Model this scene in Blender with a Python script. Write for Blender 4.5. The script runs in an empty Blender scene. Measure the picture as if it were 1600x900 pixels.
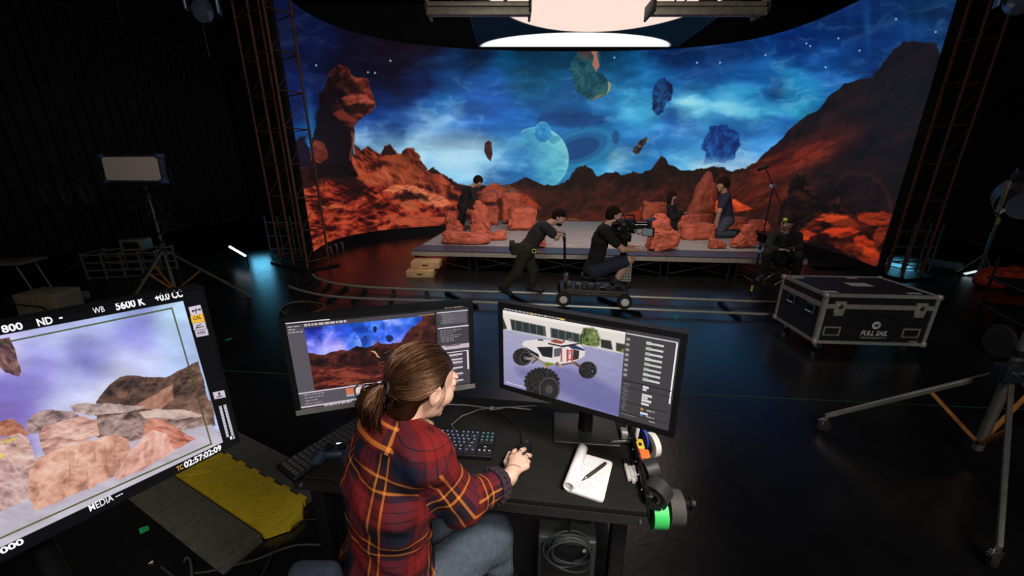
import bpy, bmesh, math, random
import numpy as np
from mathutils import Vector, Matrix

# ------------------------------------------------------------------ camera, world, lights
SC = bpy.context.scene
COL = SC.collection
random.seed(7)
FPX = 590.0                       # focal length in pixels of a 1600 px wide frame
PITCH = math.radians(17.5)      # camera looks slightly down
CAMZ = 1.95
SP, CP = math.sin(PITCH), math.cos(PITCH)

cam_data = bpy.data.cameras.new('camera')
cam_data.sensor_width = 36.0
cam_data.lens = 36.0 * FPX / 1600.0
cam_data.clip_start = 0.02
cam_data.clip_end = 100
cam = bpy.data.objects.new('camera', cam_data)
cam.location = (0, 0, CAMZ)
cam.rotation_euler = (math.pi / 2 - PITCH, 0, 0)
COL.objects.link(cam)
SC.camera = cam

SC.view_settings.view_transform = 'Standard'
SC.view_settings.look = 'None'
SC.view_settings.exposure = 0.0
SC.view_settings.gamma = 1.0
SC.view_settings.use_curve_mapping = False

world = bpy.data.worlds.new('world')
SC.world = world
world.use_nodes = True
world.node_tree.nodes['Background'].inputs[0].default_value = (0.55, 0.5, 0.55, 1)
world.node_tree.nodes['Background'].inputs[1].default_value = 0.012


def area_light(name, loc, target, size, energy, color, size_y=None):
    l = bpy.data.lights.new(name, 'AREA')
    l.energy = energy
    l.color = color
    l.size = size
    if size_y:
        l.shape = 'RECTANGLE'
        l.size_y = size_y
    o = bpy.data.objects.new(name, l)
    o.location = loc
    d = Vector(target) - Vector(loc)
    o.rotation_euler = d.to_track_quat('-Z', 'Y').to_euler()
    COL.objects.link(o)
    return o


# overhead work light of the control position (upper right of the camera)
area_light('work_light', (0.95, 0.25, 2.75), (-0.05, 1.05, 0.8), 0.5, 8.0, (1.0, 0.93, 0.84)).data.spread = math.radians(64)
# weak general house light far up, and the cool spill of the studio behind the camera
area_light('house_light', (0.8, -3.2, 5.0), (0.2, 7.0, 1.2), 2.2, 105.0, (1.0, 0.93, 0.86)).data.spread = math.radians(110)


# cool glow of the small tube lights beside the towers
for _p in ((-6.4, 9.4, .5), (9.3, 8.8, .5)):
    area_light('tube_glow', _p, (_p[0] * .8, _p[1] - 1.5, .3), .4, 2.6, (.15, .65, 1.0))
# the two hanging fixtures beside the glowing disc light the set
for _x in (-.45, 2.7):
    _l = area_light('fixture_lamp', (_x, 5.55, 3.72), (_x * .75 + .6, 9.3, .4), 1.3, 36.0, (1.0, .82, .72), .3)
    _l.data.spread = math.radians(120)


def ray(px, py):
    u, v = (px - 800.0) / FPX, (py - 450.0) / FPX
    return Vector((u, CP - v * SP, -(SP + v * CP)))


def G(px, py, z=0.0):
    """point of height z seen in direction px,py"""
    r = ray(px, py)
    t = (z - CAMZ) / r.z
    return Vector((r.x * t, r.y * t, z))


def D(px, py, d):
    r = ray(px, py) * d
    return Vector((r.x, r.y, r.z + CAMZ))


def AY(px, py, Y):
    r = ray(px, py)
    t = Y / r.y
    return Vector((r.x * t, Y, CAMZ + r.z * t))


def to_px(x, y, z):
    """world -> frame pixels, for arrays (used only to author what the screens display)"""
    zz = z - CAMZ
    d = y * CP - zz * SP
    v = (-y * SP - zz * CP) / d
    return (800 + FPX * x / d).astype(np.float32), (450 + FPX * v).astype(np.float32)


# ------------------------------------------------------------------ materials
def lin(c):
    return tuple(((v / 255.0) / 12.92 if v / 255.0 <= 0.04045 else ((v / 255.0 + 0.055) / 1.055) ** 2.4) for v in c)


MATS = {}


def mat(name, color, rough=0.6, metal=0.0, var=0.15, scale=12.0, bump=0.0, bscale=60.0, spec=0.5, emit=0.0, trans=0.0, bdist=.01):
    """procedural principled material: colour varied by noise, optional bump"""
    if name in MATS:
        return MATS[name]
    m = bpy.data.materials.new(name)
    m.use_nodes = True
    nt = m.node_tree
    b = nt.nodes['Principled BSDF']
    b.inputs['Roughness'].default_value = rough
    b.inputs['Metallic'].default_value = metal
    b.inputs['Specular IOR Level'].default_value = spec
    tc = nt.nodes.new('ShaderNodeTexCoord')
    n = nt.nodes.new('ShaderNodeTexNoise')
    n.inputs['Scale'].default_value = scale
    n.inputs['Detail'].default_value = 4
    nt.links.new(tc.outputs['Object'], n.inputs['Vector'])
    r = nt.nodes.new('ShaderNodeValToRGB')
    r.color_ramp.elements[0].position = 0.3
    r.color_ramp.elements[1].position = 0.7
    r.color_ramp.elements[0].color = tuple(max(0, c * (1 - var)) for c in color) + (1,)
    r.color_ramp.elements[1].color = tuple(min(1, c * (1 + var)) for c in color) + (1,)
    nt.links.new(n.outputs['Fac'], r.inputs['Fac'])
    nt.links.new(r.outputs['Color'], b.inputs['Base Color'])
    if bump:
        n2 = nt.nodes.new('ShaderNodeTexNoise')
        n2.inputs['Scale'].default_value = bscale
        n2.inputs['Detail'].default_value = 5
        nt.links.new(tc.outputs['Object'], n2.inputs['Vector'])
        bp = nt.nodes.new('ShaderNodeBump')
        bp.inputs['Strength'].default_value = bump
        bp.inputs['Distance'].default_value = bdist
        nt.links.new(n2.outputs['Fac'], bp.inputs['Height'])
        nt.links.new(bp.outputs['Normal'], b.inputs['Normal'])
    if emit:
        b.inputs['Emission Color'].default_value = tuple(color) + (1,)
        b.inputs['Emission Strength'].default_value = emit
    if trans:
        b.inputs['Transmission Weight'].default_value = trans
    MATS[name] = m
    return m


def emat(name, color, strength=1.0):
    if name in MATS:
        return MATS[name]
    m = bpy.data.materials.new(name)
    m.use_nodes = True
    nt = m.node_tree
    nt.nodes.clear()
    e = nt.nodes.new('ShaderNodeEmission')
    e.inputs[0].default_value = tuple(color) + (1,)
    e.inputs[1].default_value = strength
    o = nt.nodes.new('ShaderNodeOutputMaterial')
    nt.links.new(e.outputs[0], o.inputs[0])
    MATS[name] = m
    return m


def screen_mat(name, img, strength=1.0, gloss=0.15):
    m = bpy.data.materials.new(name)
    m.use_nodes = True
    nt = m.node_tree
    b = nt.nodes['Principled BSDF']
    b.inputs['Base Color'].default_value = (0.008, 0.008, 0.01, 1)
    b.inputs['Roughness'].default_value = gloss
    b.inputs['Specular IOR Level'].default_value = 0.2
    t = nt.nodes.new('ShaderNodeTexImage')
    t.image = img
    t.extension = 'EXTEND'
    nt.links.new(t.outputs['Color'], b.inputs['Emission Color'])
    b.inputs['Emission Strength'].default_value = strength
    return m


BLACK = mat('black_plastic', (0.006, 0.006, 0.007), 0.45, spec=.25)
BLACKM = mat('black_metal', (0.011, 0.011, 0.012), 0.45, 0.3, spec=.3)
RUBBER = mat('rubber', (0.015, 0.015, 0.015), 0.8)
ALU = mat('aluminium', (0.55, 0.55, 0.53), 0.35, 0.9, 0.1)
STEEL = mat('steel', (0.6, 0.6, 0.58), 0.25, 0.95, 0.1)
GREYP = mat('grey_plastic', (0.18, 0.18, 0.18), 0.5)
WHITEP = mat('white_plastic', (0.75, 0.74, 0.72), 0.5, 0, 0.04)
WOOD = mat('pale_wood', (0.55, 0.36, 0.18), 0.6, 0, 0.2, 8, 0.1)
ORANGE = mat('orange_paint', (0.75, 0.27, 0.04), 0.5, 0.1)


# ------------------------------------------------------------------ mesh helpers
class MB:
    """collects shapes and links them as one mesh object"""

    def __init__(s):
        s.v = []
        s.f = []
        s.mi = []
        s.sm = []

    def add(s, vs, fs, mi=0, sm=False):
        o = len(s.v)
        s.v += [tuple(v) for v in vs]
        s.f += [tuple(i + o for i in f) for f in fs]
        s.mi += [mi] * len(fs)
        s.sm += [sm] * len(fs)
        return s

    def box(s, c, size, R=None, mi=0, bev=0.0):
        x, y, z = size[0] / 2, size[1] / 2, size[2] / 2
        c = Vector(c)
        R = R if R is not None else Matrix.Identity(3)
        if bev <= 0:
            vs = [Vector((a * x, b * y, d * z)) for a in (-1, 1) for b in (-1, 1) for d in (-1, 1)]
            fs = [(0, 1, 3, 2), (4, 6, 7, 5), (0, 4, 5, 1), (2, 3, 7, 6), (0, 2, 6, 4), (1, 5, 7, 3)]
            return s.add([c + R @ v for v in vs], fs, mi)
        bm = bmesh.new()
        bmesh.ops.create_cube(bm, size=1)
        for v in bm.verts:
            v.co = Vector((v.co.x * 2 * x, v.co.y * 2 * y, v.co.z * 2 * z))
        bmesh.ops.bevel(bm, geom=bm.edges[:], offset=min(bev, x * .95, y * .95, z * .95), segments=3, affect='EDGES', profile=0.5)
        bm.verts.index_update()
        s.add([c + R @ v.co for v in bm.verts], [[v.index for v in f.verts] for f in bm.faces], mi, True)
        bm.free()
        return s

    def tube(s, pts, r, n=10, mi=0, caps=True):
        """swept tube along points; r number or list"""
        P = [Vector(p) for p in pts]
        k = len(P)
        rs = r if isinstance(r, (list, tuple)) else [r] * k
        vs, fs = [], []
        t0 = (P[1] - P[0]).normalized()
        a = Vector((0, 0, 1)) if abs(t0.z) < 0.9 else Vector((1, 0, 0))
        nrm = t0.cross(a).normalized()
        for i in range(k):
            t = (P[min(i + 1, k - 1)] - P[max(i - 1, 0)])
            if t.length < 1e-9:
                t = t0
            t.normalize()
            nrm = (nrm - t * nrm.dot(t))
            nrm = nrm.normalized() if nrm.length > 1e-6 else t.orthogonal().normalized()
            b = t.cross(nrm)
            for j in range(n):
                an = 2 * math.pi * j / n
                vs.append(P[i] + (nrm * math.cos(an) + b * math.sin(an)) * rs[i])
        for i in range(k - 1):
            for j in range(n):
                fs.append((i * n + j, i * n + (j + 1) % n, (i + 1) * n + (j + 1) % n, (i + 1) * n + j))
        if caps:
            fs.append(tuple(range(n - 1, -1, -1)))
            fs.append(tuple((k - 1) * n + j for j in range(n)))
        return s.add(vs, fs, mi, True)

    def lathe(s, prof, c=(0, 0, 0), axis=(0, 0, 1), n=24, mi=0):
        """prof list of (radius, height) along the axis"""
        ax = Vector(axis).normalized()
        e1 = ax.orthogonal().normalized()
        e2 = ax.cross(e1)
        c = Vector(c)
        vs, fs = [], []
        for r, h in prof:
            for j in range(n):
                a = 2 * math.pi * j / n
                vs.append(c + ax * h + (e1 * math.cos(a) + e2 * math.sin(a)) * max(r, 1e-5))
        for i in range(len(prof) - 1):
            for j in range(n):
                fs.append((i * n + j, i * n + (j + 1) % n, (i + 1) * n + (j + 1) % n, (i + 1) * n + j))
        fs.append(tuple(range(n - 1, -1, -1)))
        fs.append(tuple((len(prof) - 1) * n + j for j in range(n)))
        return s.add(vs, fs, mi, True)

    def prism(s, pts, a, b, mi=0):
        """polygon pts (list of 3D) extruded by vector b-a (offset)"""
        off = Vector(b) - Vector(a)
        n = len(pts)
        vs = [Vector(p) for p in pts] + [Vector(p) + off for p in pts]
        fs = [tuple(range(n - 1, -1, -1)), tuple(range(n, 2 * n))]
        fs += [(i, (i + 1) % n, n + (i + 1) % n, n + i) for i in range(n)]
        return s.add(vs, fs, mi)

    def build(s, name, mats, parent=None, origin=None, smooth_angle=40):
        me = bpy.data.meshes.new(name)
        o3 = Vector(origin) if origin is not None else Vector((0, 0, 0))
        vs = [(v[0] - o3.x, v[1] - o3.y, v[2] - o3.z) for v in s.v]
        me.from_pydata(vs, [], s.f)
        me.validate()
        if len(me.polygons) == len(s.f):
            me.polygons.foreach_set('material_index', s.mi)
            me.polygons.foreach_set('use_smooth', s.sm)
        ms = mats if isinstance(mats, (list, tuple)) else [mats]
        for m in ms:
            me.materials.append(m)
        bm = bmesh.new()
        bm.from_mesh(me)
        bmesh.ops.recalc_face_normals(bm, faces=bm.faces)
        for e in bm.edges:
            if len(e.link_faces) == 2 and e.calc_face_angle(0) > math.radians(smooth_angle):
                e.smooth = False
        bm.to_mesh(me)
        bm.free()
        o = bpy.data.objects.new(name, me)
        o.location = o3
        COL.objects.link(o)
        if parent is not None:
            o.parent = parent
            o.matrix_parent_inverse = Matrix.Identity(4)
            inv = world_m(parent).inverted()
            o.matrix_basis = inv @ Matrix.Translation(o3)
        return o


def world_m(o):
    m = o.matrix_basis.copy()
    while o.parent is not None:
        o = o.parent
        m = o.matrix_basis @ m
    return m


def tag(o, label=None, cat=None, group=None, kind=None):
    if label:
        o['label'] = label
    if cat:
        o['category'] = cat
    if group:
        o['group'] = group
    if kind:
        o['kind'] = kind
    return o


def thing(name, label, cat, loc=(0, 0, 0), rz=0.0, group=None):
    o = bpy.data.objects.new(name, None)
    COL.objects.link(o)
    o.empty_display_size = 0.1
    o.location = loc
    o.rotation_euler = (0, 0, rz)
    o.matrix_basis = Matrix.Translation(Vector(loc)) @ Matrix.Rotation(rz, 4, 'Z')
    return tag(o, label, cat, group)


def copy_tree(o, parent=None):
    kids = [c for c in COL.objects if c.parent == o]
    c = o.copy()
    COL.objects.link(c)
    c.parent = parent
    for k in kids:
        copy_tree(k, c)
    return c


def lbuild(mb, name, mats, parent):
    """link a mesh whose coordinates are already local to its parent"""
    o = mb.build(name, mats)
    o.parent = parent
    return o


def text_mesh(name, body, size, m, parent=None, matrix=None, extrude=0.0004, bold=0.0, align='LEFT', spacing=1.0):
    cu = bpy.data.curves.new(name, 'FONT')
    cu.body = body
    cu.size = size
    cu.extrude = extrude
    cu.offset = bold
    cu.align_x = align
    cu.space_character = spacing
    cu.resolution_u = 3
    o = bpy.data.objects.new(name, cu)
    COL.objects.link(o)
    bpy.context.view_layer.update()
    dg = bpy.context.evaluated_depsgraph_get()
    me = bpy.data.meshes.new_from_object(o.evaluated_get(dg))
    bpy.data.objects.remove(o)
    me.materials.clear()
    me.materials.append(m)
    t = bpy.data.objects.new(name, me)
    COL.objects.link(t)
    t.parent = parent
    t.matrix_basis = matrix if matrix is not None else Matrix.Identity(4)
    return t


# ------------------------------------------------------------------ signed distance modelling (bodies, clothes)
def surface_nets(F, org, h):
    nx, ny, nz = F.shape
    S = F < 0
    c = [S[i:nx - 1 + i, j:ny - 1 + j, k:nz - 1 + k] for i in (0, 1) for j in (0, 1) for k in (0, 1)]
    cnt = sum(a.astype(np.int8) for a in c)
    act = (cnt > 0) & (cnt < 8)
    idx = -np.ones(act.shape, np.int64)
    I = np.argwhere(act)
    idx[act] = np.arange(len(I))
    acc = np.zeros((len(I), 3))
    num = np.zeros(len(I))
    cor = [(i, j, k) for i in (0, 1) for j in (0, 1) for k in (0, 1)]
    for a in range(8):
        for b in range(a + 1, 8):
            d = [abs(cor[a][t] - cor[b][t]) for t in range(3)]
            if sum(d) != 1:
                continue
            fa = F[I[:, 0] + cor[a][0], I[:, 1] + cor[a][1], I[:, 2] + cor[a][2]]
            fb = F[I[:, 0] + cor[b][0], I[:, 1] + cor[b][1], I[:, 2] + cor[b][2]]
            m = (fa < 0) != (fb < 0)
            t = np.where(m, fa / np.where(m, fa - fb, 1), 0)
            for q in range(3):
                acc[:, q] += np.where(m, cor[a][q] + t * (cor[b][q] - cor[a][q]), 0)
            num += m
    V = (I + acc / num[:, None]) * h + np.array(org)
    quads = []
    for ax in range(3):
        o = [(1, 2), (2, 0), (0, 1)][ax]
        s0 = [slice(1, -1)] * 3
        s1 = [slice(1, -1)] * 3
        s0[ax] = slice(0, -1)
        s1[ax] = slice(1, None)
        A, B = S[tuple(s0)], S[tuple(s1)]
        E = np.argwhere(A != B)
        if not len(E):
            continue
        off = np.ones(3, int)
        off[ax] = 0
        E = E + off
        ins = S[E[:, 0], E[:, 1], E[:, 2]]
        e1 = np.zeros(3, int)
        e1[o[0]] = 1
        e2 = np.zeros(3, int)
        e2[o[1]] = 1
        q = [E, E - e1, E - e1 - e2, E - e2]
        q = np.stack([idx[a[:, 0], a[:, 1], a[:, 2]] for a in q], 1)
        q[~ins] = q[~ins][:, ::-1]
        quads.append(q)
    Q = np.concatenate(quads) if quads else np.zeros((0, 4), int)
    Q = Q[(Q >= 0).all(1)]
    return V, Q


class SDF:
    """smooth union of tapered capsules and ellipsoids, meshed on a grid"""

    def __init__(s, k=0.02):
        s.k = k
        s.p = []

    def cap(s, a, b, ra, rb=None, k=None, sub=False):
        s.p.append(('c', np.array(a, float), np.array(b, float), ra, ra if rb is None else rb, s.k if k is None else k, sub))
        return s

    def chain(s, pts, rs, k=None):
        for i in range(len(pts) - 1):
            s.cap(pts[i], pts[i + 1], rs[i], rs[i + 1], k)
        return s

    def ell(s, c, r, R=None, k=None, sub=False):
        s.p.append(('e', np.array(c, float), np.array(r, float), np.array(R, float) if R is not None else np.eye(3), 0, s.k if k is None else k, sub))
        return s

    def box(s, c, r, R=None, rad=0.01, k=None, sub=False):
        s.p.append(('b', np.array(c, float), np.array(r, float), np.array(R, float) if R is not None else np.eye(3), rad, s.k if k is None else k, sub))
        return s

    def mesh(s, h, inflate=0.0, disp=None, clip=None):
        lo = np.full(3, 1e9)
        hi = -lo
        bb = []
        for p in s.p:
            if p[0] == 'c':
                r = max(p[3], p[4])
                l, u = np.minimum(p[1], p[2]) - r, np.maximum(p[1], p[2]) + r
            else:
                e = (np.abs(p[3]) * (p[2] + (p[4] if p[0] == 'b' else 0))[None, :]).sum(1)
                l, u = p[1] - e, p[1] + e
            bb.append((l, u))
            if not p[6]:
                lo, hi = np.minimum(lo, l), np.maximum(hi, u)
        m = inflate + 3 * h + 0.01
        lo -= m
        hi += m
        if clip is not None:
            lo, hi = np.maximum(lo, clip[0]), np.minimum(hi, clip[1])
        n = np.ceil((hi - lo) / h).astype(int) + 1
        ax = [lo[i] + h * np.arange(n[i]) for i in range(3)]
        F = np.full(tuple(n), 1.0, np.float32)
        for p, (l, u) in zip(s.p, bb):
            k = p[5]
            mm = inflate + k * 1.2 + 3 * h
            i0 = np.clip(np.floor((l - mm - lo) / h).astype(int), 0, n)
            i1 = np.clip(np.ceil((u + mm - lo) / h).astype(int) + 1, 0, n)
            if (i1 <= i0).any():
                continue
            sl = tuple(slice(a, b) for a, b in zip(i0, i1))
            X, Y, Z = np.meshgrid(ax[0][sl[0]], ax[1][sl[1]], ax[2][sl[2]], indexing='ij')
            if p[0] == 'c':
                a, b = p[1], p[2]
                ba = b - a
                l2 = max(ba @ ba, 1e-9)
                t = np.clip(((X - a[0]) * ba[0] + (Y - a[1]) * ba[1] + (Z - a[2]) * ba[2]) / l2, 0, 1)
                d = np.sqrt((X - a[0] - t * ba[0]) ** 2 + (Y - a[1] - t * ba[1]) ** 2 + (Z - a[2] - t * ba[2]) ** 2) - (p[3] + t * (p[4] - p[3]))
            else:
                c, r, R = p[1], p[2], p[3]
                q = [(X - c[0]) * R[0, i] + (Y - c[1]) * R[1, i] + (Z - c[2]) * R[2, i] for i in range(3)]
                if p[0] == 'e':
                    k0 = np.sqrt(sum((q[i] / r[i]) ** 2 for i in range(3)))
                    k1 = np.sqrt(sum((q[i] / r[i] ** 2) ** 2 for i in range(3))) + 1e-9
                    d = k0 * (k0 - 1) / k1
                else:
                    qq = [np.abs(q[i]) - r[i] for i in range(3)]
                    d = np.sqrt(sum(np.maximum(z, 0) ** 2 for z in qq)) + np.minimum(np.maximum(np.maximum(qq[0], qq[1]), qq[2]), 0) - p[4]
            f = F[sl]
            if p[6]:
                hh = np.maximum(k - np.abs(f + d), 0) / max(k, 1e-6)
                F[sl] = np.maximum(f, -d) + hh * hh * k * 0.25
            else:
                hh = np.maximum(k - np.abs(f - d), 0) / max(k, 1e-6)
                F[sl] = np.minimum(f, d) - hh * hh * k * 0.25
        F -= inflate
        if disp is not None:
            X, Y, Z = np.meshgrid(*ax, indexing='ij')
            F += disp(X, Y, Z).astype(np.float32)
        return surface_nets(F, lo, h)


def np_object(name, V, Q, m, parent=None, smooth_it=0, attrs=None):
    me = bpy.data.meshes.new(name)
    me.from_pydata(V.tolist(), [], Q.tolist())
    me.polygons.foreach_set('use_smooth', [True] * len(me.polygons))
    me.update()
    for mm in (m if isinstance(m, (list, tuple)) else [m]):
        me.materials.append(mm)
    if attrs:
        for k, a in attrs.items():
            at = me.attributes.new(k, 'FLOAT_VECTOR', 'POINT' if len(a) == len(V) else 'CORNER')
            at.data.foreach_set('vector', a.astype(np.float32).ravel())
    o = bpy.data.objects.new(name, me)
    COL.objects.link(o)
    if parent is not None:
        o.parent = parent
        o.matrix_basis = world_m(parent).inverted()
    return o


# ------------------------------------------------------------------ numpy noise
_rng = np.random.RandomState(5)
_TAB = _rng.rand(256, 256).astype(np.float32)


def _hash(ix, iy, seed):
    return _TAB[(ix + seed * 37) & 255, (iy + seed * 91 + (ix >> 8) * 17) & 255]


def vnoise(x, y, seed=0):
    x, y = np.asarray(x, np.float32), np.asarray(y, np.float32)
    ix, iy = np.floor(x), np.floor(y)
    fx, fy = x - ix, y - iy
    ix, iy = ix.astype(np.int32), iy.astype(np.int32)
    fx, fy = fx * fx * (3 - 2 * fx), fy * fy * (3 - 2 * fy)
    a, b = _hash(ix, iy, seed), _hash(ix + 1, iy, seed)
    c, d = _hash(ix, iy + 1, seed), _hash(ix + 1, iy + 1, seed)
    return a + (b - a) * fx + (c - a) * fy + (a - b - c + d) * fx * fy


def fbm(x, y, oct=5, seed=0, ridged=False):
    s, a, t = 0, 1.0, 0
    for i in range(oct):
        x, y = x * .8 + y * .6, y * .8 - x * .6      # turn every octave so no grid shows
        n = vnoise(x * 2 ** i + 17.3 * i, y * 2 ** i - 9.1 * i, seed + i)
        if ridged:
            n = 1 - np.abs(2 * n - 1)
        s = s + n * a
        t += a
        a *= 0.5
    return s / t


# ------------------------------------------------------------------ what the screens display (procedural numpy pictures)
def blend(img, a, col):
    """a alpha (H,W); col rgb 0-255 tuple, (H,W,3) array or a Tex evaluated only where needed"""
    m = a > 0.002
    if not m.any():
        return
    if isinstance(col, Tex):
        c = col.at(m)
    else:
        c = np.asarray(col, np.float32)
        if c.ndim == 3:
            c = c[m]
    v = img[m]
    img[m] = v + (c - v) * np.asarray(a)[m][:, None]


class Tex:
    def __init__(s, f, muls=()):
        s.f, s.muls = f, tuple(muls)

    def __mul__(s, k):
        return Tex(s.f, s.muls + (k,))

    def at(s, m):
        c = s.f(m)
        for k in s.muls:
            k = np.asarray(k)
            c = c * (k[m] if k.ndim >= 2 else k)
        return c

    def full(s, shape):
        return s.at(np.ones(shape, bool)).reshape(shape + (3,))


def color_field(X, Y, pts, sigma):
    W = np.zeros(X.shape, np.float32)
    C = np.zeros(X.shape + (3,), np.float32)
    for p in pts:
        s = p[5] if len(p) > 5 else sigma
        w = np.exp(-((X - p[0]) ** 2 + (Y - p[1]) ** 2) / (2 * s * s)) + 1e-7 / (1 + ((X - p[0]) ** 2 + (Y - p[1]) ** 2) / 1e3)
        W += w
        C += w[..., None] * np.array(p[2:5], np.float32)
    return C / W[..., None]


def poly_a(X, Y, pts, soft=1.2, warp=0.0, freq=0.12, seed=3):
    """soft coverage of a polygon, outline roughened by noise"""
    lo = np.array(pts).min(0) - 3 * soft - warp - 2
    hi = np.array(pts).max(0) + 3 * soft + warp + 2
    A = np.zeros(X.shape, np.float32)
    m = (X > lo[0]) & (X < hi[0]) & (Y > lo[1]) & (Y < hi[1])
    if not m.any():
        return A
    x, y = X[m], Y[m]
    if warp:
        x = x + warp * (fbm(x * freq, y * freq, 3, seed) - .5) * 2
        y = y + warp * (fbm(x * freq, y * freq, 3, seed + 9) - .5) * 2
    ins = np.zeros(x.shape, bool)
    d = np.full(x.shape, 1e9)
    n = len(pts)
    for i in range(n):
        (x0, y0), (x1, y1) = pts[i], pts[(i + 1) % n]
        c = ((y0 > y) != (y1 > y)) & (x < (x1 - x0) * (y - y0) / ((y1 - y0) or 1e-9) + x0)
        ins ^= c
        ex, ey = x1 - x0, y1 - y0
        t = np.clip(((x - x0) * ex + (y - y0) * ey) / (ex * ex + ey * ey + 1e-9), 0, 1)
        d = np.minimum(d, np.hypot(x - x0 - t * ex, y - y0 - t * ey))
    sd = np.where(ins, d, -d)
    A[m] = np.clip(sd / (2 * soft) + .5, 0, 1)
    return A


def ell_a(X, Y, cx, cy, rx, ry, soft=1.0, rot=0.0):
    c, s = math.cos(rot), math.sin(rot)
    dx, dy = X - cx, Y - cy
    q = np.hypot((dx * c + dy * s) / rx, (-dx * s + dy * c) / ry)
    return np.clip((1 - q) * min(rx, ry) / (2 * soft) + .5, 0, 1).astype(np.float32)


def rock_tex(X, Y, dark, mid, light, fx=0.06, fy=0.14, seed=1, rot=0.0, gain=2.2):
    def f(m):
        Xm, Ym = X[m], Y[m]
        c, s = math.cos(rot), math.sin(rot)
        x, y = Xm * c + Ym * s, -Xm * s + Ym * c
        wx = fbm(x * .03, y * .03, 3, seed + 50) * 30
        n = fbm((x + wx) * fx, (y + wx) * fy, 5, seed)
        r = fbm((x + wx) * fx * 1.7, (y - wx) * fy * 1.3, 5, seed + 20, True)
        v = np.clip((n * .6 + r * .4 - .5) * gain + .45, 0, 1)[..., None]
        D_, M_, L_ = (np.array(k, np.float32) for k in (dark, mid, light))
        return np.where(v < .5, D_ + (M_ - D_) * v * 2, M_ + (L_ - M_) * (v * 2 - 1))
    return Tex(f)


def to_image(name, img):
    """img (H,W,3) in display values 0-255, row 0 at the top"""
    h, w, _ = img.shape
    c = np.clip(img / 255.0, 0, 1)
    a = np.ones((h, w, 4), np.float32)
    a[..., :3] = c[::-1]
    im = bpy.data.images.new(name, w, h, alpha=False, float_buffer=False)
    im.colorspace_settings.name = 'sRGB'
    im.pixels.foreach_set(a.ravel())
    im.update()
    im.pack()
    return im


SKY = [(455, 60, 14, 26, 66), (465, 150, 12, 30, 84), (478, 205, 22, 80, 150, 14), (482, 215, 60, 140, 210, 7), (500, 90, 14, 22, 62),
       (560, 70, 16, 12, 34), (620, 75, 20, 8, 22), (560, 110, 16, 12, 34), (620, 120, 14, 8, 22), (590, 150, 14, 22, 62), (600, 175, 18, 60, 130),
       (660, 80, 22, 8, 26), (700, 100, 14, 56, 104), (690, 150, 16, 86, 155), (650, 130, 14, 34, 86), (640, 190, 22, 76, 156), (575, 200, 30, 70, 150),
       (580, 218, 130, 185, 225, 12), (560, 228, 130, 190, 230, 14), (600, 228, 150, 205, 235, 14), (655, 225, 175, 220, 245, 20), (690, 245, 190, 228, 245), (730, 240, 180, 225, 245, 22),
       (655, 190, 110, 160, 215, 16), (700, 190, 90, 150, 215), (740, 180, 50, 110, 190), (760, 140, 24, 90, 165), (770, 170, 40, 105, 190), (800, 110, 8, 92, 140),
       (730, 75, 10, 30, 60), (850, 85, 5, 60, 90), (820, 72, 4, 34, 55), (960, 78, 4, 40, 66), (850, 130, 6, 104, 150), (960, 110, 8, 92, 136),
       (800, 190, 30, 110, 190), (860, 170, 20, 96, 165), (900, 160, 18, 90, 150), (930, 150, 18, 104, 165), (985, 100, 8, 86, 140), (1010, 120, 16, 106, 166),
       (990, 170, 60, 165, 215, 18), (1010, 180, 80, 190, 225, 14), (1040, 75, 6, 30, 80), (1090, 90, 8, 44, 100), (1160, 80, 8, 40, 98), (1100, 115, 14, 66, 130), (1150, 120, 16, 80, 150),
       (1240, 70, 8, 44, 108), (1320, 50, 12, 44, 104), (1390, 30, 14, 50, 104), (1450, 20, 14, 50, 96), (1450, 55, 12, 50, 100), (1380, 75, 12, 50, 110), (1300, 95, 18, 80, 150),
       (1180, 105, 20, 95, 165), (1075, 162, 120, 215, 240, 14), (1100, 165, 130, 222, 240, 12), (1130, 168, 120, 210, 235, 12), (1165, 172, 110, 205, 230, 14), (1150, 140, 30, 150, 195, 14), (1110, 150, 30, 130, 190, 12),
       (1190, 175, 70, 190, 225, 14), (1060, 135, 20, 96, 160), (1180, 150, 24, 110, 175), (1240, 118, 40, 150, 200, 14), (1225, 135, 16, 66, 130, 14), (1262, 140, 36, 140, 195, 14),
       (1250, 160, 50, 160, 205, 14), (1235, 168, 70, 190, 225, 9), (1290, 130, 24, 90, 160), (1080, 195, 20, 66, 140, 13), (1050, 190, 24, 80, 155, 12), (1020, 200, 40, 120, 190), (1170, 200, 26, 90, 165),
       (1130, 190, 36, 120, 185), (1210, 205, 30, 100, 175), (1050, 220, 40, 125, 195), (980, 222, 40, 120, 190), (1080, 225, 70, 160, 215), (1070, 250, 110, 190, 230, 16), (1100, 262, 190, 225, 245, 12),
       (1160, 262, 180, 220, 245, 14), (1150, 245, 110, 170, 225, 14), (1185, 230, 80, 160, 225, 16), (1200, 225, 80, 165, 225), (960, 245, 120, 190, 225, 14), (955, 255, 170, 215, 235, 8), (990, 250, 40, 130, 190, 12), (975, 235, 90, 150, 210, 10),
       (935, 265, 50, 150, 200), (770, 255, 120, 185, 225, 16), (745, 268, 170, 215, 240, 14), (790, 262, 30, 110, 180, 12), (770, 275, 40, 110, 185, 14), (700, 262, 110, 190, 230, 14), (680, 252, 60, 150, 205, 9),
       (720, 285, 130, 190, 230, 10), (760, 285, 50, 130, 200, 10), (640, 245, 150, 215, 235, 12), (790, 225, 90, 170, 215, 14), (1300, 60, 12, 52, 116), (1420, 90, 12, 60, 120)]


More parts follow.
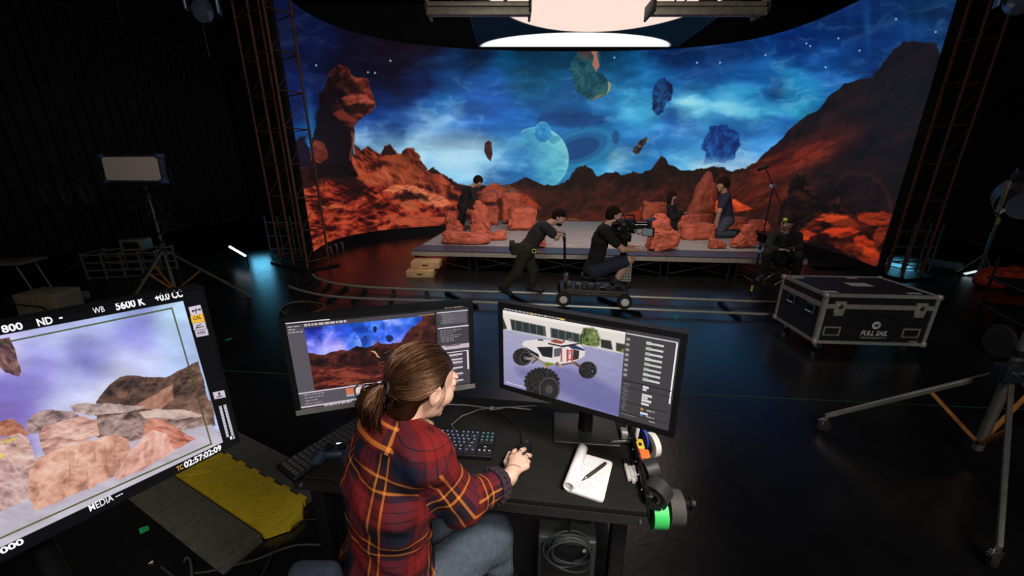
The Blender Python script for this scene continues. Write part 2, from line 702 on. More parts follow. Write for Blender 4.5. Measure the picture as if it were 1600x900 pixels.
def planet(img, X, Y, cx, cy, r):
    a = ell_a(X, Y, cx, cy, r, r * 1.0, 1)
    n = fbm(X * .05, Y * .08, 5, 31)
    sh = np.clip((X - cx) / r * .55 + .55 - (Y - cy) / r * .25 + (n - .5) * 1.0, 0, 1)[..., None]
    col = np.array([28, 110, 180]) * (1 - sh) + np.array([130, 218, 222]) * sh
    fade = np.clip((X - (cx - r * .95)) / (r * .7), 0, 1) * a
    fade = np.where(n > .62, fade * .6, fade)
    blend(img, fade * .92, col)
    e = np.clip(1 - np.abs(np.hypot(X - cx, Y - cy) - r) / 2.0, 0, 1) * (X > cx - r * .5)
    blend(img, e * .5, (190, 240, 245))


def paint_scene(X, Y, terrain=True):
    """the alien valley shown on the curved screen; X,Y run over the picture's own layout"""
    wx = X + (fbm(X * .02, Y * .04, 4, 5) - .5) * 46
    wy = Y + (fbm(X * .02, Y * .05, 4, 8) - .5) * 26
    img = color_field(wx, wy, SKY, 20)
    n = fbm(X * .018 + fbm(X * .01, Y * .02, 3, 77) * 2, Y * .05, 6, 41)
    q1 = fbm(X * .02, Y * .03, 4, 62) * 4
    n2 = fbm(X * .03 + q1, Y * .07 - q1, 5, 61)
    img *= (0.72 + .56 * n)[..., None]
    lum = img.mean(-1)
    blend(img, np.clip((n2 - .54) * 3.0, 0, 1) * np.clip(lum / 150, 0, 1) * .5, (170, 218, 240))
    blend(img, np.clip((n - .56) * 3, 0, 1) * np.clip((lum - 50) / 150, 0, 1) * .5, (200, 232, 246))
    for cx, cy, rx, ry, col, al in ((1115, 168, 62, 9, (150, 225, 242), .75), (1075, 162, 22, 7, (180, 235, 245), .7), (1180, 176, 40, 7, (110, 205, 230), .6), (1236, 166, 34, 6, (110, 205, 230), .6), (1150, 142, 40, 9, (50, 165, 205), .5), (1255, 128, 20, 7, (60, 170, 210), .5),
                                    (700, 238, 70, 20, (196, 230, 246), .7), (640, 222, 60, 12, (190, 226, 246), .7), (575, 222, 46, 9, (176, 212, 238), .7), (655, 188, 34, 14, (130, 175, 220), .45), (740, 262, 60, 9, (170, 215, 240), .6), (690, 278, 50, 7, (170, 220, 240), .5),
                                    (1160, 262, 60, 9, (190, 226, 246), .8), (1100, 258, 36, 8, (176, 216, 240), .6), (960, 252, 30, 12, (150, 205, 236), .6), (995, 175, 40, 14, (90, 190, 225), .5), (1050, 235, 60, 7, (90, 170, 220), .4), (690, 130, 26, 30, (20, 96, 165), .4)):
        q = np.exp(-(((wx - cx) / rx) ** 2 + ((wy - cy) / ry) ** 2)) * np.clip((n - .34) * 3.2, 0, 1)
        blend(img, q * al, col)
    # ringed planet far right of the big one
    for rr, col, al in ((1.0, (44, 140, 185), .3), (.93, (20, 90, 150), .4), (.86, (50, 150, 185), .4), (.64, (20, 84, 140), .5), (.46, (16, 62, 118), .6)):
        blend(img, ell_a(X, Y, 905, 232, 72 * rr, 33 * rr, 1.2, -.33) * al * (X > 862), col)
    # distant cloud bank
    blend(img, poly_a(X, Y, [(838, 196), (842, 182), (862, 176), (880, 178), (905, 176), (925, 178), (945, 184), (945, 194), (900, 200)], 2, 4) * .55, (16, 62, 120))
    planet(img, X, Y, 839, 248, 49)
    a = ell_a(X, Y, 848, 206, 13, 16, 1)
    nn = fbm(X * .15, Y * .15, 4, 11)[..., None]
    blend(img, a, np.array([24, 100, 165]) + nn * np.array([60, 90, 70]))
    e = np.clip(1 - np.abs(np.hypot((X - 848) / 13, (Y - 206) / 16) - .95) / .09, 0, 1) * (Y < 208)
    blend(img, e * .6, (110, 200, 225))
    blend(img, ell_a(X, Y, 654, 212, 21, 21, 2) * .22, (150, 200, 230))
    # stars
    for sx, sy in ((1310, 60), (1266, 72), (1125, 98), (1089, 98), (1343, 79), (1196, 86), (1260, 68), (1290, 105), (494, 102), (575, 113), (586, 114), (1462, 50), (1400, 30), (960, 90), (610, 95)):
        blend(img, ell_a(X, Y, sx, sy, 1.6, 1.6, .8) * .85, (190, 215, 235))
    # aurora strips
    for ax, w_, al in ((1356, 6, .35), (478, 7, .5), (1440, 10, .18), (1330, 8, .15), (1418, 8, .18), (500, 5, .25)):
        m = np.exp(-((X - ax - (Y - 60) * .05) / w_) ** 2) * np.clip(1 - np.abs(Y - (40 if ax > 900 else 190)) / 70, 0, 1)
        blend(img, m * al, (40, 130, 190))
    if not terrain:
        return img
    # floating rocks
    t1 = rock_tex(X, Y, (14, 60, 76), (26, 88, 104), (60, 110, 110), .08, .1, 12)
    blend(img, poly_a(X, Y, [(905, 78), (912, 70), (935, 68), (938, 100), (935, 112), (948, 120), (955, 130), (953, 142), (946, 150), (925, 157), (912, 152), (902, 142), (896, 132), (897, 118), (888, 111), (895, 95)], 1, 3), t1)
    m = np.clip((100 - Y) / 25, 0, 1)
    blend(img, poly_a(X, Y, [(905, 78), (912, 70), (926, 68), (926, 100), (905, 108), (897, 100)], 1.5, 3) * m, (96, 54, 50))
    blend(img, poly_a(X, Y, [(924, 68), (934, 68), (933, 84), (936, 104), (931, 112), (925, 100), (928, 86), (923, 78)], 1, 2), (186, 120, 104))
    blend(img, poly_a(X, Y, [(950, 126), (955, 132), (953, 142), (947, 148), (950, 138)], 1, 1), (170, 160, 130))
    blend(img, poly_a(X, Y, [(946, 147), (930, 155), (922, 157), (932, 150)], 1, 1), (150, 120, 110))
    t2 = rock_tex(X, Y, (8, 24, 58), (12, 44, 90), (30, 90, 150), .1, .1, 15)
    blend(img, poly_a(X, Y, [(1038, 120), (1044, 126), (1051, 130), (1050, 140), (1049, 155), (1040, 160), (1036, 174), (1028, 180), (1021, 172), (1018, 150), (1020, 140), (1030, 124)], 1, 3), t2)
    t3 = rock_tex(X, Y, (10, 40, 100), (16, 62, 130), (40, 110, 180), .08, .08, 18)
    blend(img, poly_a(X, Y, [(1110, 199), (1128, 195), (1145, 200), (1155, 212), (1157, 225), (1150, 240), (1146, 250), (1098, 258), (1103, 238), (1095, 233), (1100, 220)], 1, 4) * np.clip((262 - Y) / 22, 0, 1), t3)
    blend(img, poly_a(X, Y, [(1010, 213), (1012, 218), (1004, 228), (998, 240), (994, 242), (988, 237), (996, 224)], 1, 2), rock_tex(X, Y, (14, 14, 22), (40, 34, 30), (120, 90, 60), .2, .2, 19))
    blend(img, poly_a(X, Y, [(763, 219), (768, 223), (769, 240), (767, 252), (761, 246), (757, 236), (758, 224)], .8, 1), rock_tex(X, Y, (8, 16, 22), (40, 26, 24), (90, 44, 36), .1, .1, 20))
    blend(img, poly_a(X, Y, [(960, 204), (967, 206), (968, 216), (962, 226), (957, 222), (956, 210)], 1, 1) * .7, (24, 80, 130))
    # distant dark range
    ridge = [(640, 300), (652, 262), (665, 268), (676, 262), (690, 272), (700, 277), (712, 285), (730, 290), (760, 292), (800, 288), (815, 281), (824, 278), (838, 285), (852, 289), (880, 287), (893, 272), (903, 262), (913, 257), (926, 266),
             (936, 276), (950, 271), (960, 268), (972, 274), (990, 270), (1003, 272), (1018, 262), (1030, 248), (1035, 244), (1046, 256), (1062, 264), (1078, 269), (1098, 262), (1122, 261), (1142, 267), (1180, 262), (1200, 420), (640, 420)]
    tx = rock_tex(X, Y, (18, 8, 10), (46, 20, 14), (100, 40, 22), .05, .07, 24, -.25)
    hot = np.clip((Y - 262) / 70, 0, 1)[..., None]
    tx = tx * (0.75 + .35 * hot)
    shade = 0.45 + .75 * fbm(X * .022, Y * .03, 4, 29)[..., None]
    blend(img, poly_a(X, Y, ridge, 1, 4, .1), tx * shade)
    tx2 = rock_tex(X, Y, (44, 14, 10), (92, 34, 20), (150, 62, 34), .02, .08, 26, -.2)
    blend(img, poly_a(X, Y, [(740, 296), (1000, 300), (1100, 284), (1200, 262), (1200, 420), (740, 420)], 8, 10) * .35, tx2)
    # right hand mountain
    mt = [(1140, 272), (1163, 265), (1185, 250), (1205, 232), (1228, 208), (1245, 192), (1265, 180), (1282, 168), (1295, 150), (1318, 134), (1336, 126), (1360, 122), (1380, 98), (1398, 78), (1410, 66), (1430, 64), (1445, 66), (1462, 68), (1467, 82),
          (1475, 100), (1500, 440), (1140, 440)]
    am = poly_a(X, Y, mt, 1, 3, .08)
    base = rock_tex(X, Y, (12, 10, 12), (26, 18, 20), (48, 30, 26), .02, .05, 33, -.6)
    b = np.exp(-((Y - (262 - (X - 1180) * .42) - 12) / 26) ** 2) * np.clip((1370 - X) / 90, 0, 1) * np.clip((X - 1130) / 60, .2, 1)
    red = rock_tex(X, Y, (66, 20, 14), (112, 38, 22), (150, 62, 36), .015, .12, 35, -.45)
    b2 = np.exp(-((Y - 310) / 42) ** 2) * np.clip((1300 - X) / 80, 0, 1) * .7
    w = np.clip(np.maximum(b * 1.1, b2) * (0.55 + .7 * fbm(X * .02, Y * .05, 4, 37)), 0, 1)
    blend(img, am, base)
    blend(img, am * w, red)
    blend(img, am * np.clip((X - 1300) / 90, 0, 1) * .5, (30, 25, 32))
    e = np.exp(-(np.hypot((X - 1340) / 52, (Y - 330) / 60) - 1) ** 2 / .004) * (X > 1310) * (Y < 350)
    blend(img, e * .3, (110, 50, 26))
    # dark boulder stack at the right, red slabs under it
    dk = rock_tex(X, Y, (10, 8, 10), (22, 14, 14), (60, 30, 22), .06, .1, 42)
    blend(img, poly_a(X, Y, [(1243, 274), (1252, 268), (1258, 276), (1262, 290), (1266, 304), (1280, 306), (1300, 310), (1318, 318), (1330, 336), (1350, 348), (1330, 372), (1240, 372), (1215, 350), (1222, 320), (1232, 300), (1236, 286)], 1, 4), dk)
    for p in ([(1243, 272), (1252, 266), (1258, 272), (1250, 276)], [(1256, 290), (1264, 288), (1265, 294), (1258, 297)], [(1304, 308), (1311, 306), (1312, 317), (1304, 319)], [(1262, 300), (1275, 305), (1270, 308)]):
        blend(img, poly_a(X, Y, p, 1, 4) * .5, (110, 50, 40))
    sl = rock_tex(X, Y, (18, 7, 7), (80, 26, 14), (130, 48, 26), .04, .13, 47, .2, 3.2)
    blend(img, poly_a(X, Y, [(1246, 360), (1275, 340), (1300, 334), (1330, 334), (1350, 330), (1385, 332), (1420, 328), (1410, 440), (1320, 430), (1246, 376)], 1, 6), sl)
    blend(img, poly_a(X, Y, [(1246, 372), (1290, 352), (1330, 362), (1352, 356), (1400, 370), (1400, 400), (1350, 380), (1290, 384)], 4, 8) * .7, (26, 10, 9))
    for p, c in (([(1270, 342), (1282, 336), (1310, 335), (1328, 340), (1318, 345), (1290, 346)], (178, 66, 32)), ([(1280, 364), (1300, 356), (1330, 355), (1345, 362), (1330, 370), (1300, 370)], (172, 56, 26)),
                 ([(1332, 372), (1350, 368), (1366, 380), (1370, 398), (1350, 392), (1336, 382)], (160, 52, 24)), ([(1336, 336), (1356, 331), (1392, 334), (1388, 350), (1362, 352), (1340, 345)], (140, 48, 26)), ([(1350, 386), (1372, 394), (1378, 408), (1360, 404), (1344, 396)], (176, 60, 26)), ([(1372, 352), (1384, 356), (1380, 378), (1368, 390), (1364, 372)], (120, 42, 22)), ([(1246, 364), (1262, 360), (1276, 366), (1262, 374), (1248, 374)], (168, 58, 28))):
        blend(img, poly_a(X, Y, p, 1.5, 4), rock_tex(X, Y, tuple(k * .5 for k in c), c, tuple(min(255, k * 1.25) for k in c), .03, .2, 49))
    blend(img, poly_a(X, Y, [(1246, 376), (1290, 380), (1330, 400), (1366, 420), (1372, 440), (1240, 400)], 2, 5), (16, 9, 9))
    # left ranges
    l1 = [(545, 260), (556, 226), (566, 236), (575, 230), (585, 236), (595, 240), (601, 230), (609, 226), (617, 236), (624, 240), (632, 232), (648, 230), (654, 244), (664, 262), (674, 272), (690, 272), (720, 300), (720, 400), (460, 400), (470, 262)]
    lx = rock_tex(X, Y, (30, 9, 8), (104, 36, 22), (176, 82, 50), .03, .09, 51, .75, 3.4)
    lx = lx * (0.6 + .7 * fbm(X * .03 + Y * .02, Y * .02, 3, 53))[..., None]
    blend(img, poly_a(X, Y, l1, 1, 4, .1), lx)
    blend(img, poly_a(X, Y, [(594, 243), (601, 230), (609, 226), (617, 236), (620, 241)], 1, 2), (50, 20, 18))
    blend(img, poly_a(X, Y, [(590, 245), (622, 241), (640, 246), (650, 262), (625, 256), (600, 252)], 2, 3) * .7, (160, 76, 44))
    cone = [(560, 300), (580, 275), (600, 258), (612, 260), (628, 275), (645, 290), (660, 298), (700, 312), (690, 320), (560, 320)]
    blend(img, poly_a(X, Y, cone, 2, 3), rock_tex(X, Y, (70, 24, 16), (150, 66, 40), (206, 110, 72), .02, .08, 55, .8))
    fg = [(440, 275), (470, 272), (505, 280), (560, 288), (600, 290), (640, 288), (668, 296), (690, 306), (712, 318), (722, 330), (722, 420), (440, 420)]
    fx_ = rock_tex(X, Y, (44, 10, 8), (128, 38, 24), (190, 82, 52), .05, .13, 57, .12, 3.2)
    blend(img, poly_a(X, Y, fg, 2, 5), fx_)
    for p, c in (([(598, 300), (608, 290), (640, 288), (662, 294), (675, 304), (660, 310), (640, 300), (612, 300)], (216, 122, 84)),
                 ([(650, 312), (670, 304), (690, 306), (705, 318), (690, 324), (668, 320)], (222, 124, 86)),
                 ([(620, 318), (640, 310), (652, 322), (658, 330), (636, 330)], (190, 96, 62)),
                 ([(500, 322), (530, 318), (540, 324), (505, 328)], (190, 94, 58)),
                 ([(600, 344), (640, 338), (700, 340), (690, 350), (630, 352)], (178, 82, 52))):
        blend(img, poly_a(X, Y, p, 1.5, 4), rock_tex(X, Y, tuple(k * .62 for k in c), c, tuple(min(255, k * 1.12) for k in c), .03, .2, 59))
    for p in ([(540, 296), (560, 292), (568, 304), (560, 312), (542, 308)], [(615, 302), (640, 300), (670, 306), (668, 314), (640, 310), (612, 310)], [(500, 262), (545, 258), (570, 290), (560, 300), (515, 284), (480, 280)],
              [(455, 264), (500, 258), (500, 290), (470, 300), (440, 296)]):
        blend(img, poly_a(X, Y, p, 3, 6) * .85, (32, 10, 10))
    # tall overhanging rock tower
    tw = [(529, 99), (538, 103), (548, 113), (556, 121), (568, 121), (575, 126), (577, 138), (583, 152), (586, 164), (583, 172), (572, 181), (560, 188), (553, 197), (555, 208), (552, 225), (550, 252), (560, 275), (480, 280), (484, 262), (487, 234),
          (492, 205), (498, 170), (500, 146), (510, 128), (514, 112)]
    t = rock_tex(X, Y, (40, 12, 12), (116, 46, 34), (164, 84, 62), .05, .09, 63, .5, 2.6)
    lit = np.clip(.45 + (X - 530) / 60 - (Y - 130) / 150 + (fbm(X * .05, Y * .05, 4, 65) - .5) * 1.4, .12, 1)[..., None]
    blend(img, poly_a(X, Y, tw, 1, 3, .1), t * lit)
    for p, al in (([(536, 168), (560, 160), (584, 164), (572, 178), (552, 176)], .75), ([(505, 145), (525, 138), (530, 150), (520, 165), (505, 168)], .8), ([(496, 170), (520, 172), (530, 190), (545, 200), (548, 250), (510, 262), (488, 255), (490, 215)], .8)):
        blend(img, poly_a(X, Y, p, 2.5, 5) * al, (24, 10, 12))
    blend(img, poly_a(X, Y, [(534, 152), (548, 146), (575, 148), (584, 160), (560, 162), (540, 164)], 2, 3) * .8, rock_tex(X, Y, (90, 34, 24), (160, 72, 52), (196, 104, 80), .03, .15, 67, .2))
    blend(img, poly_a(X, Y, [(520, 178), (535, 170), (545, 180), (558, 185), (552, 192), (530, 188)], 2, 3) * .8, (140, 60, 44))
    blend(img, poly_a(X, Y, [(548, 205), (554, 208), (553, 225), (549, 250), (545, 250), (549, 225)], 1.5, 2) * .8, (134, 74, 52))
    blend(img, poly_a(X, Y, [(484, 252), (487, 230), (494, 219), (504, 222), (511, 232), (512, 246), (500, 256)], 1, 3), rock_tex(X, Y, (50, 20, 18), (110, 44, 34), (150, 70, 56), .04, .2, 69, .4))
    blend(img, poly_a(X, Y, [(458, 262), (462, 222), (470, 213), (477, 216), (484, 236), (488, 262)], 1.5, 3), (22, 14, 34))
    # boulders in the valley behind the stage
    for p, c in (([(752, 300), (762, 290), (772, 286), (782, 288), (790, 300), (785, 308), (756, 308)], (150, 70, 48)), ([(784, 292), (796, 288), (808, 296), (818, 304), (806, 312), (788, 306)], (120, 70, 50)),
                 ([(806, 304), (818, 300), (836, 314), (848, 326), (820, 330), (800, 318)], (150, 60, 34)), ([(722, 332), (728, 322), (735, 324), (734, 334), (726, 336)], (190, 96, 62)),
                 ([(1112, 318), (1124, 308), (1150, 312), (1178, 326), (1150, 332), (1112, 330)], (196, 74, 34)), ([(968, 342), (980, 332), (1004, 326), (1004, 348), (970, 350)], (120, 44, 26)), ([(880, 344), (900, 340), (915, 348), (900, 352)], (110, 60, 28)), ([(700, 330), (722, 330), (722, 352), (700, 352)], (150, 60, 36))):
        blend(img, poly_a(X, Y, p, 1.2, 3), rock_tex(X, Y, tuple(k * .5 for k in c), c, tuple(min(255, k * 1.2) for k in c), .06, .14, 71))
    # top falls off into darkness
    g = np.clip(img, 0, 255) / 255
    return 255 * (g ** 1.12) * .95


# ------------------------------------------------------------------ the studio
def floor_mat():
    m = bpy.data.materials.new('studio_floor')
    m.use_nodes = True
    nt = m.node_tree
    b = nt.nodes['Principled BSDF']
    tc = nt.nodes.new('ShaderNodeTexCoord')
    n = nt.nodes.new('ShaderNodeTexNoise')
    n.inputs['Scale'].default_value = 0.9
    n.inputs['Detail'].default_value = 8
    n.inputs['Roughness'].default_value = 0.65
    nt.links.new(tc.outputs['Object'], n.inputs['Vector'])
    r = nt.nodes.new('ShaderNodeValToRGB')
    r.color_ramp.elements[0].position = .35
    r.color_ramp.elements[1].position = .7
    r.color_ramp.elements[0].color = (0.005, 0.005, 0.006, 1)
    r.color_ramp.elements[1].color = (0.013, 0.0125, 0.0125, 1)
    nt.links.new(n.outputs['Fac'], r.inputs['Fac'])
    nt.links.new(r.outputs['Color'], b.inputs['Base Color'])
    r2 = nt.nodes.new('ShaderNodeMapRange')
    r2.inputs['To Min'].default_value = .2
    r2.inputs['To Max'].default_value = .34
    b.inputs['IOR'].default_value = 1.7
    nt.links.new(n.outputs['Fac'], r2.inputs['Value'])
    nt.links.new(r2.outputs['Result'], b.inputs['Roughness'])
    n2 = nt.nodes.new('ShaderNodeTexNoise')
    n2.inputs['Scale'].default_value = 30
    nt.links.new(tc.outputs['Object'], n2.inputs['Vector'])
    bp = nt.nodes.new('ShaderNodeBump')
    bp.inputs['Strength'].default_value = .08
    bp.inputs['Distance'].default_value = .01
    nt.links.new(n2.outputs['Fac'], bp.inputs['Height'])
    nt.links.new(bp.outputs['Normal'], b.inputs['Normal'])
    return m


def struct(name, mb, m):
    return tag(mb.build(name, m), kind='structure')


struct('floor', MB().box((0.5, 7, -.05), (25, 24, .1)), floor_mat())
WALLM = mat('black_studio_wall', (0.035, 0.03, 0.036), .85, 0, .3, 1.5, .2, 20)
struct('ceiling', MB().box((0.5, 7, 8.55), (25, 24, .1)), mat('black_ceiling', (0.02, 0.017, 0.02), .9))
struct('wall_back', MB().box((0.5, 18.6, 4.25), (25, .2, 8.5)), WALLM)
struct('wall_left', MB().box((-11.6, 7, 4.25), (.2, 23.2, 8.5)), WALLM)
struct('wall_right', MB().box((12.6, 7, 4.25), (.2, 23.2, 8.5)), WALLM)
struct('wall_front', MB().box((0.5, -4.8, 4.25), (24.4, .2, 8.5)), WALLM)

# ------------------------------------------------------------------ curved LED wall
WALL_H = 4.9
WALL_Z = 0.26
wall_px = [(490, 393), (508, 381), (530, 372), (564, 364.5), (610, 358), (692, 352), (800, 349.5), (900, 349), (1000, 350), (1100, 354), (1180, 363), (1247, 378), (1310, 396), (1370, 417)]
WP = [G(x, y, WALL_Z) for x, y in wall_px]


def catmull(P, n):
    P = [P[0] * 2 - P[1]] + list(P) + [P[-1] * 2 - P[-2]]
    out = []
    for i in range(1, len(P) - 2):
        for j in range(n):
            t = j / n
            a, b, c, d = P[i - 1], P[i], P[i + 1], P[i + 2]
            out.append(0.5 * ((2 * b) + (c - a) * t + (2 * a - 5 * b + 4 * c - d) * t * t + (3 * b - a - 3 * c + d) * t ** 3))
    out.append(P[-2])
    return out


WC = catmull(WP, 30)
for _ in range(260):   # the wall bends evenly
    WC = [WC[0]] + [(WC[i - 1] + WC[i] * 2 + WC[i + 1]) / 4 for i in range(1, len(WC) - 1)] + [WC[-1]]
wc = np.array([(p.x, p.y) for p in WC])
seg = np.hypot(*(wc[1:] - wc[:-1]).T)
arc = np.concatenate([[0], np.cumsum(seg)])
NU = 260
us = np.linspace(0, arc[-1], NU + 1)
wx_, wy_ = np.interp(us, arc, wc[:, 0]), np.interp(us, arc, wc[:, 1])

led = thing('led_wall', 'curved floor-standing LED wall showing a red rocky valley under a blue sky', 'screen', (float(wx_[NU // 2]), float(wy_[NU // 2]), 0))


def wall_strip(z0, z1, off, name, m, uv=False, thick=0.0):
    tx, ty = np.gradient(wx_), np.gradient(wy_)
    L = np.hypot(tx, ty)
    nx, ny = -ty / L, tx / L          # pointing away from the set
    me = bpy.data.meshes.new(name)
    vs, fs = [], []
    for o_ in ([off] if not thick else [off, off + thick]):
        for i in range(NU + 1):
            vs += [(wx_[i] + nx[i] * o_, wy_[i] + ny[i] * o_, z0), (wx_[i] + nx[i] * o_, wy_[i] + ny[i] * o_, z1)]
    for i in range(NU):
        fs.append((2 * i, 2 * i + 2, 2 * i + 3, 2 * i + 1))
    if thick:
        b = 2 * (NU + 1)
        for i in range(NU):
            fs.append((b + 2 * i, b + 2 * i + 1, b + 2 * i + 3, b + 2 * i + 2))
            fs.append((2 * i + 1, 2 * i + 3, b + 2 * i + 3, b + 2 * i + 1))
            fs.append((2 * i, b + 2 * i, b + 2 * i + 2, 2 * i + 2))
        fs.append((0, 1, b + 1, b))
        e = 2 * NU
        fs.append((e, b + e, b + e + 1, e + 1))
    me.from_pydata(vs, [], fs)
    if uv:
        ul = me.uv_layers.new(name='uv')
        for p in me.polygons:
            for li in p.loop_indices:
                vi = me.loops[li].vertex_index
                ul.data[li].uv = ((vi // 2) / NU, vi % 2)
    me.polygons.foreach_set('use_smooth', [not thick] * len(me.polygons))
    me.materials.append(m)
    o = bpy.data.objects.new(name, me)
    COL.objects.link(o)
    o.parent = led
    o.matrix_basis = world_m(led).inverted()
    return o


IW = 2200
IH = int(IW * WALL_H / arc[-1])
ua = (np.arange(IW) + .5) / IW * arc[-1]
xa, ya = np.interp(ua, arc, wc[:, 0]), np.interp(ua, arc, wc[:, 1])
za = WALL_Z + WALL_H * (1 - (np.arange(IH) + .5) / IH)
PX, PY = to_px(np.broadcast_to(xa, (IH, IW)), np.broadcast_to(ya, (IH, IW)), np.broadcast_to(za[:, None], (IH, IW)))
wall_img = paint_scene(PX, PY)
led_m = screen_mat('led_wall_picture', to_image('led_wall_picture', wall_img), 1.0, .6)
wall_strip(WALL_Z, WALL_Z + WALL_H, 0.0, 'screen', led_m, True)
wall_strip(WALL_Z, WALL_Z + WALL_H, 0.004, 'frame', BLACKM, False, .12)
wall_strip(0, WALL_Z, 0.0, 'base', BLACK, False, .14)

# ------------------------------------------------------------------ LED ceiling with the lit discs
CZ = 4.95
c0, c1 = AY(748, 73, 1), None


def on_z(px, py, z):
    r = ray(px, py)
    t = (z - CAMZ) / r.z
    return Vector((r.x * t, r.y * t, z))


far_l, far_r = on_z(748, 73, CZ), on_z(1058, 73, CZ)
cy1 = far_l.y
cx0, cx1 = far_l.x, far_r.x
cy0 = cy1 - 5.4
CWd, CHt = cx1 - cx0, cy1 - cy0
iw, ih = 500, int(500 * CHt / CWd)
cxs = cx0 + (np.arange(iw) + .5) / iw * CWd
cys = cy1 - (np.arange(ih) + .5) / ih * CHt       # row 0 = far edge
CXg, CYg = np.meshgrid(cxs, cys)
cim = np.zeros((ih, iw, 3), np.float32) + np.array([1, 4, 6])
pb = on_z(925, 50, CZ).y
ps = on_z(800, 28, CZ)
pe = on_z(1062, 28, CZ)
pcx = (ps.x + pe.x) / 2
hw = (pe.x - ps.x) / 2
dyy = pb - (ps.y + pe.y) / 2
pr = (hw * hw + dyy * dyy) / (2 * dyy)
blend(cim, ell_a(CXg, CYg, pcx, pb - pr, pr, pr, .03), (255, 226, 212))
blend(cim, ell_a(CXg, CYg, (on_z(750, 73, CZ).x + on_z(1046, 73, CZ).x) / 2, cy1 + .05, (on_z(1046, 73, CZ).x - on_z(750, 73, CZ).x) / 2, cy1 - pb + .03, .02), (255, 255, 255))
ceil_led = thing('ceiling_led_panel', 'large LED ceiling panel glowing with a pink disc and a white half disc', 'screen', ((cx0 + cx1) / 2, (cy0 + cy1) / 2, CZ))
me = bpy.data.meshes.new('screen')
hx, hy = CWd / 2, CHt / 2
me.from_pydata([(-hx, -hy, -.001), (hx, -hy, -.001), (hx, hy, -.001), (-hx, hy, -.001)], [], [(0, 3, 2, 1)])
ul = me.uv_layers.new(name='uv')
uvm = {0: (0, 0), 1: (1, 0), 2: (1, 1), 3: (0, 1)}
for p in me.polygons:
    for li in p.loop_indices:
        ul.data[li].uv = uvm[me.loops[li].vertex_index]
me.materials.append(screen_mat('ceiling_picture', to_image('ceiling_picture', cim), 1.0, .7))
so = bpy.data.objects.new('screen', me)
COL.objects.link(so)
so.parent = ceil_led
mb = MB().box((0, 0, .07), (CWd + .04, CHt + .04, .138))
lbuild(mb, 'frame', BLACKM, ceil_led)
for sx in (-1, 1):
    for sy in (-1, 1):
        lbuild(MB().tube([(sx * hx * .8, sy * hy * .8, .13), (sx * hx * .8, sy * hy * .8, 3.56)], .012, 6), 'suspension_cable', STEEL, ceil_led)


# ------------------------------------------------------------------ flat screens
def quad_solve(q):
    Dm = [np.array(ray(*p)) for p in q]
    M = np.array([Dm[0], -Dm[1], Dm[2], -Dm[3]]).T
    v = np.linalg.svd(M)[2][-1]
    v = v / v[0]
    return [Vector(v[i] * Dm[i]) for i in range(4)]


def frame_from(q, width):
    P = quad_solve(q)
    w = ((P[1] - P[0]) + (P[2] - P[3])) / 2
    h = ((P[3] - P[0]) + (P[2] - P[1])) / 2
    s = width / w.length
    c = sum(P, Vector()) / 4 * s + Vector((0, 0, CAMZ))
    wl, hl = w.length * s, h.length * s
    w.normalize()
    h = (h - w * h.dot(w)).normalized()
    n = w.cross(h) * -1          # towards the viewer
    if n.dot(Vector((0, 0, CAMZ)) - c) < 0:
        n = -n
    return c, w, -h, n, wl, hl   # centre, right, up, normal, width, height


def screen_plane(name, c, w, up, n, W, H, m, parent, z=0.0):
    me = bpy.data.meshes.new(name)
    vs = [c + w * (a * W / 2) + up * (b * H / 2) + n * z for a, b in ((-1, -1), (1, -1), (1, 1), (-1, 1))]
    me.from_pydata(vs, [], [(0, 1, 2, 3)])
    ul = me.uv_layers.new(name='uv')
    for p in me.polygons:
        for li in p.loop_indices:
            ul.data[li].uv = uvm[me.loops[li].vertex_index]
    me.materials.append(m)
    o = bpy.data.objects.new(name, me)
    COL.objects.link(o)
    o.parent = parent
    o.matrix_basis = world_m(parent).inverted()
    return o


def screen_grid(c, w, up, W, H, iw):
    ih = int(iw * H / W)
    a = ((np.arange(iw) + .5) / iw - .5) * W
    b = (.5 - (np.arange(ih) + .5) / ih) * H
    A, B = np.meshgrid(a, b)
    P = [c[i] + w[i] * A + up[i] * B for i in range(3)]
    X, Y = to_px(*P)
    S, T = np.meshgrid((np.arange(iw) + .5) / iw, (np.arange(ih) + .5) / ih)
    return X, Y, S, T


def rect(img, S, T, s0, t0, s1, t1, col, a=1.0):
    m = ((S >= s0) & (S < s1) & (T >= t0) & (T < t1)).astype(np.float32) * a
    blend(img, m, col)


def fake_lines(img, S, T, s0, s1, t0, t1, dt, col, seed, fill=.6, h=.45, a=.8):
    """rows of illegibly small interface entries"""
    rr = random.Random(seed)
    t = t0
    while t < t1:
        s = s0 + rr.random() * .01
        e = s0 + (s1 - s0) * (fill * (.5 + .5 * rr.random()))
        while s < e:
            ln = .008 + rr.random() * .02
            rect(img, S, T, s, t, min(s + ln, e), t + dt * h, col, a)
            s += ln + .005
        t += dt


def bezel(parent, c, w, up, n, W, H, b, depth, m, bottom=None, name='case', lower_m=None):
    bt = bottom if bottom is not None else b
    R = Matrix((w, up, n)).transposed()
    mb = MB()
    mb.box(c + up * (H / 2 + b / 2) - n * (depth / 2 - .004), (W + 2 * b, b, depth), R)
    mb.box(c + w * (W / 2 + b / 2) - n * (depth / 2 - .004) - up * (bt - b) * 0, (b, H, depth), R)
    mb.box(c - w * (W / 2 + b / 2) - n * (depth / 2 - .004), (b, H, depth), R)
    mb.box(c - n * (depth / 2 + .002), (W, H, depth - .008), R)
    mb.box(c - up * (.02) - n * (depth + .012), (W * .55, H * .6, .03), R, bev=.01)
    o = mb.build(name, m, parent, c)
    o2 = MB().box(c - up * (H / 2 + bt / 2) - n * (depth / 2 - .004), (W + 2 * b, bt, depth), R).build('lower_bezel', lower_m or m, parent, c - up * (H / 2))
    return o


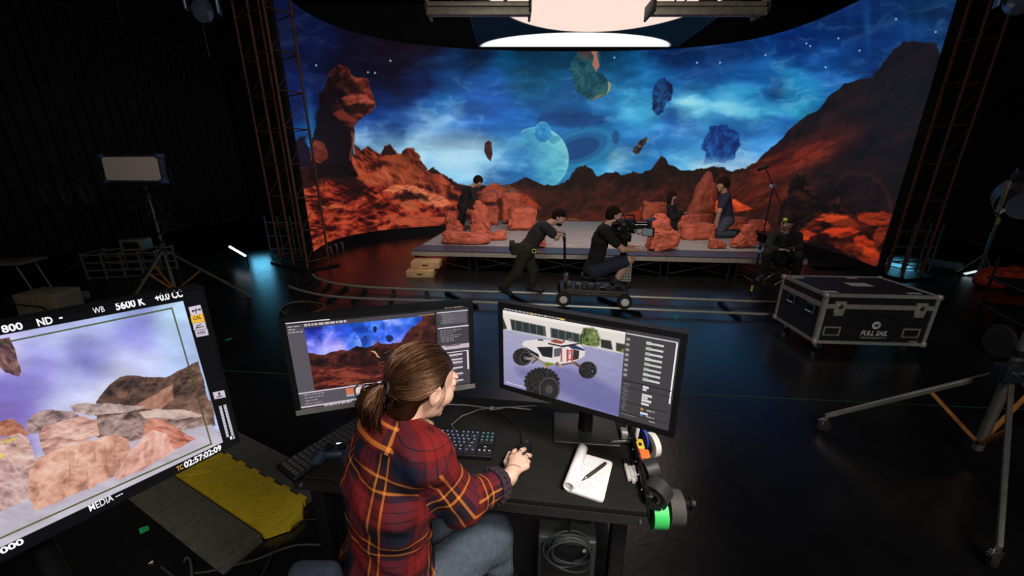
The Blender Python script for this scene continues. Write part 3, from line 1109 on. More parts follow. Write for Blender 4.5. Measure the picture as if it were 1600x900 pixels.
DESK_Z = 0.92
LM = frame_from([(447, 504), (732, 477), (734, 599.5), (470, 640)], .597)
RM = frame_from([(786.7, 480), (1064.8, 529), (1043, 672.5), (786.7, 600)], .597)


# left desk monitor: the valley inside an editor
def paint_left(X, Y, S, T):
    img = np.zeros(S.shape + (3,), np.float32) + np.array([88, 86, 90])
    sx, sy = 839 + 1256 * (S - .33), 206 + 336 * (T - .22)
    v = paint_scene(sx, sy, False)
    v = v * np.array([1.0, .8, 1.1]) + np.array([4, 0, 14])
    cx, cy = (X - 420) * 3.912, (Y - 450) * 3.912
    blend(v, poly_a(cx, cy, [(635, 240), (650, 232), (662, 245), (655, 270), (642, 272)], 1.5, 3), (14, 30, 70))
    blend(v, poly_a(cx, cy, [(715, 300), (730, 284), (755, 290), (762, 312), (745, 330), (722, 326)], 1.5, 3), (24, 40, 100))
    blend(v, poly_a(cx, cy, [(585, 292), (596, 294), (594, 308), (586, 306)], 1.5, 2), (14, 30, 70))
    dk = rock_tex(cx, cy, (16, 6, 8), (50, 20, 16), (112, 54, 36), .012, .02, 91, -.1, 2.2)
    blend(v, poly_a(cx, cy, [(180, 400), (250, 395), (345, 408), (375, 395), (440, 378), (480, 385), (540, 352), (590, 362), (640, 350), (664, 326), (690, 345), (750, 340), (805, 328), (835, 280), (880, 240), (915, 215), (950, 160), (1060, 140), (1060, 660), (180, 660)], 2, 8, .03), dk)
    low = rock_tex(cx, cy, (30, 9, 10), (76, 26, 20), (150, 66, 46), .01, .05, 92, -.1, 2.6)
    blend(v, poly_a(cx, cy, [(180, 500), (300, 480), (500, 490), (700, 460), (900, 470), (1060, 480), (1060, 660), (180, 660)], 14, 14, .02) * .9, low)
    blend(v, poly_a(cx, cy, [(760, 350), (900, 290), (1000, 330), (1060, 420), (900, 430), (740, 400)], 20, 14, .02) * .5, (74, 34, 24))
    blend(v, poly_a(cx, cy, [(620, 384), (650, 386), (668, 415), (684, 424), (664, 424), (648, 398)], 2, 3), (226, 176, 126))
    for x0 in (480, 590, 540, 700):
        blend(v, poly_a(cx, cy, [(x0 - 26, 588), (x0 - 10, 574), (x0 + 14, 572), (x0 + 34, 584), (x0 + 30, 594)], 3, 6), (126, 72, 48))
    m = ((S > .085) & (S < .80) & (T > .075) & (T < .80))
    img[m] = v[m]
    rect(img, S, T, 0, 0, 1, .028, (26, 25, 28))
    rect(img, S, T, 0, .028, .80, .075, (70, 68, 72))
    rect(img, S, T, 0, .005, .22, .016, (214, 206, 214))
    fake_lines(img, S, T, .085, .48, .034, .055, .05, (225, 220, 225), 4, 1.0, .5)
    fake_lines(img, S, T, .0, .08, .045, .11, .03, (200, 195, 205), 5, 1, .4)
    fake_lines(img, S, T, .85, .98, .0, .02, .03, (220, 200, 150), 6, 1, .4)
    rect(img, S, T, .70, .06, .80, .07, (180, 150, 70), .7)
    # right column
    rect(img, S, T, .80, .03, 1, 1, (66, 64, 68))
    rect(img, S, T, .797, .03, .803, .93, (20, 20, 22))
    rect(img, S, T, .81, .05, 1, .062, (205, 200, 208))
    rect(img, S, T, .84, .07, .99, .20, (96, 94, 98))
    fake_lines(img, S, T, .82, .95, .075, .20, .018, (150, 146, 150), 7, 1, .4, .5)
    rect(img, S, T, .81, .235, 1, .25, (225, 220, 226))
    fake_lines(img, S, T, .82, .99, .27, .42, .022, (150, 146, 152), 8, .8, .5)
    rect(img, S, T, .805, .46, 1, .515, (196, 184, 190))
    rect(img, S, T, .85, .465, .94, .475, (40, 40, 42))
    rect(img, S, T, .82, .55, .995, .56, (225, 220, 226))
    rect(img, S, T, .985, .56, .995, .80, (235, 230, 236))
    for t in (.58, .64, .68, .75, .83, .92):
        rect(img, S, T, .87, t, .955, t + .022, (205, 198, 205))
        fake_lines(img, S, T, .82, .97, t + .03, t + .05, .03, (130, 128, 132), int(t * 100), .9, .4)
    # bottom strip
    rect(img, S, T, 0, .80, .80, 1, (86, 84, 88))
    rect(img, S, T, 0, .80, .80, .815, (200, 194, 200))
    fake_lines(img, S, T, .02, .25, .83, .95, .035, (170, 166, 170), 12, .6, .35)
    for k, cc in enumerate([(206, 120, 76), (222, 208, 200), (188, 180, 184), (160, 140, 214), (214, 204, 204), (196, 190, 200)]):
        rect(img, S, T, .25 + k * .05, .825, .292 + k * .05, .90, cc)
        rect(img, S, T, .25 + k * .05, .905, .292 + k * .05, .925, (190, 184, 190))
    rect(img, S, T, 0, .965, .80, .985, (196, 190, 196))
    rect(img, S, T, 0, .985, 1, 1, (36, 34, 36))
    fake_lines(img, S, T, .12, .30, .985, .995, .05, (220, 220, 225), 14, 1, .3)
    return img * np.array([1, .97, 1])


def paint_right(X, Y, S, T):
    cx, cy = (X - 760) * 3.75, (Y - 460) * 3.75
    img = np.zeros(S.shape + (3,), np.float32) + np.array([138, 136, 172])
    g = np.clip((cy - 200) / 500, 0, 1)[..., None]
    img[:] = np.array([168, 166, 192]) * (1 - g) + np.array([128, 126, 176]) * g
    img += ((fbm(cx * .02, cy * .05, 4, 5) - .5) * 14)[..., None]
    # blurred building
    blend(img, poly_a(cx, cy, [(90, 60), (860, 200), (860, 360), (90, 200)], 5), (222, 214, 206))
    blend(img, poly_a(cx, cy, [(90, 60), (860, 200), (860, 245), (90, 110)], 5), (236, 230, 224))
    blend(img, poly_a(cx, cy, [(140, 145), (345, 188), (350, 246), (150, 208)], 4), (40, 50, 52))
    blend(img, poly_a(cx, cy, [(375, 195), (545, 232), (545, 284), (378, 252)], 4), (44, 56, 58))
    for k in range(9):
        x0 = 165 + k * 42
        y0 = 147 + (x0 - 140) * .215
        blend(img, poly_a(cx, cy, [(x0, y0), (x0 + 7, y0), (x0 + 9, y0 + 56), (x0 + 3, y0 + 56)], 2) * (0 if 345 < x0 < 375 else .6), (130, 130, 120))
    blend(img, poly_a(cx, cy, [(670, 262), (730, 272), (740, 325), (672, 310)], 4), (44, 46, 46))
    blend(img, poly_a(cx, cy, [(760, 282), (835, 298), (830, 345), (760, 330)], 4), (60, 56, 50))
    blend(img, poly_a(cx, cy, [(95, 130), (122, 200), (96, 205)], 3), (40, 60, 36))
    tree = rock_tex(cx, cy, (30, 44, 22), (84, 100, 54), (150, 158, 96), .05, .05, 8)
    blend(img, poly_a(cx, cy, [(570, 200), (610, 192), (650, 205), (668, 260), (665, 305), (600, 302), (540, 285), (548, 240)], 6, 10, .05), tree)
    blend(img, poly_a(cx, cy, [(795, 320), (826, 312), (824, 346), (780, 336)], 4), (120, 118, 60))
    # ground shadow
    blend(img, poly_a(cx, cy, [(170, 430), (330, 440), (450, 420), (620, 480), (800, 590), (800, 720), (600, 660), (420, 560), (200, 480)], 20) * .45, (84, 80, 140))
    # rover
    def wheel(x, y, rx, ry, hubx, huby, hr, rot=0.0):
        a = np.arctan2(cy - y, cx - x)
        q = np.hypot((cx - x) / rx, (cy - y) / ry)
        edge = 1 + .03 * np.sign(np.sin(a * 24))
        blend(img, np.clip((edge - q) * 30, 0, 1), rock_tex(cx, cy, (14, 14, 14), (34, 32, 32), (66, 62, 60), .15, .15, 9))
        blend(img, ell_a(cx, cy, hubx, huby, hr, hr * 1.15, 2), (70, 66, 64))
        blend(img, ell_a(cx, cy, hubx, huby, hr * .82, hr * .95, 2), (26, 26, 28))
        blend(img, ell_a(cx, cy, hubx, huby, hr * .35, hr * .4, 2), (90, 84, 82))
    wheel(212, 366, 58, 52, 228, 372, 32)
    wheel(594, 443, 54, 51, 622, 450, 24)
    for ln, c_, w_ in (([(240, 375), (300, 380), (360, 420)], (150, 140, 130), 8), ([(262, 350), (300, 378), (270, 400)], (96, 70, 60), 6), ([(545, 420), (510, 395), (430, 410)], (90, 70, 60), 9), ([(330, 430), (400, 395), (440, 420)], (180, 150, 140), 8), ([(352, 410), (392, 400)], (120, 130, 40), 12)):
        for i in range(len(ln) - 1):
            (x0, y0), (x1, y1) = ln[i], ln[i + 1]
            t = np.clip(((cx - x0) * (x1 - x0) + (cy - y0) * (y1 - y0)) / ((x1 - x0) ** 2 + (y1 - y0) ** 2), 0, 1)
            d = np.hypot(cx - x0 - t * (x1 - x0), cy - y0 - t * (y1 - y0))
            blend(img, np.clip((w_ - d) / 2, 0, 1), c_)
    W_ = (224, 214, 212)
    blend(img, poly_a(cx, cy, [(222, 272), (300, 262), (395, 268), (480, 268), (548, 290), (580, 330), (575, 360), (540, 382), (500, 398), (420, 410), (330, 390), (262, 348), (208, 292)], 2), W_)
    blend(img, poly_a(cx, cy, [(222, 304), (305, 350), (310, 372), (258, 342)], 1.5), (30, 40, 46))
    blend(img, poly_a(cx, cy, [(296, 308), (390, 306), (386, 372), (330, 362)], 1.5), (26, 34, 40))
    blend(img, poly_a(cx, cy, [(396, 318), (444, 312), (430, 362), (396, 366)], 1.5), (90, 90, 98))
    blend(img, poly_a(cx, cy, [(470, 296), (520, 296), (575, 322), (575, 330), (500, 318)], 1.5), (46, 60, 96))
    blend(img, poly_a(cx, cy, [(510, 322), (545, 330), (540, 378), (506, 386)], 1.5), (52, 46, 48))
    blend(img, poly_a(cx, cy, [(372, 274), (400, 262), (460, 278), (440, 290), (400, 284)], 1.5), (150, 70, 60))
    blend(img, poly_a(cx, cy, [(300, 262), (330, 264), (336, 272), (304, 270)], 1.5), (30, 30, 32))
    blend(img, poly_a(cx, cy, [(360, 282), (440, 300), (540, 285), (548, 290), (450, 310), (365, 292)], 1), (40, 36, 38))
    for x0 in (436, 470, 498):
        blend(img, poly_a(cx, cy, [(x0, 322), (x0 + 8, 322), (x0 + 8, 392), (x0, 396)], 1), (170, 60, 60))
    blend(img, poly_a(cx, cy, [(478, 326), (500, 326), (498, 384), (476, 388)], 1), (200, 70, 66))
    blend(img, poly_a(cx, cy, [(483, 334), (496, 334), (494, 376), (482, 380)], 1), (230, 220, 214))
    blend(img, poly_a(cx, cy, [(486, 340), (492, 340), (491, 350), (486, 350)], 1), (30, 30, 30))
    for q in ((415, 408, 12), (520, 404, 9), (455, 268, 8), (490, 266, 10)):
        blend(img, ell_a(cx, cy, q[0], q[1], q[2], q[2], 1.5), (120, 96, 90))
    wheel(325, 515, 105, 88, 368, 556, 62)
    blend(img, ell_a(cx, cy, 368, 556, 46, 50, 2) * .5, (60, 58, 56))
    # toolbar and right column
    rect(img, S, T, 0, 0, .74, .035, (40, 38, 38))
    fake_lines(img, S, T, .01, .46, .008, .03, .03, (200, 196, 190), 21, 1, .6)
    rect(img, S, T, .185, .008, .20, .03, (210, 180, 60))
    rect(img, S, T, .375, .008, .40, .03, (210, 180, 80))
    s0 = .742
    rect(img, S, T, s0 - .004, 0, 1, 1, (64, 62, 64))
    rect(img, S, T, 0, .965, s0, 1, (30, 28, 40), .0)
    fake_lines(img, S, T, .01, .16, .955, .985, .03, (220, 216, 222), 23, 1, .5)
    rect(img, S, T, s0, .04, .99, .052, (205, 200, 200))
    rect(img, S, T, .984, .05, .992, .70, (235, 232, 232))
    for k in range(8):
        t = .09 + k * .056
        rect(img, S, T, .745, t, .763, t + .03, (150, 146, 146))
        rect(img, S, T, .845, t, .87, t + .034, (170, 176, 160) if k % 3 else (180, 200, 190))
        rect(img, S, T, .868, t + .008, .93, t + .03, (206, 202, 202))
    rect(img, S, T, s0, .555, .99, .565, (30, 30, 31))
    rect(img, S, T, s0, .625, .99, .632, (30, 30, 31))
    rect(img, S, T, s0, .80, .99, .807, (30, 30, 31))
    for t, a_, b_ in ((.57, .85, .88), (.60, .85, .87), (.66, .85, .90), (.69, .85, .88), (.72, .85, .90), (.76, .85, .89), (.87, .85, .89)):
        rect(img, S, T, a_, t, b_, t + .026, (214, 210, 210))
    for t in (.825, .895):
        rect(img, S, T, .85, t, .865, t + .025, (180, 150, 60) if t < .85 else (60, 110, 190))
        fake_lines(img, S, T, .875, .93, t + .006, t + .02, .03, (190, 190, 190), 27, 1, .5)
    rect(img, S, T, s0, .925, .99, .932, (30, 30, 31))
    fake_lines(img, S, T, .745, .79, .59, .90, .022, (130, 128, 128), 25, .9, .4)
    rect(img, S, T, .745, .945, .83, .955, (110, 120, 90))
    rect(img, S, T, .90, .95, .93, .96, (170, 168, 168))
    return img


def monitor(name, fr, painter, label, bez, lower_m, seed, base=None, brz=None):
    c, w, up, n, W, H = fr
    nb = c - n * .045
    base = base or (c - n * .075)
    th = thing(name, label, 'monitor', (base.x, base.y, DESK_Z))
    X, Y, S, T = screen_grid(c, w, up, W, H, 900)
    m = screen_mat(name + '_picture' + str(seed), to_image(name + '_picture' + str(seed), painter(X, Y, S, T)), 1.0)
    screen_plane('screen', c, w, up, n, W, H, m, th, .0005)
    bezel(th, c, w, up, n, W, H, bez, .034, BLACK, .020, lower_m=lower_m)
    # neck and base plate, turned like the monitor
    wh = Vector((w.x, w.y, 0)).normalized()
    if brz is not None:
        wh = Vector((math.cos(brz), math.sin(brz), 0))
    nh = Vector((wh.y, -wh.x, 0))
    R = Matrix((wh, nh, Vector((0, 0, 1)))).transposed()
    zt = c.z - .02
    MB().tube([(base.x, base.y, DESK_Z + .008), (base.x, base.y, DESK_Z + .12), (nb.x * .5 + base.x * .5, nb.y * .5 + base.y * .5, zt - .04), (nb.x, nb.y, zt)], [.03, .028, .026, .026], 16).build('neck', BLACK, th, (base.x, base.y, DESK_Z))
    pc = Vector((base.x, base.y, DESK_Z + .006))
    MB().box(pc, (.26, .19, .012), R, bev=.005).build('base', mat('dark_grey_plate', (.02, .022, .02), .35), th, (base.x, base.y, DESK_Z))
    return th


MONL = monitor('monitor', LM, paint_left, 'black monitor behind the seated woman showing a red valley under a blue sky', .018, mat('silver_bezel', (.3, .29, .27), .35, .6), 1, None, math.radians(-8))
MONR = monitor('monitor', RM, paint_right, 'black monitor showing a white rover with huge black tyres', .019, None, 2, G(914, 672, DESK_Z), math.radians(-6))
MONR['label'] = 'black monitor showing a white rover with huge black tyres'


# production monitor at the far left, on a floor stand
def prod_monitor():
    d0 = .88
    w = ray(1190, 281).normalized()
    TR = ray(316, 446) * d0
    r = ray(375, 690)
    s = TR.dot(w) / r.dot(w)
    BR = r * s
    up = (TR - BR)
    up = (up - w * up.dot(w))
    H = up.length
    up.normalize()
    W = H * 1.62
    n = w.cross(up)
    o = Vector((0, 0, CAMZ))
    TRw = TR + o
    if n.dot(o - TRw) < 0:
        n = -n
    c = TRw - w * (W / 2) - up * (H / 2)
    b = .003
    th = thing('production_monitor', 'large camera monitor showing pink boulders, its frame cut by the picture edge', 'monitor', (c.x - n.x * .06, c.y - n.y * .06, 0))
    Wi, Hi = W - 2 * b, H - 2 * b

    def pt(px, py):
        rr = ray(px, py)
        t = (c - o).dot(n) / rr.dot(n)
        return o + rr * t

    def paint(X, Y):
        x, y = X * 2, (Y - 430) * 2
        img = np.zeros(X.shape + (3,), np.float32) + np.array([5, 5, 7])
        # picture area
        P = [(-900, 300), (-1, 188), (572, 80), (697, 522), (-1, 852), (-900, 1280)]
        sk = color_field(x + (fbm(x * .006, y * .01, 4, 3) - .5) * 90, y + (fbm(x * .006, y * .012, 4, 4) - .5) * 60,
                         [(20, 220, 190, 190, 225), (150, 180, 176, 186, 224), (350, 120, 160, 188, 222), (520, 110, 176, 206, 228), (580, 200, 166, 190, 222), (100, 280, 150, 146, 214), (300, 200, 176, 186, 220), (300, 260, 110, 110, 190), (420, 190, 130, 130, 204),
                          (200, 340, 150, 156, 210), (80, 380, 120, 110, 190), (40, 430, 128, 110, 180), (350, 310, 200, 208, 226), (230, 380, 200, 204, 222), (450, 280, 190, 196, 226), (560, 270, 170, 190, 224), (150, 410, 190, 192, 216), (380, 380, 200, 200, 214), (-100, 300, 180, 170, 220)], 42)
        nn = fbm(x * .008, y * .02, 6, 14)
        sk = sk * (.82 + .36 * nn)[..., None] + np.array([6, 4, 10])
        v = sk
        def rk(pts, d, m_, l, seed, rot=0., warp=5, fx=.02, fy=.05, soft=1.2):
            blend(v, poly_a(x, y, pts, soft, warp, .03, seed), rock_tex(x, y, d, m_, l, fx, fy, seed, rot, 1.9))
        rk([(0, 198), (30, 196), (48, 240), (64, 300), (58, 318), (20, 305), (0, 285), (-60, 240)], (40, 26, 32), (84, 62, 66), (170, 120, 110), 30, .8)
        rk([(300, 395), (340, 345), (380, 315), (420, 312), (450, 318), (520, 318), (560, 296), (620, 268), (672, 470), (560, 480), (300, 460)], (40, 32, 34), (92, 68, 60), (140, 104, 88), 31, -.3)
        rk([(470, 380), (540, 340), (542, 390), (500, 420), (400, 420)], (110, 70, 60), (160, 110, 92), (186, 140, 120), 32, -.8)
        rk([(590, 420), (640, 400), (660, 390), (672, 470), (620, 470)], (60, 44, 42), (120, 90, 80), (170, 130, 110), 33)
        rk([(80, 460), (110, 430), (160, 418), (230, 428), (250, 440), (180, 480), (90, 500)], (70, 56, 58), (160, 130, 130), (206, 180, 174), 34, -.1)
        rk([(215, 410), (260, 398), (360, 404), (460, 410), (420, 424), (300, 440), (230, 430)], (96, 82, 86), (170, 146, 142), (214, 190, 180), 35, -.1)
        rk([(290, 450), (420, 426), (560, 420), (640, 440), (660, 480), (560, 500), (400, 530), (280, 500)], (48, 40, 44), (120, 96, 92), (190, 160, 150), 36, -.2)
        rk([(430, 430), (500, 416), (600, 424), (640, 440), (560, 450), (450, 445)], (150, 124, 118), (196, 166, 156), (220, 196, 184), 37, -.1)
        rk([(0, 455), (30, 450), (70, 470), (90, 500), (0, 505), (-300, 520), (-300, 470)], (110, 66, 50), (170, 106, 84), (206, 150, 124), 38)
        fl = np.array([186, 178, 190]) * (.9 + .2 * fbm(x * .02, y * .05, 3, 39))[..., None]
        blend(v, poly_a(x, y, [(-900, 720), (0, 690), (120, 560), (200, 560), (660, 466), (720, 520), (0, 860), (-900, 1300)], 3, 3), fl)
        rk([(448, 470), (470, 446), (500, 448), (612, 512), (560, 540), (520, 545), (450, 500)], (130, 70, 60), (196, 124, 104), (226, 164, 146), 40, .3, 4, .02, .12)
        rk([(120, 500), (135, 472), (200, 452), (260, 440), (300, 458), (312, 500), (250, 525), (140, 560)], (130, 90, 84), (200, 150, 136), (234, 200, 188), 41, -.15, 5, .015, .1)
        rk([(0, 505), (60, 496), (90, 510), (115, 580), (100, 640), (0, 640), (-200, 660), (-200, 520)], (140, 106, 104), (206, 166, 154), (232, 204, 196), 42, .2)
        rk([(-10, 600), (60, 584), (88, 620), (86, 700), (0, 740), (-200, 820), (-200, 620)], (120, 92, 94), (190, 152, 148), (222, 196, 190), 43, .3)
        rk([(92, 620), (120, 570), (180, 545), (300, 510), (370, 496), (395, 510), (408, 548), (360, 630), (240, 680), (150, 720), (110, 736), (85, 690)], (150, 104, 92), (214, 158, 136), (238, 198, 180), 44, -.2, 5, .02, .04)
        sh = np.clip((fbm(x * .09, y * .02, 4, 46) - .5) * 3, 0, 1) * poly_a(x, y, [(190, 560), (400, 510), (400, 600), (230, 680)], 6)
        blend(v, sh * .4, (120, 74, 62))
        rk([(356, 634), (400, 560), (450, 500), (475, 482), (520, 496), (545, 552), (440, 612), (372, 636)], (160, 108, 100), (216, 160, 144), (240, 200, 188), 45, -.9, 4, .02, .05)
        blend(v, poly_a(x, y, [(0, 835), (300, 690), (700, 500), (700, 530), (300, 730), (0, 880)], 8) * .5, (206, 198, 214))
        blend(img, poly_a(x, y, P, 1), v)
        # safe-area frame drawn by the monitor
        Q = [(-60, 220), (0, 213), (537, 103), (660, 527), (0, 822), (-60, 850)]
        for i in range(1, 4):
            (x0, y0), (x1, y1) = Q[i], Q[i + 1]
            t = np.clip(((x - x0) * (x1 - x0) + (y - y0) * (y1 - y0)) / ((x1 - x0) ** 2 + (y1 - y0) ** 2), 0, 1)
            d = np.hypot(x - x0 - t * (x1 - x0), y - y0 - t * (y1 - y0))
            blend(img, np.clip((2.6 - d) / 1, 0, 1), (16, 18, 10))
            blend(img, np.clip((1.1 - d) / 1, 0, 1), (150, 170, 40))
        blend(img, poly_a(x, y, [(-5, 560), (5, 556), (5, 568), (-5, 572)], 1), (240, 220, 30))
        blend(img, poly_a(x, y, [(5, 522), (50, 508), (50, 512), (5, 526)], 1), (220, 210, 60))
        # side icons and meters
        for pts, col in (([(588, 100), (626, 92), (634, 120), (596, 127)], (214, 200, 216)), ([(594, 127), (634, 120), (641, 145), (600, 151)], (236, 186, 60)), ([(601, 151), (641, 145), (646, 167), (606, 173)], (206, 194, 210)),
                         ([(608, 174), (648, 167), (652, 187), (614, 194)], (206, 194, 210)), ([(664, 366), (700, 359), (706, 381), (670, 388)], (206, 194, 210)),
                         ([(683, 410), (692, 407), (716, 504), (708, 507)], (196, 196, 206)), ([(697, 406), (706, 403), (731, 498), (723, 501)], (196, 196, 206))):
            blend(img, poly_a(x, y, pts, 1), col)
        for a_, b_ in (((602, 112), (624, 107)), ((612, 104), (612, 118)), ((612, 165), (636, 160)), ((616, 158), (628, 153)), ((684, 366), (686, 378)), ((678, 380), (694, 377)), ((616, 158), (614, 166))):
            t = np.clip(((x - a_[0]) * (b_[0] - a_[0]) + (y - a_[1]) * (b_[1] - a_[1])) / ((b_[0] - a_[0]) ** 2 + (b_[1] - a_[1]) ** 2), 0, 1)
            d = np.hypot(x - a_[0] - t * (b_[0] - a_[0]), y - a_[1] - t * (b_[1] - a_[1]))
            blend(img, np.clip((1.8 - d), 0, 1), (40, 40, 44))
        for q in ((603, 112), (624, 107), (685, 370)):
            blend(img, ell_a(x, y, q[0], q[1], 3.4, 3.4, 1), (40, 40, 44))
        for k in range(10):
            blend(img, np.clip(1 - np.abs((y - (414 + k * 9.6)) + (x - 683) * .2), 0, 1) * (x > 680) * (x < 735) * (y > 400) * .8, (40, 40, 46))
        return img
    X, Y, S, T = screen_grid(c, w, up, Wi, Hi, 1500)
    m = screen_mat('production_picture', to_image('production_picture', paint(X, Y)), 1.0)
    screen_plane('screen', c, w, up, n, Wi, Hi, m, th, .0005)
    bezel(th, c, w, up, n, Wi, Hi, b, .045, BLACKM, b)
    wh = emat('osd_white', (.95, .95, .97), 1.0)
    orr = emat('osd_orange', (.9, .5, .08), 1.0)
    dk = mat('osd_dark', (.02, .02, .02), .6)

    def tall(a, size_px):
        p0, p1 = [to_px(*(np.array([k]) for k in q)) for q in (a, a + up * .01)]
        return size_px / 2 * .95 / (math.hypot(float(p1[0][0] - p0[0][0]), float(p1[1][0] - p0[1][0])) / .01) / .72

    def osd(body, x, y, x2, size_px, m_, bold=.0):
        """text whose baseline starts at crop point x,y and runs to about x2"""
        a = pt(x / 2, 430 + y / 2)
        t = text_mesh('osd_text', body, 1.0, m_, None, None, .0, bold)
        xs = [v.co.x for v in t.data.vertices]
        wid = max(xs) - min(xs)
        b_ = pt(x2 / 2, 430 + (y - (x2 - x) * .19) / 2)
        want = abs((b_ - a).dot(w))
        sx_ = want / wid
        sy_ = tall(a, size_px)
        M = Matrix.Translation(a + n * .0015) @ Matrix((w * sx_, up * sy_, n)).transposed().to_4x4()
        t.parent = th
        t.matrix_basis = world_m(th).inverted() @ M
        return t
    osd('800', 8, 180, 74, 25, wh, .03)
    osd('ND', 118, 159, 166, 25, wh, .03)
    osd('-', 186, 141, 197, 25, wh, .03)
    osd('WB', 293, 120, 328, 20, wh, .0)
    osd('5600 K', 363, 109, 455, 26, wh, .035)
    osd('+0.0 CC', 486, 83, 571, 25, wh, .035)
    osd('CAL', 604, 141, 629, 12, dk, .02)
    osd('WRS', 617, 188, 643, 12, dk, .02)
    osd('1', 712, 517, 718, 10, wh, .02)
    osd('2', 727, 511, 734, 10, wh, .02)

    def osd2(body, x, y, x2, y2, size_px, m_, bold):
        a, b_ = pt(x / 2, 430 + y / 2), pt(x2 / 2, 430 + y2 / 2)
        t = text_mesh('osd_text', body, 1.0, m_, None, None, .0, bold)
        xs = [v.co.x for v in t.data.vertices]
        wid = max(xs) - min(xs)
        want = abs((b_ - a).dot(w))
        M = Matrix.Translation(a + n * .0015) @ Matrix((w * (want / wid), up * tall(a, size_px), n)).transposed().to_4x4()
        t.parent = th
        t.matrix_basis = world_m(th).inverted() @ M
    osd2('TC', 554, 612, 573, 604, 15, orr, .01)
    osd2('02:57:02:09', 577, 602, 694, 549, 19, wh, .035)
    osd2('MEDIA ---', 280, 739, 384, 690, 23, wh, .005)
    osd2('1000', -22, 884, 68, 838, 20, wh, .035)
    # floor stand
    b0 = c - n * .06
    MB().tube([(b0.x, b0.y, .1), (b0.x, b0.y, c.z)], .017, 12).build('pole', BLACKM, th, (b0.x, b0.y, 0))
    for k in range(3):
        a = 2.2 + k * 2 * math.pi / 3
        MB().tube([(b0.x, b0.y, .32), (b0.x + .33 * math.cos(a), b0.y + .33 * math.sin(a), .015)], .011, 8).build('leg', BLACKM, th, (b0.x, b0.y, .3))
    return th, pt, (c, w, up, n, W, H)


PROD, ppt, PF = prod_monitor()


# ------------------------------------------------------------------ people
def frame3(fwd, up=(0, 0, 1)):
    """columns right, forward, up"""
    f = Vector(fwd).normalized()
    r = f.cross(Vector(up)).normalized()
    u = r.cross(f)
    return np.array([[r[i], f[i], u[i]] for i in range(3)])


def head_sdf(S, c, R, s=1.0, ears=True, k=.014):
    c = np.array(c, float)

    def P(x, y, z):
        return c + R @ (np.array([x, y, z]) * s)
    S.ell(P(0, -.012, .035), np.array([.072, .09, .08]) * s, R, k)
    S.ell(P(0, .03, -.015), np.array([.058, .058, .085]) * s, R, k)
    S.ell(P(0, .036, -.068), np.array([.044, .044, .036]) * s, R, k)
    S.ell(P(0, .073, -.094), np.array([.017, .015, .014]) * s, R, k)
    for q in (-1, 1):
        S.ell(P(q * .038, .056, -.022), np.array([.024, .027, .03]) * s, R, k)
        S.ell(P(q * .03, .093, .017), np.array([.017, .010, .010]) * s, R, .008, True)
        S.ell(P(q * .031, .078, .015), np.array([.013, .012, .012]) * s, R, .004)
        if ears:
            S.ell(P(q * .074, -.004, -.004), np.array([.010, .019, .031]) * s, R, .006)
            S.ell(P(q * .083, .0, .002), np.array([.006, .010, .017]) * s, R, .003, True)
    S.ell(P(0, .082, .036), np.array([.046, .012, .009]) * s, R, .01)
    S.cap(P(0, .086, .02), P(0, .106, -.018), .007 * s, .011 * s, .008)
    S.ell(P(0, .090, -.047), np.array([.021, .011, .006]) * s, R, .004)
    S.ell(P(0, .088, -.059), np.array([.018, .011, .007]) * s, R, .004)
    return P


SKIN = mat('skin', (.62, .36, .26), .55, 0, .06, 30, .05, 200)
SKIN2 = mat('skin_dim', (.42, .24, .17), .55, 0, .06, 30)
HAIRM = mat('dark_hair', (.018, .010, .007), .85, 0, .4, 60, .9, 90, .15)
BLACKT = mat('black_cloth', (.009, .009, .010), .9, 0, .2, 40, .3, 90)
CHAR = mat('charcoal_cloth', (.032, .028, .030), .9, 0, .2, 40, .3, 90)
NAVY = mat('navy_cloth', (.02, .025, .05), .9, 0, .2, 40, .3, 90)
OLIVE = mat('dark_olive_cloth', (.030, .027, .017), .9, 0, .2, 40, .3, 90)
DENIM = mat('blue_denim', (.055, .075, .10), .9, 0, .2, 60, .3, 160)
SHOE = mat('black_shoe', (.015, .015, .016), .6)


def hand_sdf(S, wrist, d, up, s=1.0, curl=.6):
    """palm, four unequal bent fingers and a thumb leaving the palm's side"""
    d = Vector(d).normalized()
    up = Vector(up)
    side = d.cross(up).normalized()
    up = side.cross(d)
    w = Vector(wrist)
    S.ell(w + d * .045 * s, (np.array([.038, .05, .016]) * s), np.array([[side[i], d[i], up[i]] for i in range(3)]), .008)
    for i, (o, L) in enumerate(((-.028, .066), (-.010, .076), (.009, .072), (.027, .056))):
        a = w + d * .08 * s + side * o * s
        b = a + (d - up * curl * .5).normalized() * L * .55 * s
        c_ = b + (d * .5 - up * curl).normalized() * L * .5 * s
        S.cap(a, b, .0095 * s, .0085 * s, .003)
        S.cap(b, c_, .0085 * s, .0075 * s, .003)
    a = w + d * .025 * s - side * .03 * s
    b = a + (d * .6 - side * .7 - up * .3).normalized() * .035 * s
    S.cap(a, b, .012 * s, .010 * s, .005)
    S.cap(b, b + (d * .9 - up * .4).normalized() * .03 * s, .010 * s, .008 * s, .003)


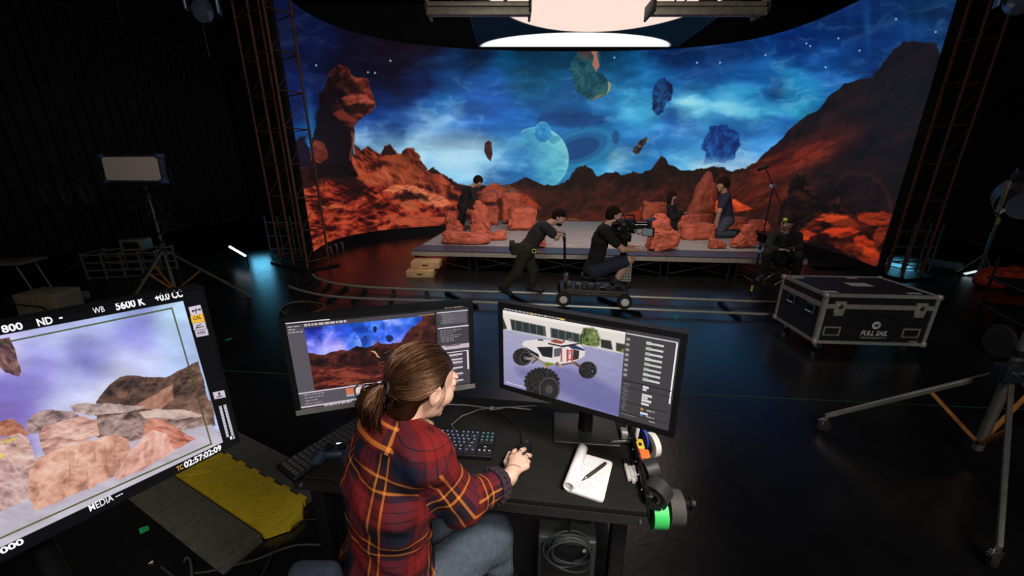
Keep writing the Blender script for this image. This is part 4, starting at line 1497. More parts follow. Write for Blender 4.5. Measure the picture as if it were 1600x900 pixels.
def person(label, J, face, outfit, s=1.0, h=.011, hair='short', skin=None, grp=None):
    """J: joints in world space. One continuous body mesh; hair and clothing are its children."""
    V = {k: np.array(v, float) for k, v in J.items()}
    sk = skin or SKIN
    mid = (V['sl'] + V['sr']) / 2
    pel = (V['hl'] + V['hr']) / 2
    lat = (V['sr'] - V['sl'])
    lat /= np.linalg.norm(lat)
    up = mid - pel
    up /= np.linalg.norm(up)
    fw = np.cross(up, lat)
    lat2 = np.cross(fw, up)
    RT = np.stack([lat2, fw / np.linalg.norm(fw), up], 1)
    TL = np.linalg.norm(mid - pel)
    sw = np.linalg.norm(V['sr'] - V['sl']) / 2
    RH = frame3(face)

    def torso(S, g=0.0):
        S.ell(pel + up * .02, np.array([.155 * s + g, .115 * s + g, .12 * s + g]), RT, .05)
        S.ell(pel + up * TL * .38 + fw * .0, np.array([.135 * s + g, .1 * s + g, .17 * s + g]), RT, .05)
        S.ell(pel + up * TL * .74 - fw * .012, np.array([sw * .92 + g, .105 * s + g, .17 * s + g]), RT, .05)
        S.chain([V['sl'], mid - up * .01, V['sr']], [.052 * s + g, .07 * s + g, .052 * s + g], .04)
    body = SDF(.03)
    torso(body)
    body.cap(mid, V['head'] - RH @ np.array([0, .02, .05]) * s, .055 * s, .052 * s, .03)
    head_sdf(body, V['head'], RH, s)
    for q in 'lr':
        body.chain([V['s' + q], V['e' + q], V['w' + q]], [.052 * s, .04 * s, .026 * s], .02)
        wd = V['w' + q] - V['e' + q]
        hd = J.get('d' + q, Vector(wd))
        hand_sdf(body, V['w' + q], hd, J.get('u' + q, (0, 0, 1)), s)
        body.chain([V['h' + q], V['k' + q], V['a' + q]], [.085 * s, .056 * s, .036 * s], .03)
        f = V['t' + q] - V['a' + q]
        body.cap(V['a' + q] + np.array([0, 0, -.01]), V['t' + q], .036 * s, .028 * s, .02)
    Vv, Q = body.mesh(h)
    base = Vector((pel[0], pel[1], min(V['tl'][2], V['tr'][2]) - .03))
    me = bpy.data.meshes.new('person')
    me.from_pydata((Vv - np.array(base)).tolist(), [], Q.tolist())
    me.polygons.foreach_set('use_smooth', [True] * len(me.polygons))
    me.materials.append(sk)
    o = bpy.data.objects.new('person', me)
    o.location = base
    COL.objects.link(o)
    o.matrix_basis = Matrix.Translation(base)
    tag(o, label, 'person', grp)
    top, topm, sleeve, bot, botm, blen = outfit
    S = SDF(.03)
    torso(S, .014)
    for q in 'lr':
        e = V['e' + q]
        if sleeve == 'short':
            S.cap(V['s' + q], V['s' + q] * .35 + e * .65, .07 * s, .062 * s, .03)
        else:
            S.chain([V['s' + q], e, e * .08 + V['w' + q] * .92], [.068 * s, .055 * s, .042 * s], .03)

    def wr(X, Y, Z):
        return .004 * np.sin(Z * 70 + np.sin(X * 31) * 2) * np.sin(X * 43 + Y * 37)
    a_, b_ = S.mesh(h, disp=wr)
    np_object(top, a_, b_, topm, o)
    S = SDF(.03)
    S.ell(pel, np.array([.168 * s, .13 * s, .125 * s]), RT, .05)
    for q in 'lr':
        if blen == 'short':
            S.chain([V['h' + q], V['h' + q] * .12 + V['k' + q] * .88], [.1 * s, .085 * s], .03)
        else:
            S.chain([V['h' + q], V['k' + q], V['a' + q] * .95 + V['k' + q] * .05], [.098 * s, .072 * s, .056 * s], .03)
    a_, b_ = S.mesh(h, disp=wr)
    np_object(bot, a_, b_, botm, o)
    for q in 'lr':
        S = SDF(.02)
        S.cap(V['a' + q] + np.array([0, 0, -.015]), V['t' + q], .048 * s, .04 * s, .02)
        f = V['t' + q] - V['a' + q]
        S.cap(V['a' + q] - f * .3 + np.array([0, 0, -.03]), V['a' + q] + np.array([0, 0, .03]), .04 * s, .046 * s)
        a_, b_ = S.mesh(h)
        np_object('shoe', a_, b_, SHOE, o)
    hs = SDF(.012)

    def HP(x, y, z):
        return V['head'] + RH @ (np.array([x, y, z]) * s)
    if hair in ('short', 'curly', 'long', 'cap'):
        g = {'short': .006, 'curly': .026, 'long': .012, 'cap': .010}[hair]
        hs.ell(HP(0, -.016, .043), np.array([.075 + g, .09 + g, .08 + g]) * s, RH)
        hs.ell(HP(0, -.05, .0), np.array([.066 + g * .7, .055 + g, .075]) * s, RH, .02)
        if hair == 'long':
            for x_ in (-.035, 0, .035):
                q_ = HP(x_, -.05, -.01)
                hs.cap(q_, q_ + np.array([0, 0, -.3 * s]), .055 * s, .035 * s, .04)
        hs.box(HP(0, .085, -.03), np.array([.06, .05, .055]) * s, RH, .015, .015, True)

        def hd(X, Y, Z):
            k_ = .006 if hair == 'curly' else .002
            return k_ * np.sin(X * 150) * np.sin(Y * 140 + 1) * np.sin(Z * 130)
        a_, b_ = hs.mesh(h * .7, disp=hd)
        np_object('cap' if hair == 'cap' else 'hair', a_, b_, BLACKT if hair == 'cap' else HAIRM, o)
    return o, HP, RH


# ------------------------------------------------------------------ stage
STZ = 0.42
sFL, sFR = G(642, 391, STZ), G(1232, 404, STZ)
sx = (sFR - sFL)
NX = 6
MW = 1.22
sd = Vector((sx.x, sx.y, 0)).normalized()
ang = math.atan2(sd.y, sd.x)
sn = Vector((-sd.y, sd.x, 0))
DECKM = mat('stage_deck_top', (.05, .055, .085), .45, 0, .2, 6)
FASC = mat('stage_aluminium_edge', (.42, .38, .33), .5, .5, .12, 14)
deck0 = thing('stage_platform', 'x', 'platform', sFL, ang)
lbuild(MB().box((MW / 2, MW, -.012), (MW - .01, 2 * MW - .01, .024)), 'deck', DECKM, deck0)
fr_ = MB()
for y in (.02, 2 * MW - .02):
    fr_.box((MW / 2, y, -.065), (MW - .006, .035, .08))
for x in (.02, MW - .02):
    fr_.box((x, MW, -.065), (.035, 2 * MW - .08, .08))
for k in range(1, 3):
    fr_.box((MW / 2, k * 2 * MW / 3, -.07), (MW - .08, .03, .05))
lbuild(fr_, 'frame', FASC, deck0)
for x in (.07, MW - .07):
    for y in (.07, 2 * MW - .07):
        lbuild(MB().tube([(x, y, -.09), (x, y, -STZ + .002)], .024, 12).lathe([(.03, 0), (.03, .03)], (x, y, -STZ)), 'leg', BLACKM, deck0)
lbuild(MB().tube([(.07, .07, -.36), (MW - .07, .07, -.12)], .012, 8).tube([(.07, .07, -.12), (MW - .07, .07, -.36)], .012, 8), 'cross_brace', BLACKM, deck0)
PLN = ['leftmost', 'second from left', 'third from left', 'third from right', 'second from right', 'rightmost']
for i in range(NX):
    for j in range(2):
        o = deck0 if i == j == 0 else copy_tree(deck0)
        p = sFL + sd * (MW * i) + sn * (2 * MW * j)
        o.location = p
        o['label'] = '%s stage platform of the %s' % (PLN[i], 'front row with the pale aluminium edge' if j == 0 else 'back row under the boulders')
        o['group'] = 'stage platforms of the low set'
mt_ = MB()
a, b = G(665, 382, STZ), G(1225, 393, STZ)
mt_.box((NX * MW / 2 - .1, 0.5 + 2.1, .004), (NX * MW - .3, 4.1, .006))
mo = mt_.build('stage_mat', mat('grey_painted_cloth', (.34, .31, .30), .8, 0, .18, 5, .1, 40))
mo.location = sFL
mo.rotation_euler = (0, 0, ang)
tag(mo, 'grey painted ground cloth covering the stage behind its bare front strip', 'mat')

# ------------------------------------------------------------------ foam boulders
ROCKM = mat('painted_foam_rock', (.55, .12, .066), .75, 0, .25, 4, .9, 9, bdist=.05)


def rock(label, x0, y0, x1, y1, base_py=None, z0=None, shape='block', dscale=.8, seed=0, lean=0.0, stack=0):
    by = base_py if base_py is not None else y1
    z0 = STZ + .006 if z0 is None else z0
    g = G((x0 + x1) / 2, by, STZ) if z0 < .6 else None
    if g is None:
        g = G((x0 + x1) / 2, by, STZ)
    t = (g - cam.location).dot(Vector((0, CP, -SP)))
    W = (x1 - x0) / FPX * t
    top = AY((x0 + x1) / 2, y0, g.y + .15 * W)
    H = max(.06, top.z - z0)
    Dp = max(W * dscale, .12)
    cx, cy = g.x, g.y + Dp * .5
    bm = bmesh.new()
    bmesh.ops.create_icosphere(bm, subdivisions=5, radius=1)
    rs = np.random.RandomState(seed)
    co = np.array([v.co[:] for v in bm.verts])
    pw = {'block': .26, 'slab': .4, 'fin': .55, 'round': .6, 'wedge': .45}[shape]
    q = np.sign(co) * np.abs(co) ** pw
    q /= np.maximum(1e-6, np.abs(q).max(0))[None]
    hz = (q[:, 2] + 1) / 2
    if shape == 'fin':      # tapers to a rounded point leaning to one side
        k = (1 - hz ** 1.6 * .78)
        q[:, 0] = q[:, 0] * k + lean * hz ** 1.5
        q[:, 1] *= (1 - hz * .5)
    elif shape == 'wedge':
        k = (q[:, 0] * np.sign(lean or 1) + 1) / 2
        q[:, 2] = -1 + (q[:, 2] + 1) * (1 - .55 * k)
        q[:, 0] += 0
    elif shape == 'slab':
        q[:, 0] = q[:, 0]
        q[:, 2] = -1 + (q[:, 2] + 1) * (1 - .18 * (q[:, 0] * (lean or .5) + 1))
    elif shape == 'round':
        q[:, 0] *= (1 - .25 * hz)
        q[:, 1] *= (1 - .3 * hz)
    P = q * np.array([W / 2, Dp / 2, H / 2])
    # chiselled layers and lumps
    sc = 2.2 / max(W, H)
    th = rs.rand() * 2 - 1
    lay = P[:, 2] * math.cos(th * .35) + P[:, 0] * math.sin(th * .35)
    ln = fbm(P[:, 0] * sc + seed * 3.1 + P[:, 1] * sc * .7, P[:, 2] * sc * 1.4 + seed, 4, seed)
    fine = fbm(P[:, 0] * sc * 4 + P[:, 1] * sc * 3, P[:, 2] * sc * 9 + P[:, 1] * 3, 4, seed + 5)
    gr = np.abs(((lay / H * (2.5 + stack * 1.5) + ln * 1.2) % 1.0) - .5) * 2
    groove = np.exp(-(gr / .16) ** 2)
    nrm = P / np.maximum(1e-6, np.linalg.norm(P, axis=1))[:, None]
    m = min(W, H)
    crk = fbm(P[:, 0] * sc * 2.2 + P[:, 1] * sc * 2 + seed, P[:, 2] * sc * 2.6 - P[:, 1] * sc, 4, seed + 9, True)
    crk = np.clip((crk - .72) * 6, 0, 1)
    P += nrm * ((ln - .5) * m * .36 + (fine - .5) * m * .16 - groove * m * (.06 + .06 * stack) - crk * m * .10)[:, None]
    P[:, 2] = np.maximum(P[:, 2], -H / 2)
    P[:, 2] += H / 2
    for v, p in zip(bm.verts, P):
        v.co = p
        v.co.z = max(v.co.z, 0)
    me = bpy.data.meshes.new('foam_boulder')
    bm.to_mesh(me)
    bm.free()
    me.polygons.foreach_set('use_smooth', [True] * len(me.polygons))
    me.materials.append(ROCKM)
    o = bpy.data.objects.new('foam_boulder', me)
    o.location = (cx, cy, z0)
    COL.objects.link(o)
    return tag(o, label, 'rock', 'carved foam boulders on the stage')


rock('long low orange boulder at the stage front, left end, tapering to the right', 687, 360, 763, 384, shape='slab', lean=.9, dscale=.45, seed=1)
rock('fin-shaped orange boulder leaning left behind the long low one', 692, 332, 728, 366, shape='fin', lean=-.45, dscale=.5, seed=2)
rock('tall layered boulder with a pointed left top beside the standing man in black', 731, 310, 767, 368, shape='fin', lean=-.1, dscale=.8, seed=3, stack=1)
rock('squat rounded boulder block behind the tall layered one', 748, 322, 778, 352, shape='block', dscale=.8, seed=4)
o = rock('pinkish flat-topped block set on the squat boulder', 747, 300, 776, 324, 352, z0=STZ + .62, shape='block', dscale=.7, seed=5)
rock('small low orange boulder right of the long low one', 754, 358, 792, 377, shape='wedge', lean=-.3, dscale=.6, seed=6)
rock('small orange boulder at the foot of the tall layered one', 733, 350, 762, 372, 370, shape='round', dscale=.5, seed=7)
rock('narrow layered pillar of foam rock left of the cracked cube', 784, 303, 813, 351, shape='block', dscale=.8, seed=8, stack=1)
rock('cracked cube-shaped orange boulder behind the bending man', 794, 327, 838, 361, shape='block', dscale=.8, seed=9)
rock('small orange block in front of the bending man arms', 829, 364, 853, 388, shape='block', dscale=.9, seed=10)
rock('layered pinkish block left of the long-haired woman', 1005, 315, 1040, 350, shape='block', dscale=.8, seed=11, stack=1)
rock('pointed orange boulder behind the front block near the camera', 1016, 333, 1058, 376, 374, shape='fin', lean=-.25, dscale=.5, seed=12)
rock('orange block at the stage front edge, right of the camera', 1016, 361, 1061, 393, shape='block', dscale=.6, seed=13)
rock('tallest monolith, pink and leaning, left of the kneeling man', 1077, 267, 1122, 352, 350, shape='fin', lean=.12, dscale=.6, seed=14)
rock('rounded pink boulder left of the monolith base', 1058, 334, 1090, 364, shape='round', dscale=.4, seed=15)
rock('small pink boulder right under the monolith', 1086, 335, 1112, 356, shape='block', dscale=.7, seed=16)
rock('low orange boulder in front of the monolith', 1068, 350, 1117, 376, shape='block', dscale=.6, seed=17)
rock('pointed red boulder at the stage front edge, right of the kneeling man', 1145, 350, 1190, 390, shape='fin', lean=.2, dscale=.5, seed=18)
rock('flat red wedge lying on the cloth by the kneeling man', 1110, 371, 1138, 390, shape='wedge', lean=1, dscale=.5, seed=19)
rock('orange rock behind the kneeling man lower legs', 1139, 340, 1168, 362, shape='round', dscale=.8, seed=20)
rock('orange rounded rock behind the microphone stand', 1172, 344, 1210, 364, shape='round', dscale=.8, seed=21)


# ------------------------------------------------------------------ wooden step boxes
def apple_box(label, x0, y0, x1, y1, z, h_, rz):
    a = G(x0, y1, z)
    b_ = G(x1, y1, z)
    w_ = (b_ - a).length
    t = thing('apple_box', label, 'box', (a.x, a.y, z), rz, 'wooden boxes stacked as a stage step')
    lbuild(MB().box((w_ / 2, .17, h_ / 2), (w_, .34, h_), bev=.006), 'body', WOOD, t)
    lbuild(MB().box((w_ / 2, -.001, h_ * .52), (.11, .006, .022)), 'hand_hole', BLACK, t)
    return t


apple_box('lower wooden box of the step at the stage corner', 635, 422, 677, 434, 0.0, .13, .0)
apple_box('upper wooden box of the step, set back on the lower one', 642, 409, 686, 420, 0.135, .13, .0)

# ------------------------------------------------------------------ dolly track
RAILM = mat('pale_rail_tube', (.34, .35, .30), .35, .3, .08)


def rail_pts(px):
    P = [G(x, y, .07) for x, y in px]
    return catmull(P, 8)


track = thing('dolly_track', 'camera dolly track of two pale rails curving away at its left end', 'track', G(900, 470, 0))
r1 = rail_pts([(489, 429), (494, 434), (511, 440), (540, 445), (582, 449), (649, 452), (700, 454), (820, 457.5), (1020, 465), (1225, 473), (1330, 478)])
r2 = rail_pts([(452, 447.5), (469, 453.5), (497.5, 460), (531, 464), (599, 467.5), (700, 470.5), (820, 475), (1020, 484), (1222, 492), (1330, 497)])
MB().tube([p for p in r1], .019, 8).build('rail', RAILM, track, r1[20])
MB().tube([p for p in r2], .019, 8).build('rail', RAILM, track, r2[20])
mb = MB()
for f in (.03, .13, .22, .3, .38, .46, .54, .61, .69, .77, .85, .93):
    a, b = r1[int(f * (len(r1) - 1))], r2[int(f * (len(r2) - 1))]
    m_ = MB()
    c_ = (a + b) / 2
    d_ = (b - a).normalized()
    R = Matrix((d_, Vector((0, 0, 1)).cross(d_), Vector((0, 0, 1)))).transposed()
    m_.box((c_.x, c_.y, .028), ((b - a).length + .12, .05, .03), R)
    m_.box((c_.x, c_.y, .012), ((b - a).length + .2, .03, .02), R)
    m_.build('sleeper', BLACKM, track, (c_.x, c_.y, 0))

# ------------------------------------------------------------------ camera dolly
DY = G(925, 479, .07)            # rail under the near wheels
near = G(880, 478, .07)
far_ = G(975, 482.5, .07)
dv = (far_ - near)
dv.z = 0
dlen = dv.length
dd = dv.normalized()
dn = Vector((-dd.y, dd.x, 0))
dolly = thing('camera_dolly', 'black four-wheeled camera dolly with push bar, rider and camera on the track', 'dolly', near, math.atan2(dd.y, dd.x))
GA = .56


def dl(x, y, z):
    return Vector((x, y, z - .07))


for i, (x, y) in enumerate(((0, 0), (dlen, 0), (0, GA), (dlen, GA))):
    t = MB().lathe([(.04, -.035), (.095, -.035), (.105, -.02), (.105, .02), (.095, .035), (.04, .035)], dl(x, y, .175), (0, 1, 0), 28)
    w_ = lbuild(t, 'wheel', RUBBER, dolly)
    hb = MB().lathe([(.0, -.04), (.03, -.042), (.055, -.036), (.055, .036), (0, .04)], dl(x, y, .175), (0, 1, 0), 20)
    hub = lbuild(hb, 'hub', WHITEP, w_)
L = dlen
mb = MB().box(dl(L / 2, GA / 2, .27), (L + .12, GA - .1, .07), bev=.02)
mb.box(dl(L / 2, .04, .25), (L + .02, .05, .05), bev=.01).box(dl(L / 2, GA - .04, .25), (L + .02, .05, .05), bev=.01)
lbuild(mb, 'chassis', mat('dolly_grey', (.06, .06, .055), .5, .4, .3, 10), dolly)
for x in (0, L):
    lbuild(MB().box(dl(x, GA / 2, .2), (.09, GA - .06, .07), bev=.015), 'axle', BLACKM, dolly)
mb = MB()
for y in (.12, GA - .12):
    mb.tube([dl(.02, y, .3), dl(.0, y, .6), dl(-.02, y, .98), dl(-.03, y, 1.04)], .018, 10)
mb.tube([dl(-.03, .06, 1.04), dl(-.03, GA - .06, 1.04)], .02, 10)
lbuild(mb, 'push_bar', BLACKM, dolly)
mb = MB()
rs = random.Random(3)
for k in range(12):      # valves, levers and hoses behind the seat
    x, y = .06 + rs.random() * .62, .05 + rs.random() * .2
    if k % 3 == 0:
        mb.box(dl(x, y, .345), (.10, .07, .08), bev=.01)
    elif k % 3 == 1:
        mb.lathe([(.035, 0), (.04, .02), (.03, .06), (.0, .07)], dl(x, y, .305), (0, 0, 1), 14)
    else:
        mb.tube([dl(x, y, .31), dl(x + .05, y, .36), dl(x + .12, y, .35), dl(x + .18, y, .31)], .01, 6)
mb.box(dl(.02, .12, .46), (.07, .1, .14), bev=.01)
lbuild(mb, 'hydraulics', mat('dolly_machinery', (.12, .12, .115), .4, .6, .6, 18), dolly)
seat = lbuild(MB().box(dl(.42, .26, .46), (.36, .3, .06), bev=.025), 'seat', BLACK, dolly)
lbuild(MB().tube([dl(.42, .26, .30), dl(.42, .26, .43)], .03, 12), 'seat_post', BLACKM, dolly)
lbuild(MB().tube([dl(L - .03, .3, .3), dl(L - .03, .3, .98)], .045, 16).lathe([(.09, 0), (.09, .03)], dl(L - .03, .3, .98)), 'camera_column', BLACKM, dolly)
mb = MB().box(dl(L + .02, .22, .56), (.14, .02, .30))
hp = lbuild(mb, 'perforated_plate', ALU, dolly)
mb = MB()
for i in range(3):
    for j in range(6):
        mb.lathe([(.010, -.004), (.010, .004)], dl(L - .02 + i * .04, .208, .44 + j * .045), (0, 1, 0), 8)
lbuild(mb, 'hole_row', BLACK, hp)

# camera on its head
cc = dolly.matrix_basis @ dl(L - .03, .3, 1.015)
camr = thing('film_camera', 'black cinema camera rig with matte box, cables and small monitor', 'camera', cc, math.atan2(dd.y, dd.x))
lbuild(MB().box((0, 0, .035), (.16, .16, .07), bev=.015).lathe([(.06, 0), (.06, .06)], (0, -.1, .06), (0, 1, 0), 16), 'pan_head', BLACKM, camr)
lbuild(MB().box((-.02, 0, .19), (.26, .14, .17), bev=.015).box((-.17, 0, .18), (.06, .1, .13), bev=.01).box((-.02, 0, .09), (.3, .1, .02)), 'body', BLACK, camr)
lbuild(MB().lathe([(.05, 0), (.055, .06), (.05, .14), (.06, .2)], (.1, 0, .19), (1, 0, 0), 20), 'lens', mat('lens_black', (.01, .01, .012), .15), camr)
lbuild(MB().box((.3, 0, .19), (.05, .19, .15), bev=.01).box((.34, 0, .275), (.1, .2, .008), Matrix.Rotation(-.3, 3, 'Y')), 'matte_box', BLACKM, camr)
lbuild(MB().tube([(-.1, 0, .27), (-.1, 0, .33), (.1, 0, .33), (.1, 0, .27)], .012, 8), 'top_handle', BLACKM, camr)
mn = lbuild(MB().box((.28, -.13, .12), (.03, .17, .12), Matrix.Rotation(.9, 3, 'Z'), bev=.006), 'monitor_case', BLACK, camr)
lbuild(MB().box((.268, -.147, .12), (.014, .14, .09), Matrix.Rotation(.9, 3, 'Z')), 'small_screen', emat('small_screen', (.10, .11, .105), 1.0), mn)
lbuild(MB().lathe([(.03, 0), (.035, .05), (.02, .1)], (-.1, -.11, .22), (-1, -.2, 0), 14), 'viewfinder', BLACK, camr)
mb = MB()
for k in range(8):
    a = rs.random() * .25 - .15
    z = .1 + rs.random() * .2
    mb.tube([(a, -.08, z), (a + .03, -.13 - rs.random() * .03, z + .04), (a + .09, -.12, z - .04), (a + .13, -.08, z - .02)], .006, 6)
lbuild(mb, 'cable_loops', RUBBER, camr)
for k in range(4):
    lbuild(MB().lathe([(.018, 0), (.018, .01)], (-.1 + k * .06, -.074, .15 + (k % 2) * .06), (0, -1, 0), 12), 'knob', STEEL, camr)
lbuild(MB().box((-.24, 0, .2), (.08, .09, .13), bev=.008), 'battery', GREYP, camr)

# ------------------------------------------------------------------ people on the set
# man pushing the dolly: bent forward over the bar
Yp = near.y + .30
hb_ = dolly.matrix_basis @ dl(-.03, .16, 1.06)
hb2 = dolly.matrix_basis @ dl(-.03, .42, 1.06)
J = dict(head=AY(873, 340, Yp + .05), sl=AY(845, 353, Yp + .2), sr=AY(853, 356, Yp - .15), hl=AY(823, 391, Yp + .1), hr=AY(820, 392, Yp - .1),
         kl=AY(833, 424, Yp + .12), kr=AY(808, 424, Yp - .1), al=AY(830, 449, Yp + .16), ar=AY(786, 450, Yp - .02), tl=AY(846, 454, Yp + .14), tr=AY(797, 459, Yp - .12),
         er=AY(870, 371, Yp - .16), el=AY(872, 366, Yp + .24), wr=hb_ + Vector((-.10, -.0, .03)), wl=hb2 + Vector((-.10, 0, .03)), dr=Vector((1, 0, -.25)), dl=Vector((1, 0, -.25)))
pm, HPm, RHm = person('man in charcoal t-shirt and dark trousers bending forward to push the dolly', J, (.86, -.25, -.45),
                      ('t_shirt', CHAR, 'short', 'trousers', OLIVE, 'long'), 1.0, .010, 'short', SKIN)
bd = SDF(.01)
bd.ell(HPm(0, .042, -.07), (.05, .05, .042), RHm)
bd.box(HPm(0, .1, -.035), (.03, .02, .02), RHm, .005, .005, True)
a_, b_ = bd.mesh(.008)
np_object('beard', a_, b_, HAIRM, pm)
mb = MB()
pc_ = (J['hl'] + J['hr']) / 2
mb.box(pc_ + Vector((-.12, -.13, .05)), (.2, .1, .17), bev=.03).box(pc_ + Vector((-.2, .05, .06)), (.08, .2, .14), bev=.02)
tag(mb.build('tool_pouch', OLIVE, None, pc_), 'dark tool pouch on the belt of the bending man', 'pouch')
mb = MB().lathe([(.02, -.006), (.032, -.006), (.032, .006), (.02, .006), (.02, -.006)], pc_ + Vector((.11, -.17, .03)), (0, 1, 0), 20)
tag(mb.build('tape_roll', mat('lime_tape', (.55, .75, .1), .5), None, pc_ + Vector((.11, -.17, .03))), 'small lime tape ring hanging at the hip of the bending man', 'tape')

# camera operator riding the dolly
So = dolly.matrix_basis @ dl(.42, .26, .49)
Yo = So.y
J = dict(head=AY(959, 337, Yo), sl=AY(946, 355, Yo + .17), sr=AY(944, 362, Yo - .2), hl=Vector((So.x - .02, Yo + .12, .56)), hr=Vector((So.x - .02, Yo - .11, .56)),
         kl=AY(985, 405, Yo + .12), kr=AY(981, 407, Yo - .12), al=AY(963, 437, Yo + .12), ar=AY(961, 440, Yo - .12), tl=AY(981, 447, Yo + .12), tr=AY(976, 450, Yo - .14),
         er=AY(973, 390, Yo - .24), el=AY(976, 384, Yo + .2), wr=AY(1000, 391, Yo - .14), wl=AY(990, 384, Yo + .1), dr=Vector((1, .1, -.1)), dl=Vector((1, -.2, 0)))
op, _, _ = person('man in black t-shirt and shorts riding the dolly behind the camera', J, (.95, .12, -.1),
                  ('t_shirt', BLACKT, 'short', 'shorts', NAVY, 'short'), 1.06, .010, 'short', SKIN)

# on the stage: standing man in black behind the boulders
Y1 = G(722, 361, STZ).y
z_ = STZ + .06


def gz(px, Y, z):
    p = AY(px, 300, Y)
    k = AY(px, 360, Y)
    f = (z - p.z) / (k.z - p.z)
    return Vector((p.x + (k.x - p.x) * f, Y, z))


J = dict(head=AY(747, 284, Y1), sl=AY(730, 295, Y1 + .15), sr=AY(736, 297, Y1 - .15), hl=AY(722, 322, Y1 + .1), hr=AY(723, 324, Y1 - .1), kl=gz(727, Y1 + .1, .9), kr=gz(722, Y1 - .1, .9),
         al=gz(722, Y1 + .1, z_ + .07), ar=gz(716, Y1 - .1, z_ + .07), tl=gz(734, Y1 + .1, z_ + .02), tr=gz(728, Y1 - .1, z_ + .02),
         er=AY(742, 315, Y1 - .2), el=AY(744, 312, Y1 + .2), wr=AY(733, 326, Y1 - .25), wl=AY(745, 326, Y1 + .15))
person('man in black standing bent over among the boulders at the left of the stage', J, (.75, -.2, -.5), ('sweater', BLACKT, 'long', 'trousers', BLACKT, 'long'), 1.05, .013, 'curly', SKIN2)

# woman with long dark hair crouching behind the boulders
Y2 = G(1050, 362, STZ).y + .3
J = dict(head=AY(1050, 307, Y2), sl=AY(1046, 324, Y2 - .14), sr=AY(1054, 326, Y2 + .16), hl=gz(1047, Y2 - .1, .62), hr=gz(1049, Y2 + .1, .62), kl=gz(1060, Y2 - .12, .84), kr=gz(1062, Y2 + .14, .84),
         al=gz(1052, Y2 - .12, z_ + .05), ar=gz(1053, Y2 + .12, z_ + .05), tl=gz(1062, Y2 - .12, z_), tr=gz(1063, Y2 + .12, z_),
         el=AY(1052, 340, Y2 - .22), er=AY(1058, 338, Y2 + .2), wl=AY(1065, 338, Y2 - .1), wr=AY(1068, 334, Y2 + .12))
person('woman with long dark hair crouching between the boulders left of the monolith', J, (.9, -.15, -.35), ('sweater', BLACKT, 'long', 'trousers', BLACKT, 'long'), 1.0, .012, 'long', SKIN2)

# kneeling man with curly hair
Y3 = G(1128, 371, STZ).y
J = dict(head=AY(1129, 289, Y3), sl=AY(1131, 306, Y3 + .19), sr=AY(1135, 308, Y3 - .19), hl=AY(1136, 344, Y3 + .11), hr=AY(1136, 345, Y3 - .11), kl=gz(1123, Y3 + .12, z_ + .05), kr=gz(1122, Y3 - .12, z_ + .05),
         al=gz(1146, Y3 + .12, z_ + .04), ar=gz(1148, Y3 - .12, z_ + .04), tl=gz(1156, Y3 + .12, z_), tr=gz(1158, Y3 - .12, z_),
         el=AY(1124, 330, Y3 + .2), er=AY(1124, 330, Y3 - .24), wl=AY(1118, 348, Y3 + .1), wr=AY(1120, 350, Y3 - .2), dl=Vector((-.5, 0, -1)), dr=Vector((-.5, 0, -1)))
for q in 'lr':
    J['s' + q].x += 0
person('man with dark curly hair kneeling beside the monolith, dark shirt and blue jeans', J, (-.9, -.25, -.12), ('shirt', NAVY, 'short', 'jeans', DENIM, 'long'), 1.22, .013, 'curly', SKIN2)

# seated man looking at his phone
Y4 = 6.35
J = dict(head=AY(1230, 347, Y4 - .1), sl=AY(1246, 369, Y4), sr=AY(1208, 368, Y4), hl=AY(1236, 404, Y4 + .12), hr=AY(1214, 404, Y4 + .12), kl=AY(1248, 399, Y4 - .32), kr=AY(1199, 396, Y4 - .30),
         al=AY(1243, 432, Y4 - .2), ar=AY(1194, 430, Y4 - .2), tl=AY(1240, 440, Y4 - .42), tr=AY(1184, 438, Y4 - .42),
         el=AY(1250, 388, Y4 - .1), er=AY(1200, 386, Y4 - .1), wl=AY(1238, 389, Y4 - .30), wr=AY(1216, 390, Y4 - .30), dl=Vector((-1, -.5, .1)), dr=Vector((1, -.5, .1)))
for q in 'lr':
    J['t' + q].z = max(.03, J['t' + q].z)
sm, _, _ = person('man in dark sweater sitting on a stool looking down at a phone', J, (.05, -.8, -.6), ('sweater', BLACKT, 'long', 'trousers', BLACKT, 'long'), 1.05, .011, 'cap', SKIN2)
ph = (J['wl'] + J['wr']) / 2 + Vector((0, -.1, .03))
t = thing('smartphone', 'dark smartphone held by the seated man', 'phone', ph)
lbuild(MB().box((0, 0, 0), (.13, .07, .009), bev=.004), 'body', BLACK, t)
bl = MB().lathe([(.001, -.033), (.02, -.027), (.032, -.01), (.034, 0), (.032, .01), (.02, .027), (.001, .033)], AY(1227, 343.5, Y4 - .24), (0, 0, 1), 18)
tag(bl.build('tennis_ball', mat('tennis_yellow', (.62, .68, .04), .8, 0, .1, 80, .3, 200), None, AY(1227, 343.5, Y4 - .24)), 'yellow tennis ball in front of the seated man head', 'ball')
st_ = G(1226, 437, 0)
t = thing('folding_stool', 'dark folding stool under the seated man', 'stool', (J['hl'].x * .5 + J['hr'].x * .5, Y4 + .12, 0))
sz = J['hl'].z - .16
lbuild(MB().box((0, 0, sz), (.42, .36, .035), bev=.012), 'seat', BLACKT, t)
for sx_ in (-1, 1):
    for sy_ in (-1, 1):
        lbuild(MB().tube([(sx_ * .18, sy_ * .14, sz - .02), (-sx_ * .2 * .9, sy_ * .16, .012)], .011, 8), 'leg', ALU, t)

